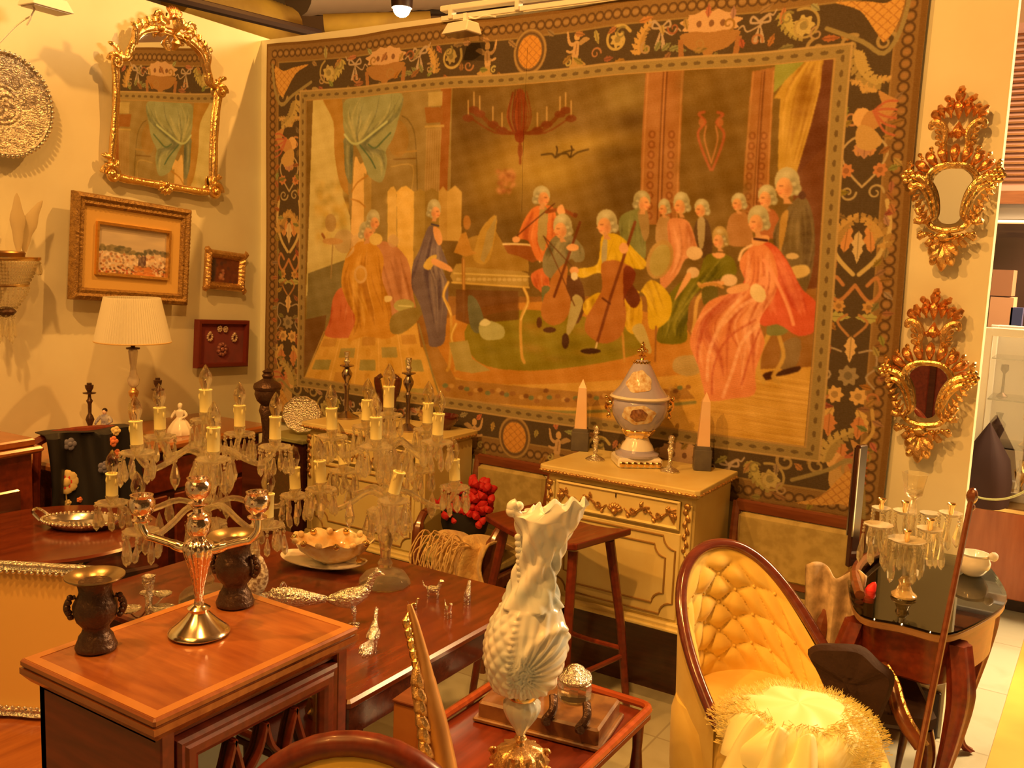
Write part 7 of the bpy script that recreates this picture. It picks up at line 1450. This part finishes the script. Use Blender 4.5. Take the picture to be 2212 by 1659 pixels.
for j in range(1, 10):
    for i in range(-6, 7):
        if (i+j) % 2: continue
        th = PI*i/10.
        r = rim(th); dz = PI*j/72.; v = (dz-.012)/max(.05, (r[2]-.412)); 
        if not .08 < v < .80: continue
        p = inner((th+1.68)/3.36, v); mb.ball((p[0]-math.sin(th)*.002, p[1]-math.cos(th)*.002, p[2]), .0055, 7, 5)
mb.build('buttons', M['yellow'], t)['kind'] = 'stuff'
def outer(u, v): th = -1.70+3.4*u; r = rim(th); x = r[0]*(1.02-.12*v+.0*v); y = r[1]*(1.03-.1*v)+.006; z = r[2]*(1-v)+.14*v-.008; return (x, y, z)
MB().grid(outer, 60, 16).build('outer_back', M['yellow'], t, True)
sp = [(.235*math.sin(a)*(1 if abs(a) < 1.7 else 1), .17*math.cos(a) if abs(a) < PI/2 else .50*math.cos(a)*1.0) for a in np.linspace(-PI, PI, 49)[:-1]]
MB().loft([[(x*k, y*k-.03, z) for x, y in sp] for k, z in ((.96, .20), (1.0, .24), (1.02, .36), (1.02, .41), (.97, .45), (.8, .462), (.01, .468))], True).build('seat', M['yellow'], t)
MB().loft([[(x*k, y*k-.03, z) for x, y in sp] for k, z in ((.97, .12), (1.0, .13), (1.0, .2), (.97, .21))], True).build('seat_base', M['wood_dark'], t)
for ex, ey in ((-.16, .1), (.16, .1), (-.17, -.40), (.17, -.40)): MB().tube([(ex, ey, 0), (ex, ey, .13)], [.012, .02], 8).build('leg', M['wood_dark'], t)
# fringed cloth bundle on the seat
q = PZ(1705, 1560, .5); t = thing('cream_cushion_bundle', 'cream satin cushion with shaggy fringe heaped on the tufted chair seat', 'cushion', (-.555, 2.36, .468), FA-.2)
M['satin'] = mat('cream_satin', (.92, .90, .50, 1), .45, sheen=.2); M['shag'] = mat('yellow_shag_wool', (.90, .84, .36, 1), .9, col2=(.80, .62, .20, 1), scale=60, sheen=.4)
def bun(u, v):
    a = 2*PI*u; r = math.sin(PI*min(v, .999)/2)**.75; k = 1+.05*math.sin(5*a+3*v)+.04*math.sin(9*a-2); return (.21*r*k*math.cos(a), .185*r*k*math.sin(a), .115*math.cos(PI*v/2)**.8+.008*math.sin(7*a+9*v)*r+.002)
MB().grid(bun, 80, 26).build('cushion', M['satin'], t, True)
def fold(u, v):
    a = 3.2+1.3*u; r = .13+.13*v; return ((r+.02*math.sin(u*17))*math.cos(a), (r+.02*math.sin(u*17))*math.sin(a)-.02, .10-.20*v**1.4+.02*math.sin(u*17+v*3))
MB().grid(fold, 50, 18).build('satin_drape', M['satin'], t, True, [('solid', .006)])
mb = MB()
for k in range(2600):
    a = rng.random()*2*PI; f = .30+.70*rng.random(); 
    if 3.0 < a < 4.9 and f > .4: continue
    p = np.array(bun(a/2/PI, f)); d = nz([math.cos(a)+rng.normal()*.4, math.sin(a)+rng.normal()*.4, .5+rng.normal()*.3]); L_ = .018+.014*rng.random()
    b = p+d*L_; c = nz(np.cross(d, (0.1, .2, 1)))*.0011
    mb.add([p-c, p+c, b+c*.5, b-c*.5+(0, 0, -.003)], [(0, 1, 2, 3)])
mb.build('fringe', M['shag'], t, False)['kind'] = 'stuff'
# ------------------------------------------------------------------ right side
t = thing('low_chair', 'low dark seated chair with gilt edged curved arm, beside the tufted chair', 'chair', (-.47, 2.96, 0), math.radians(20))
MB().box((0, 0, .40), (.30, .34, .07), 0, .02).build('seat', mat('dark_brown_velvet', (.03, .012, .008, 1), .85), t)
for ex in (-1, 1):
    for ey in (-1, 1): cabriole(MB(), ex*.125, ey*.14, .37, .022, .6, ex, ey*.4).build('leg', M['wood_dark'], t)
inv_ = (Matrix.Translation(t.location) @ Matrix.Rotation(math.radians(20), 4, 'Z')).inverted()
PA = [inv_ @ Vector(PY(x, y, yy)) for x, y, yy in ((1905, 1440, 2.84), (1926, 1476, 2.80), (1938, 1520, 2.76), (1958, 1566, 2.73), (1990, 1612, 2.72))]
MB().tube(cr([tuple(p) for p in PA], 5), .022, 10).build('curved_arm', M['wood_mid'], t); MB().tube(cr([(p.x+.014, p.y-.012, p.z+.012) for p in PA], 5), .0055, 6).build('gilt_edge', M['gilt'], t)
cq = [(1746, 1402), (1800, 1392), (1856, 1398), (1898, 1430), (1932, 1466), (1916, 1520), (1884, 1578), (1838, 1556), (1800, 1512), (1768, 1456)]
mb = MB(); ctr = np.mean([PY(x, y, 2.66) for x, y in cq], 0); rs = []
for k, off in ((.2, -.030), (.9, -.022), (1., -.004), (.97, .02), (.2, .03)):
    rs.append([tuple(ctr+(PY(x, y, 2.66+.10*(x-1840)/100*.4)-ctr)*k+np.array([0, off+.004*math.sin(i*.9), 0])) for i, (x, y) in enumerate(cr(cq, 4, True))])
cl_ = mb.loft(rs, True).build('folded_cloth', mat('dark_brown_cloth', (.035, .013, .009, 1), .9, bump=.5, bscale=30)); tag(cl_, 'dark brown folded cloth hung over the right arm of the tufted chair', 'cloth')
t = thing('floral_shawl', 'pale floral shawl with a red ribbon, hanging behind the glass topped table', 'shawl', (-.62, 3.12, .47), 0)
MB().grid(lambda u, v: (-.02+.20*(u-.5)*(1-.3*v), -.045-.02*math.sin(u*15)-.02*v, .26-.42*v+.02*math.sin(u*9)), 30, 30).build('cloth', mat('floral_cotton', alb((220, 168, 96)), .8, col2=alb((150, 110, 60)), scale=26), t, True, [('solid', .005)])
MB().leaf(.07, .16, 1.2, .11, .03, .01, -.08).build('ribbon', mat('red_ribbon', alb((226, 40, 26)), .5), t)
# kidney shaped table with glass top
gc = np.array([-.385, 3.22]); GT = .70
t = thing('glass_top_table', 'serpentine mahogany side table with glass top on fluted cabriole legs, right of the tufted chair', 'table', (gc[0], gc[1], 0), 0)
so = [(.215*math.cos(a)*(1+.06*math.cos(4*a)), .46*math.sin(a)*(1-.10*math.cos(4*a))) for a in np.linspace(0, 2*PI, 65)[:-1]]
lf = lambda ks: MB().loft([[(x*k, y*k, z) for x, y in so] for k, z in ks], True)
lf(((.84, GT-.19), (.90, GT-.175), (.93, GT-.035), (.9, GT-.03))).build('apron', M['wood_red'], t); lf(((.97, GT-.035), (1.02, GT-.025), (1.02, GT-.012), (.99, GT-.006))).build('top', mat('tooled_brown_top', alb((150, 96, 44)), .35, col2=alb((126, 74, 30)), scale=5), t)
lf(((1.03, GT-.004), (1.04, GT), (1.03, GT+.004))).build('glass_top', panem('table_glass', (.9, .95, .9, 1), .06), t)
for ex, ey in ((-1, -1), (1, -1), (-1, 1), (1, 1)):
    P = cr([(ex*.14, ey*.33, GT-.05), (ex*.165, ey*.37, GT-.18), (ex*.155, ey*.36, GT-.32), (ex*.13, ey*.335, .2), (ex*.125, ey*.33, .06), (ex*.15, ey*.36, .012)], 5); R = np.interp(np.linspace(0, 1, len(P)), np.linspace(0, 1, 6), [.034, .035, .027, .016, .012, .022])
    rs = []
    for p, r in zip(P, R): rs.append([(p[0]+r*(1+.12*math.cos(6*b))*math.cos(b), p[1]+r*(1+.12*math.cos(6*b))*math.sin(b), p[2]) for b in np.arange(24)*2*PI/24])
    MB().loft(rs, True).build('leg', M['wood_red'], t)
MB().tube(cr([(-.16, .30, GT+.012), (-.20, .1, GT+.03), (-.20, -.12, GT+.035), (-.15, -.28, GT+.012)], 6), .016, 8).build('gallery_rail', M['wood_mid'], t)
q = PZ(2090, 1262, GT+.006); q = np.array([-.27, 3.42, GT+.006]); t = thing('white_jug', 'white glazed jug on the far right of the glass topped table', 'jug', q)
MB().lathe([(.028, 0), (.04, .01), (.053, .032), (.054, .048), (.044, .068), (.048, .076), (.045, .076), (.04, .064), (.002, .02)], 32).build('body', M['porc'], t); MB().leaf(.035, .068, .3, .04, .03, .008).build('spout', M['porc'], t)
# small crystal table light with drops
q = PZ(1952, 1288, GT+.006); U_ = UN(q); t = thing('crystal_girandole', 'small crystal drop girandole with brass tulip sockets on the glass topped table', 'girandole', q, CY)
MB().lathe([(26*U_, 0), (27*U_, 5*U_), (18*U_, 12*U_), (12*U_, 26*U_), (15*U_, 34*U_), (8*U_, 44*U_)], 10).build('base', mat('amber_glass', (.95, .75, .4, 1), .1, trans=.7), t)
MB().lathe([(r*U_, h*U_) for r, h in [(8, 44), (6, 90), (12, 120), (8, 150), (10, 190), (6, 215), (12, 222)]], 10).build('stem', M['crystal'], t, False)
MB().lathe([(r*U_, h*U_) for r, h in [(8, 218), (18, 226), (21, 246), (26, 272), (24, 272), (17, 240), (.5, 228)]], 14, fn=lambda a, h: 1+.05*math.cos(7*a)).build('top_vase', M['crystal'], t)
for i, (dx, dy, h, r, tul) in enumerate(((-72, -8, 150, 30, 0), (-22, -38, 128, 38, 1), (-52, 34, 176, 20, 1), (30, -24, 150, 26, 1), (86, 6, 178, 24, 1), (56, 36, 168, 22, 0), (2, 40, 170, 24, 1))):
    a_ = MB().tube([(x*U_, y*U_, z*U_) for x, y, z in cr([(0, 0, 110), (dx*.4, dy*.4, 86), (dx*.85, dy*.85, 100), (dx, dy, h)], 4)], 3.2*U_, 7).build('arm', M['crystal'], t)
    MB().lathe([(3*U_, h*U_), (r*.6*U_, (h+2)*U_), (r*U_, (h+10)*U_), (r*.96*U_, (h+10)*U_), (r*.5*U_, (h+5)*U_), (.4*U_, (h+4)*U_)], 24, c=(dx*U_, dy*U_, 0), fn=lambda a, z: 1+.04*math.cos(14*a)).build('drip_pan', mat('frosted_cut_glass', (.95, .9, .75, 1), .2, trans=.55) if 'frosted_cut_glass' not in bpy.data.materials else bpy.data.materials['frosted_cut_glass'], a_)
    if tul: MB().lathe([(3*U_, (h+4)*U_), (6*U_, (h+10)*U_), (5*U_, (h+20)*U_), (9*U_, (h+28)*U_), (8*U_, (h+30)*U_), (2*U_, (h+26)*U_)], 12, c=(dx*U_, dy*U_, 0)).build('tulip_socket', M['brass'], a_)
    for k in range(5): b = 2*PI*k/5+i; pendant(a_, (dx*U_+r*.95*U_*math.cos(b), dy*U_+r*.95*U_*math.sin(b), (h+8)*U_), (48+20*rng.random())*U_, 8*U_, 3)
for k in range(10): b = 2*PI*k/10; pendant(t, (24*U_*math.cos(b), 24*U_*math.sin(b), 128*U_), 52*U_, 8*U_, 2)
# dark lacquered screen edge with silver trim, standing on the table
b0 = np.array(PZ(1838, 1222, GT+.006)); hS = HT(b0, 1876, 966)-GT
t = thing('lacquered_post', 'narrow dark lacquered post with silver edging, standing at left of the glass topped table', 'post', b0, CY-.9, roll=0)
MB().box((0, 0, hS/2), (.02, .05, hS), 0, .004).build('panel', mat('dark_lacquer', (.05, .018, .014, 1), .15, coat=.8), t, False)
for e in (-1, 1): MB().box((e*.010, -.026, hS*.62), (.004, .006, hS*.72)).build('silver_edge', M['silver'], t, False)
# cheval stand post in front of the table
a_ = np.array(PY(2100, 1072, 2.75)); b_ = np.array(PY(1972, 1700, 2.55)); 
t = thing('mirror_stand', 'slender mahogany stand post with carved knob and round glass, at the right photo edge', 'stand', (a_[0], a_[1], 0))
la = lambda p: (p[0]-a_[0], p[1]-a_[1], p[2]); b2 = b_+(b_-a_)*(b_[2]/(a_[2]-b_[2]))
MB().tube([la(a_), la(a_+(b2-a_)*.5), la(b2+np.array([0, 0, .006]))], [.008, .009, .009], 8).build('post', M['wood_mid'], t)
u1 = UN(a_); MB().ball(la(a_), (12*u1, 12*u1, 18*u1), 12, 8, fn=lambda a, h: 1+.1*math.sin(5*a)).ball(la(a_+np.array([0, 0, -.03])), 9*u1, 8, 6).build('carved_knob', M['wood_mid'], t)
cG = np.array(PY(2140, 977, 2.75))-a_; rG = 102*UN(a_)
MB().tube([(cG[0]+rG*math.cos(a), cG[1]+.0, cG[2]+a_[2]+rG*math.sin(a)) for a in np.linspace(-1.85, -.5, 24)], .003, 6).build('glass_rim', mat('green_glass_edge', (.5, .7, .6, 1), .1), t)
